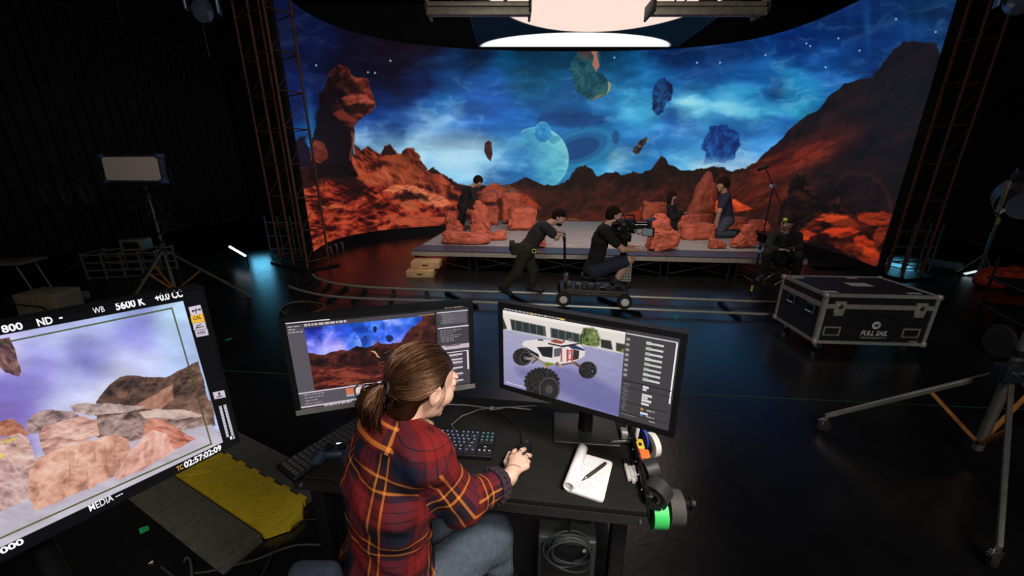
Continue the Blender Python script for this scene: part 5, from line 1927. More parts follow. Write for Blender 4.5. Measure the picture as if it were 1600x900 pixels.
# microphone boom on a stand beside him
Yb = G(1173, 460, 0).y
base_ = G(1176, 456, 0)
t = thing('microphone_stand', 'thin black stand with a boom pole and microphone beside the seated man', 'stand', (base_.x, base_.y, 0))
topb = AY(1208, 291, Yb)
topb = Vector((topb.x, topb.y, topb.z))
bx = Vector((AY(1173, 460, Yb).x, Yb, .02))
MB().tube([bx, bx.lerp(topb, .45)], .014, 10).tube([bx.lerp(topb, .44), topb], .010, 10).lathe([(.022, -.03), (.022, .03)], bx.lerp(topb, .45), topb - bx, 12).build('pole', BLACKM, t, bx)
mb = MB()
mb.lathe([(.03, -.04), (.03, .04)], topb, (0, 1, 0), 14)
mb.build('clamp', ALU, t, topb)
b1, b2 = AY(1196, 262, Yb - .2), AY(1226, 335, Yb + .3)
bp_ = MB().tube([b1, b2], .008, 8).build('boom_pole', mat('boom_red', (.12, .03, .03), .5), t, b1)
MB().tube([b1 + Vector((-.10, -.02, -.03)), b1 + Vector((.03, 0, .03))], .028, 12).build('microphone', mat('mic_foam', (.02, .02, .02), 1.0), t, b1)
MB().tube([bx.lerp(topb, .12), G(1158, 429, .01) + Vector((0, .0, 0))], .008, 8).build('leg', ALU, t, bx)
MB().tube([bx.lerp(topb, .12), bx + Vector((.35, .1, -.01))], .008, 8).build('leg', BLACKM, t, bx)
MB().tube([bx.lerp(topb, .12), bx + Vector((.05, -.25, -.01))], .008, 8).build('leg', BLACKM, t, bx)
MB().tube([bx.lerp(topb, .02), bx.lerp(topb, .08)], .016, 8).build('yellow_band', mat('yellow_tape', (.7, .5, .05), .6), t, bx)
MB().tube([bx.lerp(topb, .40), bx.lerp(topb, .47)], .017, 8).build('blue_band', mat('blue_tape', (.1, .3, .6), .6), t, bx)

# ------------------------------------------------------------------ truss towers
RED = mat('rusty_truss_paint', (.12, .045, .02), .6, .3, .5, 25)


def tower(label, base, rz, W, Dp, Ht, m):
    t = thing('truss_tower', label, 'truss', base, rz)
    for x in (-W / 2, 0, W / 2):
        for y in ((-Dp / 2, Dp / 2) if x else (-Dp / 2,)):
            lbuild(MB().tube([(x, y, 0), (x, y, Ht)], .024, 8), 'upright', m, t)
    n = int(Ht / .62)
    for k in range(n + 1):
        z = .18 + k * .62
        if z > Ht:
            break
        mb = MB()
        for y in (-Dp / 2, Dp / 2):
            mb.tube([(-W / 2, y, z), (W / 2, y, z)], .012, 6)
        for x in (-W / 2, W / 2):
            mb.tube([(x, -Dp / 2, z), (x, Dp / 2, z)], .012, 6)
            mb.tube([(x, -Dp / 2, z), (x, Dp / 2, min(z + .6, Ht))], .006, 6)
        lbuild(mb, 'rung_frame', m, t)
    lbuild(MB().box((0, 0, .02), (W + .3, Dp + .3, .04)), 'base_plate', BLACKM, t)
    return t


a = G(446, 412, 0)
b = G(489, 424, 0)
tower('tall truss tower beside the left end of the LED wall', ((a.x + b.x) / 2, (a.y + b.y) / 2 + .25, 0), math.atan2(b.y - a.y, b.x - a.x), (b - a).length, .45, 6.8, RED)
a = G(1384, 428, 0)
b = G(1436, 440, 0)
tower('tall truss tower beside the right end of the LED wall', ((a.x + b.x) / 2 + .1, (a.y + b.y) / 2 + .25, 0), math.atan2(b.y - a.y, b.x - a.x), (b - a).length, .45, 6.8, RED)


# ------------------------------------------------------------------ hanging light fixtures
def fixture(label, x0, x1, ybot, Yd):
    a, b_ = AY(x0, ybot, Yd), AY(x1, ybot, Yd)
    W = (b_ - a).length
    t = thing('studio_light', label, 'light', ((a.x + b_.x) / 2, Yd, a.z + .12), 0)
    cs = mat('fixture_grey', (.16, .14, .11), .5, .5, .2)
    lbuild(MB().box((0, .12, 0), (W, .34, .05), bev=.008).box((0, -.06, -.08), (W, .03, .08), bev=.005), 'housing', cs, t)
    lbuild(MB().box((0, .12, .045), (.22, .18, .05), bev=.006).tube([(-.3, .1, .03), (-.2, .05, .12), (0, .1, .10), (.25, .06, .14), (.34, .1, .03)], .01, 6), 'ballast', BLACKM, t)
    for s_ in (-1, 1):
        lbuild(MB().box((s_ * W / 2, .08, -.01), (.03, .36, .16), bev=.01), 'end_cap', BLACK, t)
        lbuild(MB().box((s_ * W * .27, .12, .04), (.08, .1, .04), bev=.006), 'bracket', BLACKM, t)
        lbuild(MB().tube([(s_ * W * .27, .12, .05), (s_ * W * .27, .12, 8.5 - a.z - .12)], .012, 8), 'hanger_pipe', BLACKM, t)
    for k in range(5):
        lbuild(MB().tube([(-W / 2 + .1 + k * (W - .2) / 4, -.03 + 0, -.09), (-W / 2 + .1 + k * (W - .2) / 4, .24, -.03)], .006, 6), 'rib', BLACKM, t)
    return t


fixture('grey light fixture hanging left of the glowing pink disc', 668, 828, 27, 5.2)
fixture('grey light fixture hanging right of the glowing pink disc', 1018, 1193, 27, 5.2)
for nm, lb, px, py, Y_, rz_ in (('moving_light', 'small moving spotlight under the dark ceiling at the upper left', 316, 8, 5.0, .4), ('moving_light', 'small spotlight cut by the upper right picture corner', 1590, -4, 5.0, -.5)):
    p = AY(px, py, Y_)
    t = thing(nm, lb, 'light', p, rz_)
    cs = mat('dim_blue_metal', (.10, .14, .19), .4, .5, .3)
    lbuild(MB().box((0, 0, .2), (.3, .2, .1), bev=.02), 'base', cs, t)
    lbuild(MB().box((-.15, 0, .05), (.03, .1, .25), bev=.01).box((.15, 0, .05), (.03, .1, .25), bev=.01).box((0, 0, .165), (.3, .1, .03)), 'yoke', cs, t)
    lbuild(MB().lathe([(.08, 0), (.1, .08), (.1, .2), (.07, .27)], (0, .08, .02), (0, -.8, -.6), 20), 'lamp_head', cs, t)
    lbuild(MB().tube([(0, 0, .25), (0, 0, 8.5 - p.z)], .02, 8), 'hanger_pipe', BLACKM, t)


# ------------------------------------------------------------------ desk (production cart)
dFL, dFR = G(456, 742, DESK_Z), G(1012, 800, DESK_Z)
ddir = (dFR - dFL)
DW = ddir.length
ddir.normalize()
dang = math.atan2(ddir.y, ddir.x)
dback = Vector((-ddir.y, ddir.x, 0))
DD = (G(760, 622, DESK_Z) - dFL).dot(dback)
desk = thing('desk', 'black equipment cart desk carrying the two monitors, keyboard and notepad', 'desk', dFL, dang)
DESKM = mat('black_desk_mat', (.0075, .0075, .0065), .75, 0, .25, 8, .25, 120, spec=.2)
lbuild(MB().box((DW / 2, DD / 2, -.011), (DW, DD, .022), bev=.004), 'tabletop', DESKM, desk)
EDGE = mat('desk_edge_metal', (.05, .05, .048), .35, .7)
lbuild(MB().box((DW / 2, .006, -.04), (DW, .02, .035)).box((DW / 2, DD - .006, -.04), (DW, .02, .035)), 'rail', EDGE, desk)
for y in (.0,):
    for x in (.03, DW * .52, DW - .02):
        lbuild(MB().lathe([(.006, 0), (.006, .003), (.003, .005)], (x, -.005, -.038), (0, -1, 0), 10), 'bolt', STEEL, desk)
for x in (.05, DW - .07):
    for y in (.06, DD - .06):
        lbuild(MB().box((x, y, -DESK_Z / 2 + .02), (.05, .05, DESK_Z - .16), bev=.004), 'leg', BLACKM, desk)
        lbuild(MB().lathe([(.045, -.016), (.05, -.01), (.05, .01), (.045, .016)], (x, y, -DESK_Z + .052), (0, 1, 0), 16).box((x, y, -DESK_Z + .10), (.05, .05, .03)), 'caster', RUBBER, desk)
lbuild(MB().box((DW / 2, DD / 2, -.47), (DW - .1, DD - .1, .02)).box((DW / 2, .05, -.455), (DW - .1, .015, .05)), 'shelf', BLACKM, desk)
lbuild(MB().box((DW * .66, DD * .4, -.12), (.5, .35, .012)).box((DW * .66 - .24, DD * .4, -.08), (.012, .35, .09)).box((DW * .66 + .24, DD * .4, -.08), (.012, .35, .09)), 'cable_tray', BLACKM, desk)


def desk_at(px, py, z=0.0):
    return G(px, py, DESK_Z + z)


# computer tower, adapters and cables below the desktop
def local_thing(name, label, cat, p, rz=0.0, group=None):
    return thing(name, label, cat, p, rz, group)


p = desk.matrix_basis @ Vector((DW * .80, DD * .42, -.459))
t = local_thing('computer_tower', 'dark metal computer case on the lower shelf under the notepad', 'computer', p, dang)
lbuild(MB().box((0, 0, .14), (.20, .42, .28), bev=.008), 'case', mat('dim_grey_case', (.035, .04, .038), .5, .3), t)
lbuild(MB().box((0, -.212, .14), (.17, .006, .24)), 'front_grille', BLACK, t)
lbuild(MB().lathe([(.008, 0), (.008, .004)], (.06, -.216, .25), (0, -1, 0), 12), 'power_button', STEEL, t)
p = desk.matrix_basis @ Vector((DW * .62, DD * .35, -.1135))
t = local_thing('power_adapter', 'small dark green power adapter in the cable tray by the woman knee', 'adapter', p, dang + .5)
lbuild(MB().box((0, 0, .018), (.11, .055, .035), bev=.006), 'case', mat('dark_green_case', (.04, .08, .07), .5), t)
lbuild(MB().tube([(-.05, 0, .02), (-.09, .01, .02), (-.16, .03, .012)], .003, 6), 'cord', RUBBER, t)
p = desk.matrix_basis @ Vector((DW * .45, DD * .3, -.459))
t = local_thing('rack_unit', 'black box with pale label strips on the lower shelf left of the coiled cable', 'equipment', p, dang)
lbuild(MB().box((0, 0, .1), (.3, .32, .2), bev=.005), 'case', BLACKM, t)
for k in range(3):
    lbuild(MB().box((.02, -.161, .06 + k * .05), (.16, .003, .016)), 'label_strip', mat('pale_label', (.4, .4, .38), .6), t)
_cp = G(893, 796, DESK_Z) - dFL
p = desk.matrix_basis @ Vector((_cp.dot(ddir), .04, -.12))
t = local_thing('coiled_cable', 'coil of thin black cable hanging under the desk front edge', 'cable', p, dang)
mb = MB()
rs = random.Random(11)
for k in range(7):
    pts = []
    r_ = .058 + rs.random() * .016
    ox, oz = rs.random() * .02 - .01, rs.random() * .02
    for i in range(25):
        a = 2 * math.pi * i / 24
        pts.append((ox + r_ * 1.1 * math.cos(a), -.02 - k * .005 + .006 * math.sin(a * 2 + k), -.10 + oz + r_ * math.sin(a)))
    mb.tube(pts, .003, 6)
lbuild(mb, 'coil', mat('cable_grey', (.025, .03, .033), .5), t)
lbuild(MB().tube([(0, -.02, .06), (0, -.02, -.015)], .006, 8), 'hook', BLACKM, t)

# gear at the left end of the desk
p = desk_at(512, 702)
t = local_thing('small_keyboard', 'dim black keyboard lying at the left end of the desk', 'keyboard', desk_at(496, 712), dang + 1.12)
lbuild(MB().box((0.05, 0, .009), (.34, .12, .018), bev=.005), 'case', BLACK, t)
kproto = lbuild(MB().box((0, 0, .021), (.015, .015, .008), bev=.002), 'key', mat('dim_key', (.03, .03, .032), .5), t)
for i in range(16):
    for j in range(5):
        if i == j == 0:
            kproto.location = (-.10, -.045, 0)
            continue
        k = kproto.copy()
        COL.objects.link(k)
        k.location = (-.10 + i * .0195, -.045 + j * .0205, 0)
t = local_thing('game_controller', 'dark blue control pad with a white lamp at the left end of the desk', 'controller', desk_at(527, 712), dang + .2)
lbuild(MB().box((0, 0, .02), (.10, .06, .032), bev=.015).lathe([(.028, 0), (.026, .03), (.01, .045)], (-.05, -.015, .02), (-.3, -1, -.25), 14).lathe([(.028, 0), (.026, .03), (.01, .045)], (.05, -.015, .02), (.3, -1, -.25), 14), 'shell', mat('dark_blue_shell', (.010, .020, .038), .5), t)
lbuild(MB().box((.0, .032, .026), (.022, .006, .008)), 'lamp', emat('pad_lamp', (.9, .95, 1), 1.2), t)
lbuild(MB().lathe([(.012, 0), (.014, .015), (.010, .018)], (-.02, -.005, .036), (0, 0, 1), 12).lathe([(.012, 0), (.014, .015), (.010, .018)], (.025, -.005, .036), (0, 0, 1), 12), 'thumb_sticks', BLACK, t)

# keyboard
kTR, kTL, kBR = desk_at(775, 677.5, .02), desk_at(680, 672, .02), desk_at(767, 725, .02)
kx = (kTR - kTL)
kx.z = 0
kx.normalize()
kang = math.atan2(kx.y, kx.x)
ky = Vector((-kx.y, kx.x, 0))
KD = .128
KW = .352
kb = thing('keyboard', 'black mechanical keyboard with glowing violet and green key legends', 'keyboard', (kTR.x, kTR.y, DESK_Z), kang)
lbuild(MB().box((-KW / 2, -KD / 2, .010), (KW, KD, .02), bev=.004), 'case', BLACK, kb)
U = .0188
legs_ = [emat('legend_violet', (.42, .36, 1.0), 1.0), emat('legend_blue', (.35, .6, 1.0), .9), emat('legend_green', (.1, .75, .55), .8), emat('legend_pale', (.7, .75, 1.0), 1.0)]
protos = {}


def key(u, row, wd, lm):
    kk = (wd, lm)
    x = -KW + .007 + (u + wd / 2) * U
    y = -.012 - row * U - (0.003 if row else 0)
    if kk not in protos:
        mb = MB()
        w_ = wd * U - .002
        mb.add([(-w_ / 2, -.0084, 0), (w_ / 2, -.0084, 0), (w_ / 2, .0084, 0), (-w_ / 2, .0084, 0), (-w_ / 2 + .0025, -.006, .0095), (w_ / 2 - .0025, -.006, .0095), (w_ / 2 - .0025, .0065, .0095), (-w_ / 2 + .0025, .0065, .0095)],
               [(3, 2, 1, 0), (4, 5, 6, 7), (0, 1, 5, 4), (1, 2, 6, 5), (2, 3, 7, 6), (3, 0, 4, 7)])
        mb.box((0, .0025, .0098), (.0062, .0034, .0008), mi=1)
        o = lbuild(mb, 'key', [mat('keycap', (.02, .02, .022), .5), legs_[lm]], kb)
        protos[kk] = o
    else:
        o = protos[kk].copy()
        COL.objects.link(o)
    o.location = (x, y, .019)


def lm_of(u):
    return 0 if u < 11 else (1 if u < 15 else 2)


for u in [0, 2, 3, 4, 5, 6.5, 7.5, 8.5, 9.5, 11, 12, 13, 14]:
    key(u, 0, 1, lm_of(u))
rows = [[1] * 13 + [2], [1.5] + [1] * 12 + [1.5], [1.75] + [1] * 11 + [2.25], [2.25] + [1] * 10 + [2.75], [1.25, 1.25, 1.25, 6.25, 1.25, 1.25, 1.25, 1.25]]
for r_, ws in enumerate(rows):
    u = 0
    for w_ in ws:
        key(u, r_ + 1, w_, lm_of(u) if r_ != 4 else 0)
        u += w_
for r_ in (0, 1, 2):
    for k in range(3):
        key(15.25 + k, r_, 1, 2)
key(16.25, 4, 1, 3)
for k in range(3):
    key(15.25 + k, 5, 1, 3)
mb = MB().tube([kb.matrix_basis @ Vector((-KW * .45, 0, .008)), desk_at(705, 664, .006), desk_at(722, 650, .006), desk_at(748, 640, .008), desk_at(768, 637, .01), desk_at(800, 636, .006), desk_at(838, 634, .006)], .0025, 6)
tag(mb.build('keyboard_cable', mat('cable_grey2', (.10, .10, .11), .5), None, desk_at(722, 650)), 'grey cable running from the keyboard to the cable knot at the desk back', 'cable')
mb = MB().tube([desk_at(700, 632, .006), desk_at(730, 633, .006), desk_at(760, 637, .012), desk_at(772, 640, .014), desk_at(792, 636, .008), desk_at(830, 640, .004)], .003, 6).lathe([(.008, -.01), (.01, 0), (.008, .01)], desk_at(768, 638, .012), (1, .2, 0), 10)
tag(mb.build('cable_knot', mat('cable_pale', (.16, .16, .16), .5), None, desk_at(760, 637)), 'bundle of thin pale cables tied in a knot between the two monitors', 'cable')
mb = MB().tube([desk_at(817, 694, .02), desk_at(816, 680, .008), desk_at(812, 668, .005), desk_at(800, 658, .005), desk_at(792, 650, .005), desk_at(782, 643, .006)], .0022, 6)
tag(mb.build('mouse_cable', RUBBER, None, desk_at(812, 668)), 'thin black mouse cable winding back across the desk', 'cable')

# mouse
mp = desk_at(816, 711)
ms = thing('mouse', 'black computer mouse under the woman right hand', 'mouse', mp, -.55)
S = SDF(.01)
S.ell((0, 0, .012), (.030, .056, .026))
a_, b_ = S.mesh(.003)
a_[:, 2] = np.maximum(a_[:, 2], 0)
me = bpy.data.meshes.new('shell')
me.from_pydata(a_.tolist(), [], b_.tolist())
me.polygons.foreach_set('use_smooth', [True] * len(me.polygons))
me.materials.append(BLACK)
o = bpy.data.objects.new('shell', me)
COL.objects.link(o)
o.parent = ms
lbuild(MB().lathe([(.009, -.004), (.009, .004)], (0, .034, .034), (1, 0, 0), 14), 'scroll_wheel', RUBBER, ms)

# notepad with its front pages rolled over
nTL, nTR, nBR, nBL = desk_at(904, 704, .008), desk_at(956, 721, .008), desk_at(945, 782, .008), desk_at(882, 764, .008)
nx = ((nTR - nTL) + (nBR - nBL)) / 2
NW = nx.length
nx.normalize()
ny = ((nTL - nBL) + (nTR - nBR)) / 2
ny = (ny - nx * ny.dot(nx))
NH = ny.length
ny.normalize()
np_ = thing('notepad', 'white notepad with handwritten lines and its used pages rolled to the left', 'notepad', (nBL.x, nBL.y, DESK_Z), math.atan2(nx.y, nx.x))
PAPER = mat('paper', (.74, .71, .72), .8, 0, .03, 20)
mb = MB()
rc = .012
pts = [(0, 0), (NW - rc, 0), (NW - .003, .003), (NW, rc), (NW, NH - rc), (NW - .003, NH - .003), (NW - rc, NH), (0, NH)]
mb.prism([(x, y, .001) for x, y in pts], (0, 0, 0), (0, 0, .007))
lbuild(mb, 'paper_block', PAPER, np_)
mb = MB()
R_ = .017
vs, fs = [], []
n_ = 22
for i in range(n_ + 1):
    a = -math.pi * .5 + math.pi * 1.55 * i / n_ + .0
    rr = R_ * (1 + .1 * i / n_)
    for y in (-.004, NH + .006):
        vs.append((-.004 - rr * math.sin(a + math.pi / 2) * 1.05 + .018, y, .009 + R_ + rr * -math.cos(a + math.pi / 2)))
for i in range(n_):
    fs.append((2 * i, 2 * i + 1, 2 * i + 3, 2 * i + 2))
mb.add(vs, fs, 0, True)
rp = lbuild(mb, 'rolled_pages', PAPER, np_)
md = rp.modifiers.new('thick', 'SOLIDIFY')
md.thickness = .002
lbuild(MB().box((.004, NH / 2, .004), (.012, NH, .009)), 'black_edge_strip', BLACK, np_)  # black strip along the left edge, under the rolled pages
mb = MB()
rs = random.Random(5)
for k in range(14):
    y = NH * (.88 - k * .058)
    if k in (4, 9):
        continue
    x = NW * .22 + rs.random() * .006
    e = NW * (.45 + .45 * rs.random()) if k < 9 else NW * (.3 + .4 * rs.random())
    while x < e:
        l = .003 + rs.random() * .009
        mb.box((x + l / 2, y + rs.random() * .0015, .0083), (l, .0009, .0004))
        if rs.random() < .5:
            mb.box((x + l / 2, y + .001, .0083), (.0008, .003, .0004))
        x += l + .003
lbuild(mb, 'handwriting', mat('pencil_grey', (.22, .21, .22), .8), np_)
pA, pB = desk_at(910, 751, .013), desk_at(948, 722.5, .016)
pv = (pB - pA)
pv.normalize()
pn = thing('pen', 'black pen lying diagonally on the white notepad', 'pen', (pA.x, pA.y, DESK_Z + .008), math.atan2(pv.y, pv.x))
lbuild(MB().lathe([(.0012, 0), (.0045, .018), (.0062, .03), (.0062, .105), (.0055, .12), (.003, .128)], (0, 0, .0065), (1, 0, 0), 14), 'barrel', mat('pen_black', (.025, .02, .02), .4), pn)
lbuild(MB().lathe([(.0008, -.001), (.003, .01), (.0047, .018)], (0, 0, .0065), (1, 0, 0), 10), 'tip', STEEL, pn)
lbuild(MB().box((.10, 0, .0145), (.045, .004, .0015)), 'clip', BLACKM, pn)
# markers
for k, (x0, y0, x1, y1) in enumerate(((983.5, 750, 975, 716), (990.5, 753.5, 981, 719), (994, 750, 988, 720))):
    a, b = desk_at(x0, y0, .008), desk_at(x1, y1, .008)
    v = (b - a).normalized()
    L = (b - a).length
    t = thing('marker_pen', ('leftmost', 'middle', 'rightmost')[k] + ' of three silver markers with black caps beside the notepad', 'pen', (a.x, a.y, DESK_Z), math.atan2(v.y, v.x), 'silver markers on the desk')
    lbuild(MB().lathe([(.006, 0), (.0072, .004), (.0075, L * .68)], (0, 0, .0076), (1, 0, 0), 14), 'barrel', mat('marker_silver', (.55, .54, .52), .45, .2), t)
    lbuild(MB().lathe([(.0075, L * .68), (.0072, L * .74), (.006, L * .96), (.004, L)], (0, 0, .0076), (1, 0, 0), 14), 'pen_cap', BLACK, t)
a, b = desk_at(950, 692, .01), desk_at(984, 690, .01)
v = b - a
t = thing('penlight', 'black knurled penlight lying in front of the monitor base', 'torch', (a.x, a.y, DESK_Z), math.atan2(v.y, v.x))
mb = MB().lathe([(.008, 0), (.009, .01), (.007, .02), (.007, v.length * .8), (.009, v.length * .85), (.009, v.length)], (0, 0, .0095), (1, 0, 0), 14)
lbuild(mb, 'barrel', BLACKM, t)
mb = MB()
for k in range(9):
    mb.box((.02 + k * v.length / 12, -.001, .0167), (.005, .004, .0008))
lbuild(mb, 'pale_marking', mat('pale_mark', (.5, .5, .5), .6), t)
t = thing('memory_card_case', 'small dark case standing behind the penlight at the desk edge', 'case', desk_at(975, 681), dang)
lbuild(MB().box((0, 0, .012), (.03, .05, .024), bev=.004), 'shell', GREYP, t)
lbuild(MB().box((0, -.01, .0245), (.02, .012, .002)), 'label_strip', PAPER, t)

# tool holder along the right edge of the desk with tape rolls
e0, e1 = desk_at(984, 664, .02), desk_at(1011, 790, .0)
ev = (e1 - e0)
ev.z = 0
EL = ev.length
ev.normalize()
th_ = thing('tool_rack', 'black rack clamped to the right desk edge holding tape and tools', 'rack', (e0.x, e0.y, DESK_Z), math.atan2(ev.y, ev.x))
lbuild(MB().box((EL / 2, .0, .012), (EL, .016, .05), bev=.003).box((EL / 2, .02, -.012), (EL, .05, .006)), 'bracket', BLACKM, th_)
for k in range(5):
    lbuild(MB().lathe([(.005, 0), (.005, .004)], (.08 + k * EL / 6, -.008, .018), (0, -1, 0), 10), 'screw', STEEL, th_)
mb = MB()
for k in range(10):
    x = .04 + k * EL / 11
    mb.tube([(x, -.004, .034), (x + .012, -.006, .06), (x + .02, .004, .036)], .003, 6)
lbuild(mb, 'clip_loops', BLACKM, th_)


def roll(label, px, py, z, r, w, m, axis=None, core=.55, name='tape_roll', grp='rolls of tape on the desk rack'):
    c = G(px, py, z)
    ax = axis or ev
    t = thing(name, label, 'tape', c, 0, grp)
    ri = r * core
    MBt = MB().lathe([(ri, -w / 2), (r, -w / 2), (r, w / 2), (ri, w / 2), (ri, -w / 2)], (0, 0, 0), ax, 36)
    MBt.f = MBt.f[:-2]
    MBt.mi = MBt.mi[:-2]
    MBt.sm = [False] * len(MBt.f)
    for i in range(len(MBt.sm)):
        MBt.sm[i] = True
    lbuild(MBt, 'tape', m, t)
    MBc = MB().lathe([(ri - .003, -w / 2), (ri, -w / 2), (ri, w / 2), (ri - .003, w / 2), (ri - .003, -w / 2)], (0, 0, 0), ax, 28)
    MBc.f = MBc.f[:-2]
    MBc.mi = MBc.mi[:-2]
    MBc.sm = MBc.sm[:-2]
    lbuild(MBc, 'core', mat('cardboard', (.3, .22, .14), .8), t)
    return t


evx = Vector((ev.y, -ev.x, 0)) * -1
roll('white tape roll on the desk rack, half hidden by the monitor corner', 1017, 694, .90, .05, .024, mat('white_tape', (.72, .72, .70), .5), Vector((1, .3, 0)))
roll('black tape roll beside the white one at the monitor corner', 1010, 690, .90, .048, .022, mat('black_tape', (.02, .02, .02), .6), Vector((1, .3, 0)))
roll('blue tape roll edge showing below the monitor corner', 1003, 684, .91, .045, .012, mat('blue_tape_roll', (.03, .06, .4), .5), Vector((1, .3, 0)))
roll('green tape roll hanging at the right front corner of the desk', 1027, 800, .86, .05, .046, mat('green_tape', (.05, .62, .14), .5, 0, .08), Vector((1, -.05, 0)))
roll('wide dark grey tape roll right of the green one', 1052, 792, .87, .055, .046, mat('gaffer_grey', (.06, .055, .05), .7), Vector((1, -.05, 0)))
roll('black tape roll lying above the green one', 1026, 770, .93, .045, .05, mat('gaffer_black', (.022, .022, .022), .5), Vector((.5, .5, .1)), .5)
roll('smaller black tape roll behind the larger black one', 1015, 734, .94, .036, .045, mat('gaffer_black', (.022, .022, .022), .5), Vector((.9, .2, .1)), .5)
t = thing('utility_knife', 'yellow handled cutter clipped at the top of the desk rack', 'tool', desk_at(999, 697, .03), math.atan2(ev.y, ev.x))
lbuild(MB().box((0, 0, 0), (.05, .03, .03), bev=.004), 'handle', mat('yellow_plastic', (.78, .55, .03), .45), t)
lbuild(MB().box((.01, .0, .016), (.012, .01, .006)).box((-.03, -.012, 0), (.05, .006, .03)), 'slider', BLACK, t)
t = thing('spirit_level', 'orange plastic tool clipped under the yellow cutter on the rack', 'tool', desk_at(1007, 713, .025), math.atan2(ev.y, ev.x))
lbuild(MB().box((0, 0, 0), (.045, .036, .028), bev=.003), 'body', mat('orange_plastic', (.85, .2, .04), .45), t)
lbuild(MB().box((0, -.02, 0), (.06, .006, .03)), 'side', mat('red_plastic', (.3, .02, .03), .45), t)
t = thing('screwdriver', 'small screwdriver with a white and black handle standing in the rack', 'tool', desk_at(994, 684, .015), 0)
lbuild(MB().lathe([(.006, 0), (.008, .01), (.008, .05), (.005, .06)], (0, 0, 0), (0.1, .1, 1), 12), 'handle', WHITEP, t)
lbuild(MB().lathe([(.003, -.05), (.003, 0)], (0, 0, 0), (0.1, .1, 1), 8), 'blade', STEEL, t)
cL = G(1060, 786, .87)
t = thing('clamp_knob', 'dark ribbed clamp knob sticking out right of the tape rolls', 'clamp', cL, 0)
lbuild(MB().lathe([(.012, 0), (.016, .004), (.016, .035), (.012, .04)], (0, 0, 0), (1, -.05, 0), 18), 'grip', BLACKM, t)
lbuild(MB().lathe([(.02, .036), (.022, .04), (.022, .05), (.016, .054)], (0, 0, 0), (1, -.05, 0), 18), 'end_cap', BLACK, t)
lbuild(MB().tube([(0, 0, 0), (-.16, .02, .0)], .007, 8), 'rod', BLACKM, t)

# ------------------------------------------------------------------ the woman at the desk
def plaid():
    m = bpy.data.materials.new('plaid_flannel')
    m.use_nodes = True
    nt = m.node_tree
    b = nt.nodes['Principled BSDF']
    b.inputs['Roughness'].default_value = .9
    b.inputs['Specular IOR Level'].default_value = .2
    at = nt.nodes.new('ShaderNodeAttribute')
    at.attribute_name = 'plaid'
    sp = nt.nodes.new('ShaderNodeSeparateXYZ')
    nt.links.new(at.outputs['Vector'], sp.inputs[0])
    navy, dkr, red, mar, org = (.007, .011, .026), (.022, .005, .007), (.17, .010, .010), (.045, .006, .010), (.62, .20, .03)
    cols = []
    for ax, (stops) in ((0, [(0, navy), (.16, mar), (.24, red), (.335, dkr), (.35, red), (.44, dkr), (.455, red), (.56, mar), (.64, org), (.672, dkr), (.80, org), (.832, mar), (.9, navy)]),
                        (1, [(0, navy), (.14, mar), (.22, red), (.32, dkr), (.335, red), (.43, dkr), (.445, red), (.54, mar), (.62, org), (.655, dkr), (.79, org), (.825, mar), (.9, navy)])):
        mu = nt.nodes.new('ShaderNodeMath')
        mu.operation = 'MULTIPLY'
        mu.inputs[1].default_value = 1 / .2
        nt.links.new(sp.outputs[ax], mu.inputs[0])
        fr = nt.nodes.new('ShaderNodeMath')
        fr.operation = 'FRACT'
        nt.links.new(mu.outputs[0], fr.inputs[0])
        r = nt.nodes.new('ShaderNodeValToRGB')
        r.color_ramp.interpolation = 'CONSTANT'
        e = r.color_ramp.elements
        while len(e) > 1:
            e.remove(e[-1])
        e[0].position, e[0].color = stops[0][0], stops[0][1] + (1,)
        for p_, c_ in stops[1:]:
            q = e.new(p_)
            q.color = c_ + (1,)
        nt.links.new(fr.outputs[0], r.inputs[0])
        cols.append(r)
    mx = nt.nodes.new('ShaderNodeMix')
    mx.data_type = 'RGBA'
    mx.inputs['Factor'].default_value = .5
    nt.links.new(cols[0].outputs[0], mx.inputs['A'])
    nt.links.new(cols[1].outputs[0], mx.inputs['B'])
    nt.links.new(mx.outputs['Result'], b.inputs['Base Color'])
    n = nt.nodes.new('ShaderNodeTexNoise')
    n.inputs['Scale'].default_value = 14
    n.inputs['Detail'].default_value = 6
    tc = nt.nodes.new('ShaderNodeTexCoord')
    nt.links.new(tc.outputs['Object'], n.inputs['Vector'])
    bp = nt.nodes.new('ShaderNodeBump')
    bp.inputs['Strength'].default_value = .35
    bp.inputs['Distance'].default_value = .02
    nt.links.new(n.outputs['Fac'], bp.inputs['Height'])
    nt.links.new(bp.outputs['Normal'], b.inputs['Normal'])
    return m


def A3(v):
    return np.array(v, float)


HD = A3(D(663, 600, 1.13))
SR = A3(D(664, 712, 1.03))
SL = A3(D(590, 692, 1.22))
EL_ = A3(D(722, 783, 1.12))
WR = A3(G(797, 748, .955))
FACE = Vector((.74, .64, -.36)).normalized()
PEL = A3((-.41, .88, .66))
azb = math.radians(45)
FWD = A3((math.sin(azb), math.cos(azb), 0))
LAT = A3((math.cos(azb), -math.sin(azb), 0))
HR, HL = PEL + LAT * .09, PEL - LAT * .09
KR = A3(G(768, 838, .66))
KL = A3(G(733, 812, .64)) + A3((0, .06, 0))
AR = A3((KR[0] + .03, KR[1] + .02, .24))
AL = A3((KL[0] + .02, KL[1] + .05, .24))
MIDS = (SR + SL) / 2
UPB = MIDS - PEL
TLN = np.linalg.norm(UPB)
UPB /= TLN
LAT2 = (SR - SL) / np.linalg.norm(SR - SL)
FW2 = np.cross(UPB, LAT2)
FW2 /= np.linalg.norm(FW2)
LAT2 = np.cross(FW2, UPB)
RTB = np.stack([LAT2, FW2, UPB], 1)
RH = frame3(FACE, (.0, 0.0, 1))


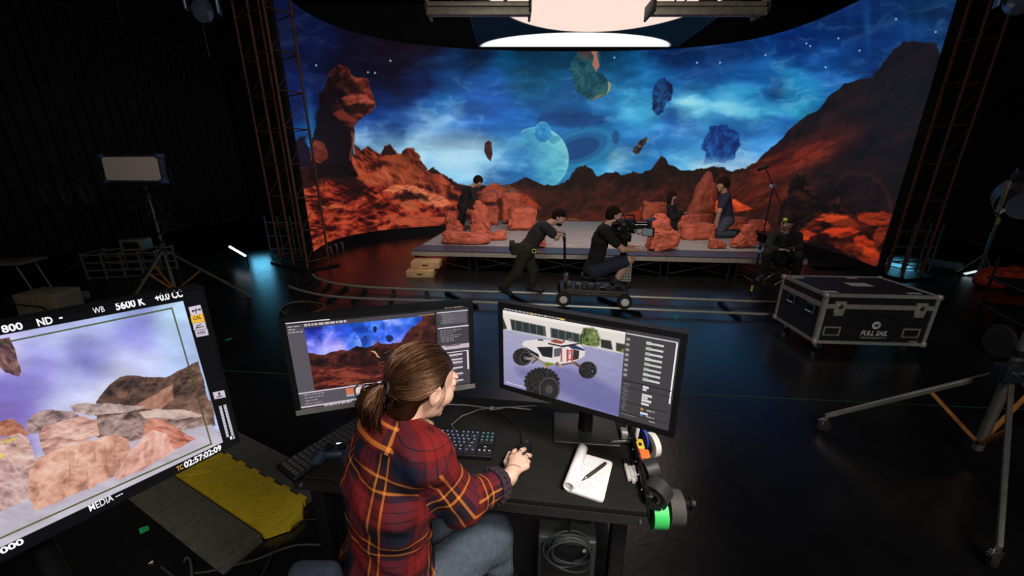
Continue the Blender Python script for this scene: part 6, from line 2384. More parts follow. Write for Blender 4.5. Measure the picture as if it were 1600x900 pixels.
def w_torso(S, g=0.0):
    S.ell(PEL + UPB * .0, (.15 + g, .115 + g, .13 + g), RTB, .05)
    S.ell(PEL + UPB * TLN * .35 - FW2 * .0, (.135 + g, .10 + g, .17 + g), RTB, .06)
    S.ell(PEL + UPB * TLN * .72 - FW2 * .02, (.142 + g, .10 + g, .17 + g), RTB, .06)
    S.chain([SL, MIDS - UPB * .01 - FW2 * .02, SR], [.047 + g, .06 + g, .047 + g], .04)
    S.chain([SL - UPB * .01, MIDS + UPB * .03 - FW2 * .02, SR - UPB * .01], [.04 + g, .058 + g, .04 + g], .06)
    S.cap(MIDS - UPB * .10 - FW2 * .04 - LAT2 * .06, MIDS - UPB * .10 - FW2 * .04 + LAT2 * .075, .058 + g, .066 + g, .06)


body = SDF(.03)
w_torso(body)
NK = HD + RH @ A3((0, -.035, -.06))
body.cap(MIDS + UPB * .0 - FW2 * .01, NK, .052, .047, .03)
body.chain([SR, EL_, WR], [.046, .038, .0235], .02)
LWR = A3((-.40, 1.25, .955))
body.chain([SL, A3((SL[0] + .03, SL[1] + .06, .96)), LWR], [.046, .036, .024], .02)
body.chain([HR, KR, AR], [.085, .06, .04], .03)
body.chain([HL, KL, AL], [.085, .06, .04], .03)
bV, bQ = body.mesh(.008)
# head and right hand are meshed finer and belong to the same body mesh
hd_ = SDF(.014)
HPf = head_sdf(hd_, HD, RH, 1.0)
hd_.cap(MIDS + UPB * .02 - FW2 * .01, NK, .050, .046, .03)
hV, hQ = hd_.mesh(.0032)
hn = SDF(.006)
hdir = Vector(tuple(WR - EL_)).normalized()
hdir = Vector((hdir.x * .8, hdir.y * 1.0, 0)).normalized()
kn_px = [(800, 716), (809, 712), (817, 718), (822, 728)]     # knuckles, index to little finger
tip_px = [(806, 703), (822, 701), (829, 712), (826, 722)]
WR2 = WR + A3((0, 0, .012))
palm_c = A3(G(803, 730, .968))
hn.cap(A3(EL_) * .35 + WR * .65, WR2, .027, .022, .01)
hn.cap(WR2, palm_c, .022, .021, .018)
for i, (kp, tp) in enumerate(zip(kn_px, tip_px)):
    kz = (.975, .982, .976, .966)[i]
    K_ = A3(G(kp[0], kp[1], kz))
    T_ = A3(G(tp[0], tp[1], (.957, .954, .950, .946)[i]))
    dk_ = T_ - K_
    L = (.062, .068, .063, .050)[i]
    M_ = K_ + dk_ / np.linalg.norm(dk_) * L * .55 + A3((0, 0, .008))
    E_ = M_ + (T_ - M_) / np.linalg.norm(T_ - M_) * L * .42
    hn.cap(palm_c * .6 + WR2 * .4, K_, .018, .0125, .012)
    hn.cap(K_, M_, .0098, .0088, .004)
    hn.cap(M_, E_, .0088, .0078, .003)
TH0 = A3(G(795, 733, .955))
TH1 = A3(G(791, 722, .950))
TH2 = A3(G(796, 709, .942))
hn.cap(palm_c * .5 + WR2 * .5, TH0, .018, .014, .012)
hn.cap(TH0, TH1, .0125, .0108, .005)
hn.cap(TH1, TH2, .0105, .0090, .004)
nV, nQ = hn.mesh(.0022)
lh = SDF(.006)
hand_sdf(lh, LWR - A3((0, .01, 0)), (.35, 1, -.05), (0, 0, 1), .95, .5)
lV, lQ = lh.mesh(.0035)
V3 = np.concatenate([bV, hV, nV, lV])
Q3 = np.concatenate([bQ, hQ + len(bV), nQ + len(bV) + len(hV), lQ + len(bV) + len(hV) + len(nV)])
wb = A3((PEL[0], PEL[1], 0.15))
me = bpy.data.meshes.new('person')
me.from_pydata((V3 - wb).tolist(), [], Q3.tolist())
me.polygons.foreach_set('use_smooth', [True] * len(me.polygons))
me.materials.append(mat('woman_skin', (.66, .40, .30), .48, 0, .05, 40, .08, 260))
woman = bpy.data.objects.new('person', me)
COL.objects.link(woman)
woman.matrix_basis = Matrix.Translation(Vector(wb))
woman.location = wb
tag(woman, 'woman in red and navy plaid shirt and jeans seated at the desk', 'person')
# shirt
sh = SDF(.03)
w_torso(sh, .016)
sh.ell(PEL + UPB * .03, (.185, .15, .15), RTB, .05)
CUF = EL_ + (WR - EL_) * .70
sh.chain([SR - LAT2 * .012, EL_, CUF], [.060, .058, .046], .05)
SLe = A3((SL[0] + .03, SL[1] + .06, .96))
sh.chain([SL, SLe, LWR + A3((-.01, -.04, .0))], [.064, .056, .045], .03)


def wrinkle(X, Y, Z):
    a = np.sin(Z * 60 + X * 25 + 2 * np.sin(Y * 22)) * np.sin(X * 33 - Y * 27 + 1)
    b = np.sin(X * 95 + Z * 40) * np.sin(Y * 80 + Z * 55)
    c = np.sin((X * .6 + Y * .6 - Z * .9) * 85 + 2.2 * np.sin(X * 30))
    return .0035 * a + .0012 * b + .0016 * c


sV, sQ = sh.mesh(.0065, disp=wrinkle)


def bone_uv(V, Q, off=(0, 0)):
    """pattern coordinates per face corner that follow each sleeve and the back"""
    segs = [(SR, EL_), (EL_, CUF), (SL, SLe)]
    dist, ang, alo, rad_ = [], [], [], []
    for i, (a, b) in enumerate(segs):
        d = b - a
        L = np.linalg.norm(d)
        d = d / L
        rel = V - a
        t = rel @ d
        q = rel - t[:, None] * d
        dd_ = np.linalg.norm(q, axis=1) + (np.maximum(0, .045 - t) * 1.6 if i != 1 else np.maximum(0, -t)) + np.maximum(0, t - L)
        e1 = np.cross(d, A3((0.3, -.8, .5)))
        e1 /= np.linalg.norm(e1)
        e2 = np.cross(d, e1)
        ang.append(np.arctan2(q @ e2, q @ e1))
        alo.append(t + (0 if i != 1 else .26) + .02)
        rad_.append((.062, .03))
        dist.append(dd_ - .055)
    rel = V - PEL
    t = rel @ UPB
    q = rel - t[:, None] * UPB
    ang.append(np.arctan2(q @ LAT2, -(q @ FW2)))
    alo.append(t + .055)
    rad_.append((.15, .042))
    dist.append(np.linalg.norm(q, axis=1) - .145)
    dist, ang, alo = np.stack(dist, 1), np.stack(ang, 1), np.stack(alo, 1)
    k = dist[Q].mean(1).argmin(1)                       # one bone for each face
    A = ang[Q, k[:, None]]
    A = A[:, :1] + (A - A[:, :1] + np.pi) % (2 * np.pi) - np.pi
    rr = np.array(rad_)[k]
    out = np.zeros(Q.shape + (3,))
    out[..., 0] = A * rr[:, :1] + rr[:, 1:] + off[0]
    out[..., 1] = alo[Q, k[:, None]] + off[1]
    return out.reshape(-1, 3)


PL = plaid()
np_object('shirt', sV, sQ, PL, woman, attrs={'plaid': bone_uv(sV, sQ)})
# collar, rolled cuff, shirt tail
cax = (NK - MIDS) / np.linalg.norm(NK - MIDS)
cfw = FW2 - cax * (FW2 @ cax)
cfw /= np.linalg.norm(cfw)
clt = np.cross(cfw, cax)
NLEN = np.linalg.norm(NK - MIDS)
cvs, cuv = [], []
RW = ((.075, .056), (.100, .062), (.104, .056), (.092, .074), (.070, .092), (.044, .116))     # height on the neck, radius
CN = 40
for i in range(CN + 1):
    a = math.pi * (-.86 + 1.72 * i / CN)
    for r_, (hh, rr) in enumerate(RW):
        drop = .030 * (1 - math.cos(a)) / 2
        flare = 1 + (.10 * abs(math.sin(a)) if r_ > 3 else 0)
        cvs.append(MIDS + cax * (NLEN * .12 + hh - drop) - cfw * (math.cos(a) * rr * 1.05 * flare + .006) + clt * math.sin(a) * rr * flare * 1.08)
        cuv.append((a * .085 + .07, r_ * .022 + .06, 0))
cvs, cuv = np.array(cvs), np.array(cuv)
nr = len(RW)
cq = np.array([(i * nr + j, (i + 1) * nr + j, (i + 1) * nr + j + 1, i * nr + j + 1) for i in range(CN) for j in range(nr - 1)])
co_ = np_object('collar', cvs, cq, PL, woman, attrs={'plaid': cuv})
md = co_.modifiers.new('thick', 'SOLIDIFY')
md.thickness = .004
cf = SDF(.008)
cd_ = (WR - EL_) / np.linalg.norm(WR - EL_)
e1 = np.cross(cd_, A3((0, 0, 1)))
e1 /= np.linalg.norm(e1)
e2 = np.cross(e1, cd_)
for i in range(16):
    a0, a1 = 2 * math.pi * i / 16, 2 * math.pi * (i + 1) / 16
    p0 = CUF + cd_ * .012 + (e1 * math.cos(a0) + e2 * math.sin(a0)) * .046
    p1 = CUF + cd_ * .012 + (e1 * math.cos(a1) + e2 * math.sin(a1)) * .046
    cf.cap(p0, p1, .0055, .0055)
    cf.cap(p0 - cd_ * .03 + (p0 - CUF) * .15, p1 - cd_ * .03 + (p1 - CUF) * .15, .0055, .0055)
    cf.cap(p0, p0 - cd_ * .03 + (p0 - CUF) * .15, .0055, .0055)
fV, fQ = cf.mesh(.004)
np_object('cuff', fV, fQ, mat('cuff_cloth', (.022, .010, .018), .9, 0, .5, 25, .3, 80), woman)
tl_ = SDF(.02)
tl_.box(A3(D(716, 893, 1.26)), (.03, .01, .05), RTB, .012)
# jeans
jn = SDF(.03)
jn.ell(PEL, (.175, .135, .13), RTB, .05)
jn.chain([HR, KR, AR], [.10, .073, .06], .03)
jn.chain([HL, KL, AL], [.10, .073, .06], .03)
jV, jQ = jn.mesh(.008, disp=lambda X, Y, Z: .003 * np.sin(Z * 75 + X * 40) * np.sin(Y * 60 - X * 30) + .0015 * np.sin((X + Y - Z) * 130))
np_object('jeans', jV, jQ, DENIM, woman)
mb = MB()
sd1 = (KR - HR)
sp = [HR + sd1 * f + A3((0, 0, .098 - .025 * f)) - LAT * .02 for f in np.linspace(.3, .85, 12)]
for q, nm in ((AR, 'shoe'), (AL, 'shoe')):
    s_ = SDF(.02)
    s_.cap(q + A3((0, 0, -.04)), q + FWD * .16 + A3((0, 0, -.06)), .045, .035)
    s_.cap(q + A3((0, 0, .03)), q + A3((0, 0, -.04)), .045, .045)
    a_, b_ = s_.mesh(.008)
    np_object(nm, a_, b_, SHOE, woman)
# rings, bracelet
mb = MB()
ce = A3(G(803, 736, .968)) - A3((.004, .006, .0))
wd_ = (palm_c - WR2) / np.linalg.norm(palm_c - WR2)
e1 = np.cross(wd_, A3((0, 0, 1)))
e1 /= np.linalg.norm(e1)
e2 = np.cross(e1, wd_)
cb = WR2 * .45 + palm_c * .55
mb.tube([tuple(cb + wd_ * .012 * math.cos(a) + (e1 * math.cos(a) * 1.12 + e2 * math.sin(a)) * .0262) for a in np.linspace(0, 2 * math.pi, 25)], .0011, 6, caps=False)
mb.build('bracelet', mat('dark_cord', (.05, .02, .015), .6), woman, Vector(tuple(cb)))
for i in (1, 2):
    kz = (.975, .982, .976, .966)[i]
    K_ = A3(G(*kn_px[i], kz))
    T_ = A3(G(*tip_px[i], (.957, .954, .950, .946)[i]))
    dk_ = (T_ - K_) / np.linalg.norm(T_ - K_)
    c_ = K_ + dk_ * .02 + A3((0, 0, .003))
    e1 = np.cross(dk_, A3((0, 0, 1)))
    e1 /= np.linalg.norm(e1)
    e2 = np.cross(e1, dk_)
    MB().tube([tuple(c_ + (e1 * math.cos(a) + e2 * math.sin(a)) * .0108) for a in np.linspace(0, 2 * math.pi, 17)], .0018, 6, caps=False).build('ring', mat('dark_silver', (.12, .11, .10), .3, .8), woman, Vector(tuple(c_)))


HT = [mat('dark_brown_hair', (.009, .004, .003), .36, 0, .3, 40), mat('chestnut_hair', (.022, .008, .004), .36, 0, .3, 40), mat('golden_brown_hair', (.055, .021, .008), .34, 0, .3, 40)]


# hair: a shell over the skull plus combed strands running to the tie
def hair_mat():
    m = mat('brown_hair', (.014, .006, .003), .42, 0, .6, 35, 0, 60, .25)
    b = m.node_tree.nodes['Principled BSDF']
    for k in ('dark_brown_hair', 'chestnut_hair', 'golden_brown_hair', 'brown_hair'):
        if k in MATS:
            b = MATS[k].node_tree.nodes['Principled BSDF']
            b.inputs['Specular Tint'].default_value = (1, .55, .35, 1)
            b.inputs['Specular IOR Level'].default_value = .45
    return m


HM = hair_mat()
hc = SDF(.012)
HPc = lambda x, y, z: HD + RH @ A3((x, y, z))
hc.ell(HPc(0, -.018, .040), (.079, .097, .083), RH)
hc.ell(HPc(0, -.052, .0), (.070, .062, .082), RH, .02)
hc.ell(HPc(0, -.058, -.062), (.056, .046, .05), RH, .02)
hc.box(HPc(0, .10, -.045), (.09, .055, .085), RH, .02, .012, True)
hc.box(HPc(0, .035, -.09), (.10, .055, .045), RH, .01, .012, True)
for q in (-1, 1):
    hc.ell(HPc(q * .08, .0, -.01), (.022, .020, .034), RH, .006, True)
cV, cQ = hc.mesh(.004)
hair = np_object('hair', cV, cQ, HM, woman)
TIE = A3((0, -.112, -.005))
rs = np.random.RandomState(4)
mb = MB()
ctr = A3((0, -.02, .028))
rad = A3((.084, .103, .094))


def shell_pt(d, lift=0.0):
    d = d / np.linalg.norm(d)
    return ctr + d * rad * (1 + lift)


front = []
for a in np.linspace(-1, 1, 61):          # hairline from ear over the forehead to the other ear
    th = a * math.pi * .60
    x = math.sin(th)
    z = math.cos(th) * .98
    y = .62 * max(math.cos(th), 0) ** .8
    if math.cos(th) < .35:
        y = .27 - (.35 - math.cos(th)) * .75
    front.append(A3((x, y, z - .12)))
nape = [A3((math.sin(t) * .8, -.55 - .3 * math.cos(t), -.75)) for t in np.linspace(-1.2, 1.2, 25)]
tie_d = (TIE - ctr) / rad
for k in range(900):
    src = front if rs.rand() < .82 else nape
    i = rs.randint(len(src) - 1)
    f = rs.rand()
    s = src[i] * (1 - f) + src[i + 1] * f + rs.normal(0, .02, 3)
    s = s / np.linalg.norm(s)
    e = tie_d / np.linalg.norm(tie_d) + rs.normal(0, .06, 3)
    e = e / np.linalg.norm(e)
    om = math.acos(np.clip(s @ e, -1, 1))
    st = rs.rand() * .25 if rs.rand() < .4 else 0
    lift0 = rs.rand() * .06
    wob = rs.normal(0, .05, 3)
    pts = []
    for j in range(13):
        t = st + (1 - st) * j / 12
        d = (math.sin((1 - t) * om) * s + math.sin(t * om) * e) / math.sin(om)
        d = d + wob * math.sin(t * math.pi)
        lift = lift0 * math.sin(t * math.pi) ** .5 + .012 * math.sin(t * 9 + k) * math.sin(t * math.pi)
        p_ = shell_pt(d, lift + (.06 * max(0, d[2]) * math.sin(t * math.pi)))
        pts.append(tuple(HD + RH @ p_))
    r_ = .0007 + rs.rand() * .0012
    mb.tube(pts, [r_ * (.4 + 1.2 * math.sin(math.pi * (.12 + .8 * j / 12))) for j in range(13)], 4, mi=rs.choice(4, p=[.5, .25, .15, .1]))
# looped bun hanging from the tie
lp0 = TIE + A3((0, -.012, 0))
RHi = RH.T
for k in range(420):
    q = rs.normal(0, 1, 3)
    big = rs.rand() < .6
    w1 = rs.rand()
    path = []
    side = rs.normal(0, .016)
    out_ = .012 + rs.rand() * .016
    for j in range(15):
        t = j / 14
        if big:      # outer loop: back, down, and forward again under the tie
            a = t * math.pi * 1.35
            y = -out_ * math.sin(min(a, math.pi)) * 1.0 - (.012 if a < math.pi else 0) + (.02 * (a - math.pi) if a > math.pi else 0)
            z = .012 * math.sin(a * .9) - .135 * t ** 1.0 * (1 + .12 * w1)
        else:        # inner hanging tail
            y = -.022 - .03 * math.sin(t * math.pi) + .012 * w1
            z = -.105 * t * (1 + .25 * w1)
        x = side * (.4 + 1.3 * math.sin(t * math.pi)) + .004 * math.sin(t * 8 + k)
        p_ = lp0 + A3((x, y + q[1] * .003, z + q[2] * .003))
        path.append(tuple(HD + RH @ p_))
    r_ = .0008 + rs.rand() * .0013
    mb.tube(path, [r_ * (1.2 - .8 * j / 14) for j in range(15)], 4, mi=rs.choice(4, p=[.4, .25, .2, .15]))
# loose strands: beside the ear, at the nape, fly-aways
for k in range(46):
    if k < 3:
        x_ = .074 - rs.rand() * .004
        a0 = A3((x_, .012 + rs.rand() * .004, .03))
        pts = [a0 + A3((.004 * math.sin(j * .6 + k * .2), .012 * math.sin(j * .35) + rs.rand() * .001, -.010 * j)) for j in range(9)]
    elif k < 30:
        a0 = TIE + A3((rs.normal(0, .02), .02, -.04 + rs.normal(0, .02)))
        dz = rs.rand() * .05 + .05
        pts = [a0 + A3((rs.normal(0, .001) + j * .001 * (k % 3 - 1), -.018 * math.sin(j * .4), -dz * j / 8)) for j in range(9)]
    else:
        d = rs.normal(0, 1, 3)
        d[2] = abs(d[2])
        d[1] = -abs(d[1])
        b0 = shell_pt(d, .0)
        pts = [b0 + A3((0, -.006 * j, .0045 * math.sin(j * .5) * 1.6)) + rs.normal(0, .0006, 3) for j in range(8)]
    mb.tube([tuple(HD + RH @ p_) for p_ in pts], .0005, 4, mi=2)
strands = mb.build('strands', [HM] + HT, hair, Vector(tuple(HD)))
c_ = HD + RH @ (TIE + A3((0, -.012, 0)))
ax_ = RH @ A3((0, -1, .1))
t1 = np.cross(ax_, A3((0, 0, 1)))
t1 /= np.linalg.norm(t1)
t2 = np.cross(t1, ax_)
MB().tube([tuple(c_ + (t1 * math.cos(a) + t2 * math.sin(a)) * .019) for a in np.linspace(0, 2 * math.pi, 21)], .005, 8, caps=False).build('hair_tie', mat('black_elastic', (.02, .018, .018), .7), hair, Vector(tuple(c_)))
cp = HD + RH @ (TIE + A3((.012, -.035, -.045)))
MB().box(tuple(cp), (.022, .03, .045), Matrix(RH.tolist()), bev=.008).build('hair_clip', mat('grey_hair_clip', (.12, .11, .14), .35), hair, Vector(tuple(cp)))

# stool under her
t = thing('stool', 'black padded work stool under the seated woman', 'stool', (float(PEL[0]), float(PEL[1]) - .0, 0))
lbuild(MB().lathe([(.18, .46), (.2, .475), (.2, .505), (.18, .52)], (0, 0, 0), (0, 0, 1), 28), 'seat', BLACKT, t)
lbuild(MB().lathe([(.028, .10), (.028, .30), (.02, .30), (.02, .46)], (0, 0, 0), (0, 0, 1), 16), 'post', STEEL, t)
for k in range(5):
    a = k * 2 * math.pi / 5 + .3
    l_ = lbuild(MB().tube([(0, 0, .11), (.22 * math.cos(a), .22 * math.sin(a), .075)], [.02, .015], 8), 'leg', BLACKM, t)
    lbuild(MB().lathe([(.02, -.012), (.028, -.008), (.028, .008), (.02, .012)], (.22 * math.cos(a), .22 * math.sin(a), .031), (math.sin(a), -math.cos(a), 0), 14), 'caster', RUBBER, l_)
# empty chair whose padded top shows at the lower edge
cp = D(497, 890, 1.05)
t = thing('office_chair', 'dark blue padded chair back at the bottom edge, left of the woman', 'chair', (cp.x, cp.y, 0), 0.0)
lbuild(MB().box((0, 0, cp.z - .14), (.14, .06, .36), Matrix.Rotation(.12, 3, 'X'), bev=.03), 'backrest', mat('dark_blue_cloth', (.007, .011, .026), .85, 0, .3, 30), t)
lbuild(MB().box((0.03, -.30, .46), (.34, .40, .07), bev=.03), 'seat', mat('dark_blue_cloth', (.007, .011, .026), .85), t)
lbuild(MB().box((0, -.01, (cp.z + .1) / 2), (.05, .02, cp.z - .5)), 'back_support', BLACKM, t)
lbuild(MB().lathe([(.03, .08), (.03, .43)], (0.05, -.25, 0), (0, 0, 1), 12), 'post', BLACKM, t)
for k in range(5):
    a = k * 2 * math.pi / 5
    lbuild(MB().tube([(.05, -.25, .09), (.05 + .27 * math.cos(a), -.25 + .27 * math.sin(a), .022)], [.02, .02], 8), 'leg', BLACKM, t)


# ------------------------------------------------------------------ flight case
fA, fB = G(1272, 535, .13), G(1443, 540, .13)      # lower front corners
fC = G(1289, 457, .69)
fx = (fB - fA)
FW_ = fx.length
fx.normalize()
fang = math.atan2(fx.y, fx.x)
fy = Vector((-fx.y, fx.x, 0))
FD = .74
FZ0, FZ1 = .13, .685
case = thing('flight_case', 'black wheeled flight case with aluminium edges and a white round sail emblem', 'case', (fA.x, fA.y, 0), fang)
PANEL = mat('case_panel', (.016, .015, .018), .45, 0, .2, 10)
CALU = mat('case_aluminium', (.42, .41, .37), .4, .35, .15, 20)
H_ = FZ1 - FZ0
lbuild(MB().box((FW_ / 2, FD / 2, FZ0 + H_ * .38), (FW_ - .01, FD - .01, H_ * .76)), 'body', PANEL, case)
lbuild(MB().box((FW_ / 2, FD / 2, FZ0 + H_ * .88 + .003), (FW_ - .01, FD - .01, H_ * .235)), 'lid', PANEL, case)
e = .018
for nm, zz in (('lower_edge', FZ0 + e / 2), ('body_rim', FZ0 + H_ * .745), ('lid_rim', FZ0 + H_ * .79), ('upper_edge', FZ1 - e / 2)):
    mb = MB()
    w_ = .034 if 'rim' not in nm else .024
    for y in (0, FD):
        mb.box((FW_ / 2, y, zz), (FW_, .010, w_))
    for x in (0, FW_):
        mb.box((x, FD / 2, zz), (.010, FD, w_))
    if nm == 'upper_edge':
        for y in (.015, FD - .015):
            mb.box((FW_ / 2, y, FZ1 + .002), (FW_, .034, .006))
        for x in (.015, FW_ - .015):
            mb.box((x, FD / 2, FZ1 + .002), (.034, FD, .006))
    lbuild(mb, nm, CALU, case)
for x in (0, FW_):
    for y in (0, FD):
        sx_, sy_ = (1 if x == 0 else -1), (1 if y == 0 else -1)
        lbuild(MB().box((x + sx_ * .014, y - sy_ * .003, (FZ0 + FZ1) / 2), (.034, .010, H_)).box((x - sx_ * .003, y + sy_ * .014, (FZ0 + FZ1) / 2), (.010, .034, H_)), 'corner_edge', CALU, case)
        for z in (FZ0 + .012, FZ1 - .012):
            lbuild(MB().lathe([(.004, -.034), (.024, -.026), (.032, -.008), (.032, .008), (.024, .026), (.004, .034)], (x + sx_ * .006, y + sy_ * .006, z), (0, 0, 1), 14), 'ball_corner', CALU, case)
for x in (.16, FW_ - .16):
    l_ = lbuild(MB().box((x, -.008, FZ0 + H_ * .73), (.11, .012, .16), bev=.004), 'latch', CALU, case)
    lbuild(MB().lathe([(.026, 0), (.026, .008), (.012, .014)], (x, -.013, FZ0 + H_ * .77), (0, -1, 0), 16).box((x, -.018, FZ0 + H_ * .77), (.05, .008, .014), Matrix.Rotation(.5, 3, 'Y')), 'latch_knob', STEEL, l_)
    lbuild(MB().box((x, -.015, FZ0 + H_ * .58), (.11, .012, .012)).box((x - .05, -.009, FZ0 + H_ * .60), (.012, .012, .05)).box((x + .05, -.009, FZ0 + H_ * .60), (.012, .012, .05)), 'latch_bar', STEEL, l_)
    mb = MB().box((x - .02, -.009, FZ0 + H_ * .34), (.17, .008, .012)).box((x - .02, -.009, FZ0 + H_ * .14 + .02), (.17, .008, .012)).box((x - .10, -.009, FZ0 + H_ * .26), (.012, .008, .10)).box((x + .06, -.009, FZ0 + H_ * .26), (.012, .008, .10))
    for k in range(5):
        mb.box((x - .085 + k * .035, -.012, FZ0 + H_ * .34), (.015, .008, .018))
    h_ = lbuild(mb, 'recessed_handle', CALU, case)
    lbuild(MB().tube([(x - .08, -.016, FZ0 + H_ * .20), (x + .04, -.016, FZ0 + H_ * .20)], .007, 8), 'grip', STEEL, h_)
for y in (.17, .50):
    h_ = lbuild(MB().box((-.008, y, FZ0 + H_ * .62), (.008, .13, .11)), 'side_handle', mat('case_blue_grey', (.16, .2, .22), .35, .7), case)
    lbuild(MB().box((-.014, y, FZ0 + H_ * .62), (.006, .09, .075)), 'dish', BLACK, h_)
    lbuild(MB().tube([(-.02, y - .05, FZ0 + H_ * .55), (-.02, y + .05, FZ0 + H_ * .55)], .007, 8), 'grip', STEEL, h_)
for x, y, w_, d_ in ((.62, .40, .24, .13), (.10, .10, .15, .06), (.95, .10, .13, .04), (.12, .66, .13, .05), (.75, .68, .12, .04)):
    lbuild(MB().box((x, y, FZ1 + .002), (w_, d_, .003)), 'paper_label', mat('pale_paper', (.5, .47, .46), .7), case)
lbuild(MB().box((FW_ - .12, -.002, FZ0 + .035), (.09, .004, .035)), 'small_label', mat('olive_label', (.22, .2, .12), .7), case)
for x in (.12, FW_ - .12):
    for y in (.1, FD - .1):
        c_ = lbuild(MB().box((x, y, FZ0 - .006), (.10, .10, .012)).box((x - .022, y, .075), (.006, .05, .09)).box((x + .022, y, .075), (.006, .05, .09)), 'caster_fork', STEEL, case)
        lbuild(MB().lathe([(.03, -.016), (.05, -.014), (.05, .014), (.03, .016)], (x, y + .01, .051), (1, 0, 0), 20), 'caster', RUBBER, c_)
WHL = mat('printed_white', (.62, .60, .60), .6, 0, .03)
cx_ = FW_ * .515
cz = FZ0 + H_ * .40
em = lbuild(MB().lathe([(.044, 0), (.044, .002)], (cx_, -.0055, cz), (0, -1, 0), 40), 'round_emblem', WHL, case)
bird = [(-.030, -.004), (-.010, .004), (-.022, .016), (.002, .010), (.030, .022), (.036, .018), (.012, .000), (.034, -.014), (.030, -.018), (.000, -.012), (-.012, -.018), (-.010, -.008)]
lbuild(MB().prism([(cx_ + a * .95, -.0078, cz + b * .95) for a, b in bird], (0, 0, 0), (0, -.0012, 0)), 'emblem_figure', BLACK, em)
RXm = Matrix.Rotation(math.pi / 2, 4, 'X')


def case_text(body, x, z, size, wid, m):
    t = text_mesh('lettering', body, size, m, case, None, .0008, size * .03, 'CENTER')
    xs = [v.co.x for v in t.data.vertices]
    s_ = wid / (max(xs) - min(xs))
    t.data.transform(Matrix.Diagonal((s_, 1, 1, 1)) @ Matrix(((1, .2, 0, 0), (0, 1, 0, 0), (0, 0, 1, 0), (0, 0, 0, 1))))
    t.matrix_basis = Matrix.Translation((x, -.0065, z)) @ RXm
    return t


t = case_text('FULL SAIL', cx_, FZ0 + H_ * .19, .075, .27, WHL)
t = case_text('UNIVERSITY', cx_, FZ0 + H_ * .12, .030, .27, mat('printed_grey', (.3, .3, .32), .6))


# ------------------------------------------------------------------ rolling stands
LEGM = mat('stand_steel', (.20, .19, .165), .4, .6, .2, 12)
BRACE = mat('orange_brace', (.42, .17, .03), .5, .2, .2, 20)


def roll_stand(th, C, collar_z, feet, top, r=.02, brace_f=.45):
    """column, legs with casters and orange braces; C column foot, feet caster points"""
    C = Vector(C)
    MB().tube([C + Vector((0, 0, .10)), C + Vector((0, 0, collar_z + .1))], r * 1.25, 12).tube([C + Vector((0, 0, collar_z)), Vector((C.x, C.y, top * .62))], r, 12).tube([Vector((C.x, C.y, top * .6)), Vector((C.x, C.y, top))], r * .7, 12).build('column', LEGM, th, C)
    for z in (collar_z, collar_z + .12, top * .62, top - .04):
        if z > top - .03:
            continue
        MB().lathe([(r * 1.6, -.02), (r * 1.6, .02)], C + Vector((0, 0, z)), (0, 0, 1), 14).box(C + Vector((r * 2.2, -.01, z)), (.04, .012, .012)).build('collar', BLACKM, th, C + Vector((0, 0, z)))
    for f in feet:
        f = Vector(f)
        a = C + Vector((0, 0, collar_z))
        b = Vector((f.x, f.y, .13))
        d = (b - a).normalized()
        R = Matrix((d, d.cross(Vector((0, 0, 1))).normalized(), d.cross(Vector((0, 0, 1))).normalized().cross(d))).transposed()
        leg = MB().box((a + b) / 2, ((b - a).length, .022, .032), R, bev=.003).build('leg', LEGM, th, a)
        m_ = a.lerp(b, brace_f)
        q = C + Vector((0, 0, .14))
        dd_ = (m_ - q).normalized()
        R2 = Matrix((dd_, dd_.cross(Vector((0, 0, 1))).normalized(), dd_.cross(Vector((0, 0, 1))).normalized().cross(dd_))).transposed()
        MB().box((m_ + q) / 2, ((m_ - q).length, .020, .022), R2).build('brace', BRACE, th, q)
        ct = MB().tube([b, b + Vector((0, 0, -.03))], .012, 8).box(b + Vector((0, 0, -.05)), (.05, .03, .05), bev=.006).box(b + Vector((-.03, -.01, -.03)), (.05, .02, .01), bev=.004).build('caster_fork', STEEL, th, b)
        MB().lathe([(.02, -.014), (.045, -.013), (.048, 0), (.045, .013), (.02, .014)], Vector((f.x, f.y, .048)), d.cross(Vector((0, 0, 1))), 20).build('caster', RUBBER, ct, Vector((f.x, f.y, .048)))


# left: LED panel light on a rolling stand
f1 = G(389, 472, 0)
f2 = G(224, 446, 0)
f3 = G(205, 492, 0)
CC = (f1 + f2 + f3) / 3
CC.x = AY(270, 440, CC.y).x
t = thing('stand_light', 'rectangular LED panel light, switched off, on a tall rolling steel stand', 'light', (CC.x, CC.y, 0))
ptop = AY(218, 264, CC.y)
colr = AY(257, 390, CC.y).z
roll_stand(t, (CC.x, CC.y, 0), colr, (f1, f2, f3), ptop.z - .28)
pw_ = (AY(272, 265, CC.y - .1) - AY(167, 265, CC.y - .1)).length
phh = AY(200, 243, CC.y).z - AY(200, 286, CC.y).z
pc = Vector((CC.x - .02, CC.y - .08, ptop.z))
pr_ = Matrix.Rotation(-.12, 3, 'Z') @ Matrix.Rotation(math.radians(-4), 3, 'X')
MB().box(pc, (pw_, .07, phh), pr_, bev=.008).build('housing', mat('panel_housing', (.04, .05, .075), .5, .3), t, pc)
mb = MB().box(pc + pr_ @ Vector((0, -.038, 0)), (pw_ - .07, .006, phh - .06), pr_)
mb.build('diffuser', mat('panel_diffuser', (.66, .56, .50), .6, 0, .04, 6), t, pc)
for a in (-1, 1):
    for b in (-1, 1):
        q = pc + pr_ @ Vector((a * (pw_ / 2 - .02), -.01, b * (phh / 2 - .02)))
        MB().box(q, (.07, .085, .06), pr_, bev=.008).build('corner_guard', mat('blue_plastic', (.03, .06, .16), .5), t, q)
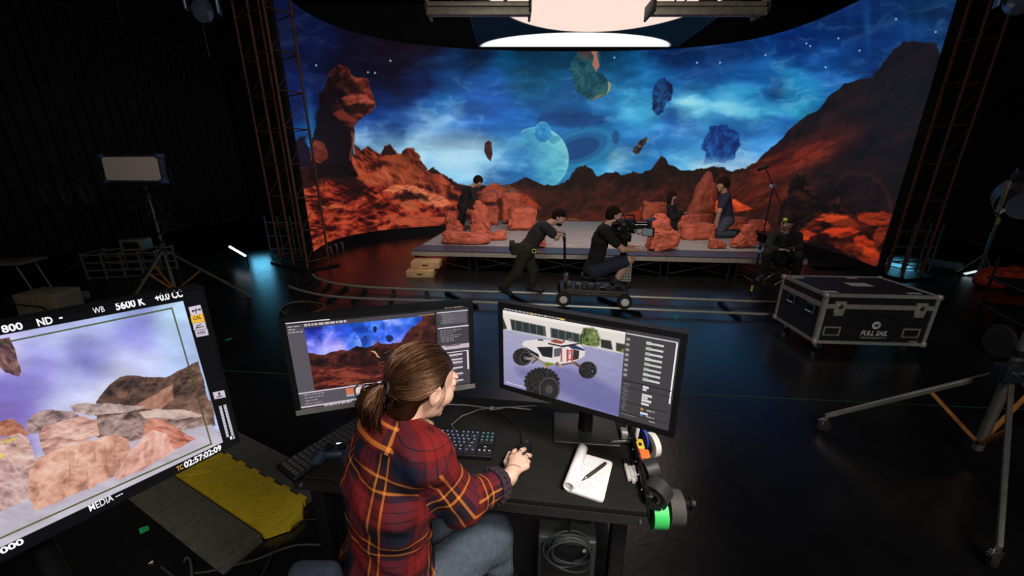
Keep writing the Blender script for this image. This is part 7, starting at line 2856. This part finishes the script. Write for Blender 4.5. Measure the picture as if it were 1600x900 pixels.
MB().tube([pc + Vector((-pw_ * .5 - .02, 0, .02)), pc + Vector((-pw_ * .5 - .02, .02, -phh * .5 - .1)), pc + Vector((pw_ * .5 + .02, .02, -phh * .5 - .1)), pc + Vector((pw_ * .5 + .02, 0, .02))], .012, 8).build('yoke', BLACKM, t, pc)
MB().tube([(pc.x, CC.y, ptop.z - .30), (pc.x, CC.y, ptop.z - phh * .5 - .08)], .022, 10).build('spigot', LEGM, t, pc)
mb = MB()
for k in range(3):
    pts = [Vector((pc.x + .05 + k * .05, pc.y - .02, pc.z - phh * .5 - .02)), Vector((pc.x + .2 - k * .1, CC.y - .06, pc.z - .55)), Vector((CC.x + .08, CC.y - .05, pc.z - .75)), Vector((CC.x + .30 + k * .05, CC.y - .05, pc.z - .6 - k * .1)), Vector((CC.x + .06, CC.y - .04, pc.z - .95)), Vector((CC.x + .05, CC.y - .03, .5))]
    mb.tube(catmull(pts, 6), .006, 6)
mb.build('cable', RUBBER, t, pc)

# right: bare rolling stand near the camera
Cc = G(1528, 698, .12)
f1 = G(1284, 672, 0)
f2 = G(1546, 884, 0)
f3 = Vector((Cc.x + .85, Cc.y + .25, 0))
t = thing('rolling_stand', 'rolling steel stand with orange leg braces at the right picture edge', 'stand', (Cc.x, Cc.y, 0))
cz_ = AY(1575, 578, Cc.y).z
roll_stand(t, (Cc.x, Cc.y, 0), cz_, (f1, f2, f3), 2.15, .022, .40)
q = AY(1588, 582, Cc.y - .1)
bx_ = MB().box(q, (.22, .08, .11), bev=.008).build('control_box', mat('box_dark_blue', (.02, .025, .04), .4, .3), t, q)
for k in range(2):
    MB().lathe([(.012, 0), (.012, .012)], q + Vector((-.06 + k * .05, -.04, .01)), (0, -1, 0), 12).build('dial', STEEL, bx_, q)
q = AY(1602, 312, Cc.y)
hd = MB().lathe([(.07, -.14), (.115, -.08), (.115, .05), (.085, .08)], q, (-.5, -.6, -.25), 24).box(q + Vector((0, .02, .12)), (.12, .08, .06), bev=.01).build('lamp_head', BLACKM, t, q)
MB().lathe([(.08, .0), (.082, .006)], q + Vector((-.5, -.6, -.25)).normalized() * .08, (-.5, -.6, -.25), 24).build('lens', mat('dark_glass', (.012, .02, .035), .25, 0, .1), hd, q)
MB().tube([q + Vector((-.13, 0, .1)), q + Vector((-.13, 0, -.08)), Vector((Cc.x, Cc.y, 2.1))], .012, 8).build('yoke', LEGM, t, q)

# stand with yellow sleeve farther back on the right
a, b = G(1527, 432, 0), None
Yq = a.y
topq = AY(1590, 262, Yq)
t = thing('light_stand', 'thin bluish stand with a yellow sleeve leaning at the right wall', 'stand', a)
MB().tube([a, topq], .025, 10).build('pole', mat('dim_blue_metal', (.10, .14, .19), .4, .5, .3), t, a)
v = topq - a
MB().tube([a + v * .50, a + v * .60], .032, 10).build('sleeve', mat('yellow_sleeve', (.45, .36, .08), .6), t, a)
for k in range(3):
    an = k * 2.09 + .4
    MB().tube([a + v * .22, a + Vector((.3 * math.cos(an), .3 * math.sin(an), .016))], .014, 8).build('leg', LEGM, t, a)

# cart wheel and cart at the right edge
cw = G(1552, 558, .0)
t = thing('equipment_cart', 'dark cart with a large wheel standing behind the rolling stand', 'cart', (cw.x, cw.y, 0), -.5)
lbuild(MB().lathe([(.14, -.02), (.17, -.02), (.185, 0), (.17, .02), (.14, .02)], (0, 0, .187), (1, .25, 0), 28), 'wheel', RUBBER, t)
lbuild(MB().lathe([(.0, -.012), (.04, -.02), (.14, -.012), (.14, .012), (0, .012)], (0, 0, .187), (1, .25, 0), 24), 'hub', mat('hub_blue_grey', (.18, .22, .26), .25, .8), t)
lbuild(MB().lathe([(.14, -.02), (.17, -.02), (.185, 0), (.17, .02), (.14, .02)], (.62, .16, .187), (1, .25, 0), 28), 'wheel', RUBBER, t)
lbuild(MB().box((.35, .35, .40), (.55, .9, .03), bev=.01).box((.35, .35, .72), (.55, .9, .03), bev=.01), 'tray', BLACKM, t)
for x in (.1, .6):
    for y in (-.05, .75):
        lbuild(MB().tube([(x, y, .02 if y > 0 else .2), (x, y, .98)], .014, 8), 'post', BLACKM, t)
lbuild(MB().tube([(.1, -.05, .97), (.12, -.2, 1.02), (.58, -.2, 1.02), (.6, -.05, .97)], .012, 8), 'handle', LEGM, t)
pa, pb_ = G(1518, 534, .5), G(1543, 506, .5)
# ------------------------------------------------------------------ cable ramp
ra, rb_ = G(345, 714, 0), G(487, 795, 0)
rdir = (rb_ - ra)
rdir.normalize()
rn_ = Vector((rdir.y, -rdir.x, 0))
yw = abs((G(272, 748, 0) - ra).dot(rn_)) + .0
RL = 1.25
rp0 = rb_ - rdir * RL
t = thing('cable_ramp', 'yellow and dark grey floor cable ramp lying between the big monitor and the desk', 'cable ramp', rp0, math.atan2(rdir.y, rdir.x))
YEL = mat('yellow_rubber', (.60, .43, .012), .65, 0, .12, 30, .6, 70)
GRR = mat('grey_rubber', (.085, .085, .065), .75, 0, .2, 30, .8, 60)
dw = .21
lbuild(MB().box((RL / 2 - .02, -yw / 2, .030), (RL - .04, yw, .05), bev=.006).prism([(RL - .04, -.02, .006), (RL + .03, -yw * .3, .006), (RL + .03, -yw * .6, .006), (RL - .04, -yw + .01, .006)], (0, 0, 0), (0, 0, .048)), 'lid', YEL, t)
for k in range(8):
    lbuild(MB().box((.08 + k * .155, -.004, .045), (.07, .04, .014), bev=.003), 'hinge_tab', YEL, t)
for sgn, y0 in ((1, 0.0), (-1, -yw)):
    vs = [(0, y0 + sgn * .012, .052), (RL - .05, y0 + sgn * .012, .052), (RL - .05, y0 + sgn * dw, .004), (0, y0 + sgn * dw, .004), (0, y0 + sgn * .012, 0), (RL - .05, y0 + sgn * .012, 0), (RL - .05, y0 + sgn * dw, 0), (0, y0 + sgn * dw, 0)]
    lbuild(MB().add(vs, [(0, 1, 2, 3), (4, 7, 6, 5), (0, 4, 5, 1), (2, 6, 7, 3), (1, 5, 6, 2), (0, 3, 7, 4)]), 'side_ramp', GRR, t)
for cxx in (RL * .28, RL * .85):
    mb = MB()
    for s_ in (.11, .075):
        pts = [(cxx - s_, -yw / 2, .0555), (cxx, -yw / 2 + s_ * .9, .0555), (cxx + s_, -yw / 2, .0555), (cxx, -yw / 2 - s_ * .9, .0555), (cxx - s_, -yw / 2, .0555)]
        for i in range(4):
            mb.tube([pts[i], pts[i + 1]], .0035, 6)
    lbuild(mb, 'raised_diamond', YEL, t)
mb = MB()
for s_ in (-.02, .0, .02):
    mb.tube([(RL * .5, -yw / 2 + s_, .0555), (RL * .68, -yw / 2 + s_, .0555)], .003, 6)
lbuild(mb, 'raised_bars', YEL, t)
# floor marks and cables
def flat(name, label, cat, pts, m, h=.0012):
    P = [Vector((p.x, p.y, .0006)) for p in pts]
    o = MB().prism(P, (0, 0, 0), (0, 0, h)).build(name, m, None, P[0])
    return tag(o, label, cat)


GT = mat('green_tape_mark', (.02, .42, .12), .6)
flat('floor_tape', 'short bright green tape mark on the dark floor below the big monitor', 'tape', [G(217, 826), G(232, 821), G(233, 828), G(219, 835)], GT)
flat('floor_tape', 'tiny green tape mark on the floor right of the big monitor', 'tape', [G(351, 531), G(361, 528), G(362, 530), G(352, 533)], GT)
flat('floor_tape', 'tiny green tape mark on the floor beside the dolly track ties', 'tape', [G(1052, 492), G(1055, 492), G(1059, 498), G(1056, 499)], GT)
GL = mat('thin_green_line', (.02, .17, .02), .6)


def line_tape(a, b, w, label):
    d = (b - a).normalized()
    n = Vector((-d.y, d.x, 0)) * w
    flat('floor_tape', label, 'tape', [a - n, b - n, b + n, a + n], GL, .001)


line_tape(G(345, 579), G(700, 598), .003, 'thin green tape line across the floor behind the left desk monitor')
line_tape(G(760, 601), G(1600, 640), .003, 'thin green tape line running right across the floor past the desk')


def cable(label, px, z=.006, r=.005, m=None, name='floor_cable'):
    P = [G(x, y, z) for x, y in px]
    o = MB().tube(catmull(P, 8), r, 7).build(name, m or mat('cable_dark', (.05, .055, .055), .5), None, P[0])
    return tag(o, label, 'cable')


cable('thin dark cable crossing the floor at the lower edge towards the chair', [(300, 896), (330, 892), (370, 882), (400, 874), (430, 862), (462, 852), (500, 851)])
cable('short curled cable end standing out at the lower left floor', [(300, 912), (299, 892), (297, 876), (291, 871), (288, 877)], .02, .006)
o = cable('loop of pale cable lying on the floor behind the left desk monitor', [(436, 488), (446, 476), (470, 471), (500, 474), (506, 482), (480, 490), (450, 492), (440, 486)], .008, .009, mat('cable_pale2', (.13, .12, .09), .5), 'cable_loop')
P = [G(252, 886, .01), G(272, 902, .01)]
tag(MB().tube(P, .006, 8).build('metal_rod', STEEL, None, P[0]), 'short bright metal rod on the floor at the bottom edge', 'rod')
P = [G(232, 881, .006), G(239, 877, .006)]
tag(MB().tube([P[0], P[1]], [.002, .006], 8).build('wire_nut', WHITEP, None, P[0]), 'tiny pale clip on the floor left of the metal rod', 'clip')
cbl = cable('black cable arching over the end of the yellow ramp', [(500, 812), (478, 812), (462, 820), (448, 838), (430, 858), (408, 900)], .062, .004, RUBBER)

# ------------------------------------------------------------------ left background
tl0, tl1 = G(362, 386, .55), G(384, 398, .35)
a = G(360, 397, 0)
t = thing('tube_light', 'short glowing white tube light low beside the left truss tower', 'light', G(373, 402, 0))
p0, p1 = AY(359, 385.5, G(373, 410, 0).y), AY(383, 399.5, G(373, 410, 0).y - .4)
MB().tube([p0, p1], .026, 10).build('tube', emat('tube_glow', (.80, .92, 1.0), 1.3), t, p0)
MB().tube([p0 + Vector((0, .03, -.02)), p1 + Vector((0, .03, -.02))], .02, 8).tube([p0 + Vector((0, .03, -.02)), Vector((p0.x, p0.y + .03, .0))], .012, 8).tube([p1 + Vector((0, .03, -.02)), Vector((p1.x, p1.y + .03, .0))], .012, 8).build('bracket', BLACKM, t, p0)
# low equipment racks behind the towers, blue light put into the steel's teal colour
for (x0, x1, yb, nm, lb) in ((425, 480, 402, 'equipment_rack', 'dim steel pipe rack behind the left truss tower'), (1385, 1450, 424, 'equipment_rack', 'dim steel pipe rack behind the right truss tower')):
    a, b = G(x0, yb, 0), G(x1, yb, 0)
    t = thing(nm, lb, 'rack', a, math.atan2(b.y - a.y, b.x - a.x))
    L = (b - a).length
    cm = mat('blue_lit_steel', (.12, .22, .26), .4, .6, .2)
    for k in range(3):
        lbuild(MB().tube([(0, 0, .2 + k * .3), (L, 0, .2 + k * .3)], .015, 8), 'shelf_rail', cm, t)
    for x in (0, L * .35, L * .7, L):
        lbuild(MB().tube([(x, 0, 0), (x, 0, .95)], .015, 8), 'post', cm, t)
# table with a folding ladder, crate, cable box
tb = G(20, 470, 0)
t = thing('side_table', 'narrow table top edge with thin legs at the far left', 'table', (tb.x, tb.y, 0), .25)
zt = AY(30, 410, tb.y).z
lbuild(MB().box((-.2, 0, zt), (1.3, .45, .035), bev=.004), 'tabletop', mat('table_grey', (.13, .13, .12), .5), t)
for x in (-.75, .32):
    lbuild(MB().tube([(x, -.15, zt), (x + .12, -.15, .012)], .012, 8), 'leg', LEGM, t)
    lbuild(MB().tube([(x, .15, zt), (x + .12, .15, .012)], .012, 8), 'leg', LEGM, t)
sb = G(62, 497, 0)
t = thing('sandbag_box', 'pale tan cloth-covered box on the floor behind the big monitor', 'box', (sb.x, sb.y, 0), .1)
TAN = mat('tan_cloth', (.20, .17, .11), .9, 0, .2, 12, .3, 60)
lbuild(MB().box((0, .2, .17), (.5, .4, .33), Matrix.Rotation(.03, 3, 'Y'), bev=.03), 'body', TAN, t)
lbuild(MB().tube(catmull([Vector(p) for p in ((-.3, -.02, .25), (-.12, -.02, .2), (.1, -.02, .16), (.12, -.02, .05), (-.1, -.02, .03))], 6), .012, 8), 'strap', BLACKT, t)
wb_ = G(105, 474, 0)
t = thing('wood_block', 'small orange-brown wooden block right of the tan box', 'block', (wb_.x, wb_.y, 0), .1)
lbuild(MB().box((0, .1, .07), (.3, .2, .13), bev=.006), 'body', mat('dull_wood', (.22, .13, .06), .7, 0, .2, 10), t)
lbuild(MB().box((.16, .1, .08), (.05, .16, .10), bev=.006), 'end_cap', mat('grey_cap', (.2, .2, .17), .6), t)
ca = G(140, 440, 0)
t = thing('equipment_crate', 'open metal-framed equipment cart low behind the light stand', 'cart', (ca.x, ca.y, 0), .25)
for z in (.06, .2, .34, .48):
    lbuild(MB().box((.55, 0, z), (1.1, .03, .025)).box((.55, .55, z), (1.1, .03, .025)), 'side_rail', mat('crate_metal', (.14, .13, .12), .5, .4), t)
for x in (0, .28, .56, .84, 1.1):
    lbuild(MB().box((x, 0, .27), (.025, .025, .5)).box((x, .55, .27), (.025, .025, .5)).box((x, .275, .5), (.025, .55, .02)), 'post', mat('crate_metal', (.14, .13, .12), .5, .4), t)
bxm = lbuild(MB().box((.75, .2, .62), (.34, .3, .2), bev=.01), 'control_unit', mat('unit_grey', (.13, .13, .12), .5), t)
lbuild(MB().box((.75, .045, .62), (.24, .006, .12)), 'display', BLACK, bxm)
# old stand with coiled cables left of the panel light
cs_ = G(150, 425, 0)
t = thing('cable_stand', 'dark stand hung with coiled cables left of the panel light', 'stand', (cs_.x, cs_.y, 0))
MB().tube([(cs_.x, cs_.y, .02), (cs_.x, cs_.y, 2.05)], .02, 8).build('pole', BLACKM, t, cs_)
MB().tube([(cs_.x - .45, cs_.y, 1.75), (cs_.x + .5, cs_.y, 1.75)], .016, 8).build('crossbar', BLACKM, t, cs_)
for k in range(3):
    an = k * 2.09
    MB().tube([(cs_.x, cs_.y, .35), (cs_.x + .5 * math.cos(an), cs_.y + .5 * math.sin(an), .014)], .013, 8).build('leg', BLACKM, t, cs_)
for k, x in enumerate((-.35, .0, .38)):
    mb = MB()
    for j in range(4):
        pts = [(cs_.x + x + (.07 + .01 * j) * math.sin(a), cs_.y - .03 - j * .012, 1.75 - .2 - (.19 + .02 * j) * math.cos(a + math.pi)) for a in np.linspace(0, 2 * math.pi, 22)]
        mb.tube(pts, .008, 6)
    mb.build('cable_coil', mat('coil_grey', (.03, .03, .028), .6), t, cs_)
# wall boxes, lamp on the wall, and the pale cyclorama edge at left
for px, py, nm, lb in ((300, 372, 'wall_socket', 'pale wall socket on the dark back wall left of the truss tower'), (311, 370, 'wall_socket', 'second pale wall socket right of the first on the dark back wall')):
    p = AY(px, py, 18.4)
    tag(MB().box(p, (.22, .06, .3), bev=.01).box(p + Vector((0, -.035, .05)), (.08, .01, .06)).build(nm, mat('socket_pale', (.3, .28, .25), .6), None, p), lb, 'socket', 'wall sockets on the back wall')
# dark drape hanging from a pipe at the left
mb = MB()
A_, B_ = Vector((-10.9, .8, 0)), Vector((-10.6, 15.5, 0))
n_ = 300
vs, fs = [], []
for i in range(n_ + 1):
    f = i / n_
    p = A_.lerp(B_, f)
    off = .08 * math.sin(i * 1.05) + .03 * math.sin(i * .37)
    for z in (.03, 5.6):
        vs.append((p.x + off, p.y, z))
for i in range(n_):
    fs.append((2 * i, 2 * i + 2, 2 * i + 3, 2 * i + 1))
mb.add(vs, fs, 0, True)
cur = mb.build('drape', mat('black_drape', (.030, .028, .036), .9, 0, .2, 3), None, A_)
md = cur.modifiers.new('thick', 'SOLIDIFY')
md.thickness = .01
tag(cur, 'long black drape hanging in folds along the left studio wall', 'curtain')
pp = MB().tube([(-10.9, .5, 5.66), (-10.6, 15.8, 5.66)], .05, 10).build('pipe', mat('blue_grey_pipe', (.10, .12, .16), .4, .5), None, A_ + Vector((0, 0, 5.66)))
tag(pp, 'long blue-grey pipe along the top of the black drape at left', 'pipe')
for k, y in enumerate((3, 6, 9, 12, 15)):
    MB().tube([(-10.86 + .02 * y, y, 5.66), (-10.86 + .02 * y, y, 8.5)], .01, 6).build('hanger_cable', STEEL, pp, (-10.8, y, 5.66))
# vertical conduits on the left
for px in (345, 357):
    p = AY(px, 300, 15.2)
    tag(MB().tube([(p.x, 15.2, 0), (p.x, 15.2, 6.2)], .05, 8).build('wall_pipe', mat('dim_pipe', (.06, .07, .09), .5, .4), None, (p.x, 15.2, 0)), ('left' if px == 345 else 'right') + ' one of two tall thin pipes between the panel light and the truss tower', 'pipe')
p = AY(312, 228, 15.0)
t = thing('small_wall_lamp', 'tiny pale lamp shining on the dark wall above the panel light', 'light', p)
lbuild(MB().lathe([(.03, 0), (.05, .05), (.05, .1)], (0, 0, 0), (0, -1, -.2), 12), 'housing', BLACKM, t)
lbuild(MB().lathe([(.035, .0), (.035, .01)], (0, -.10, -.02), (0, -1, -.2), 12), 'bulb', emat('pale_bulb', (.5, .55, .6), 1.0), t)
lbuild(MB().tube([(0, 0, 0), (0, 3.5, 0)], .02, 6), 'arm', BLACKM, t)

# ------------------------------------------------------------------ right background
p0 = AY(1478, 227, 13.5)
t = thing('small_wall_box', 'small teal box between the pipes of the right truss tower', 'box', p0)
lbuild(MB().box((0, 0, 0), (.28, .12, .16), bev=.01), 'body', mat('teal_box', (.03, .12, .15), .5), t)
lbuild(MB().tube([(0, .05, 0), (0, .2, 8.5 - p0.z)], .015, 6), 'hanger', BLACKM, t)
p = G(1515, 431, .0)
t = thing('tube_light', 'short glowing tube light low at the right behind the flight case', 'light', p)
q0, q1 = AY(1507, 428, p.y), AY(1525, 424, p.y)
MB().tube([q0, q1], .022, 8).build('tube', emat('tube_glow2', (.7, .85, .9), 1.0), t, q0)
MB().tube([Vector((q0.x, q0.y, 0)), q0], .012, 6).tube([Vector((q1.x, q1.y, 0)), q1], .012, 6).build('bracket', BLACKM, t, q0)
a = G(1440, 418, .0)
b = G(1500, 428, .0)
t = thing('low_barrier', 'low teal metal barrier on the floor right of the truss tower', 'barrier', a, math.atan2(b.y - a.y, b.x - a.x))
lbuild(MB().box(((b - a).length / 2, 0, .14), ((b - a).length, .05, .14), bev=.005), 'panel', mat('blue_lit_steel', (.12, .22, .26), .4, .6, .2), t)  # same steel, the blue glow is put into its teal
for x in (.05, (b - a).length - .05):
    lbuild(MB().box((x, 0, .035), (.05, .3, .07)), 'foot', BLACKM, t)
# indicator lamps of a power box behind the case
pb0 = G(1415, 462, 0)
pb0 = Vector((pb0.x + .25, pb0.y + 1.6, 0))
t = thing('power_distribution_box', 'dark power box with small amber lamps behind the flight case', 'equipment', pb0)
zz = AY(1420, 445, pb0.y).z
lbuild(MB().box((0, .15, (zz + .15) / 2), (.8, .3, zz + .15), bev=.01), 'body', BLACKM, t)
for dx, dz in ((-.27, .03), (-.29, -.04), (-.27, .10), (-.12, -.06), (.12, .06)):
    lbuild(MB().lathe([(.014, 0), (.014, .01)], (dx * 1.2, -.002, zz + dz - .02), (0, -1, 0), 10), 'indicator_lamp', emat('amber_lamp', (1.0, .6, .2), 1.6), t)
# heap at the far right, added in red to stand for a reflection
rp_ = G(1590, 456, 0)
S = SDF(.06)
rs = np.random.RandomState(2)
for k in range(7):
    S.ell((rp_.x + rs.rand() * .9 - .3, rp_.y + rs.rand() * .5, .12 + rs.rand() * .12), (.22, .18, .16))
a_, b_ = S.mesh(.025, disp=lambda X, Y, Z: .015 * np.sin(X * 30 + Z * 20) * np.sin(Y * 26))
a_[:, 2] = np.maximum(a_[:, 2], .002)
o = np_object('red_glow_heap', a_, b_, mat('red_glow_heap', (.40, .04, .015), .8, 0, .3, 8))
tag(o, 'red heap added for a red reflection on the floor at the right picture edge', 'glow patch')
# pipes along the dark right wall
mb = MB()
a, b = AY(1600, 0, 10.4), None
for k, (x0, x1) in enumerate(((1395, 1398), (1418, 1420))):
    pass
# small lamps under the screen edge at left, their glow given as pale metal
for k, (px, py) in enumerate(((493, 397), (498, 393), (503, 391), (511, 388), (520, 384.5), (529, 381), (538, 378.5))):
    p = G(px, py, .14)
    p.y -= .12
    tag(MB().lathe([(.02, 0), (.028, .03), (.028, .05)], p, (0, -1, .2), 10).box(Vector((p.x, p.y + .01, p.z / 2)), (.03, .03, p.z)).build('foot_lamp', mat('foot_lamp_metal', (.22, .24, .26), .4, .5), None, p), 'small pale unlit lamp in the row along the foot of the LED wall', 'connector', 'small lamps along the foot of the LED wall at left')
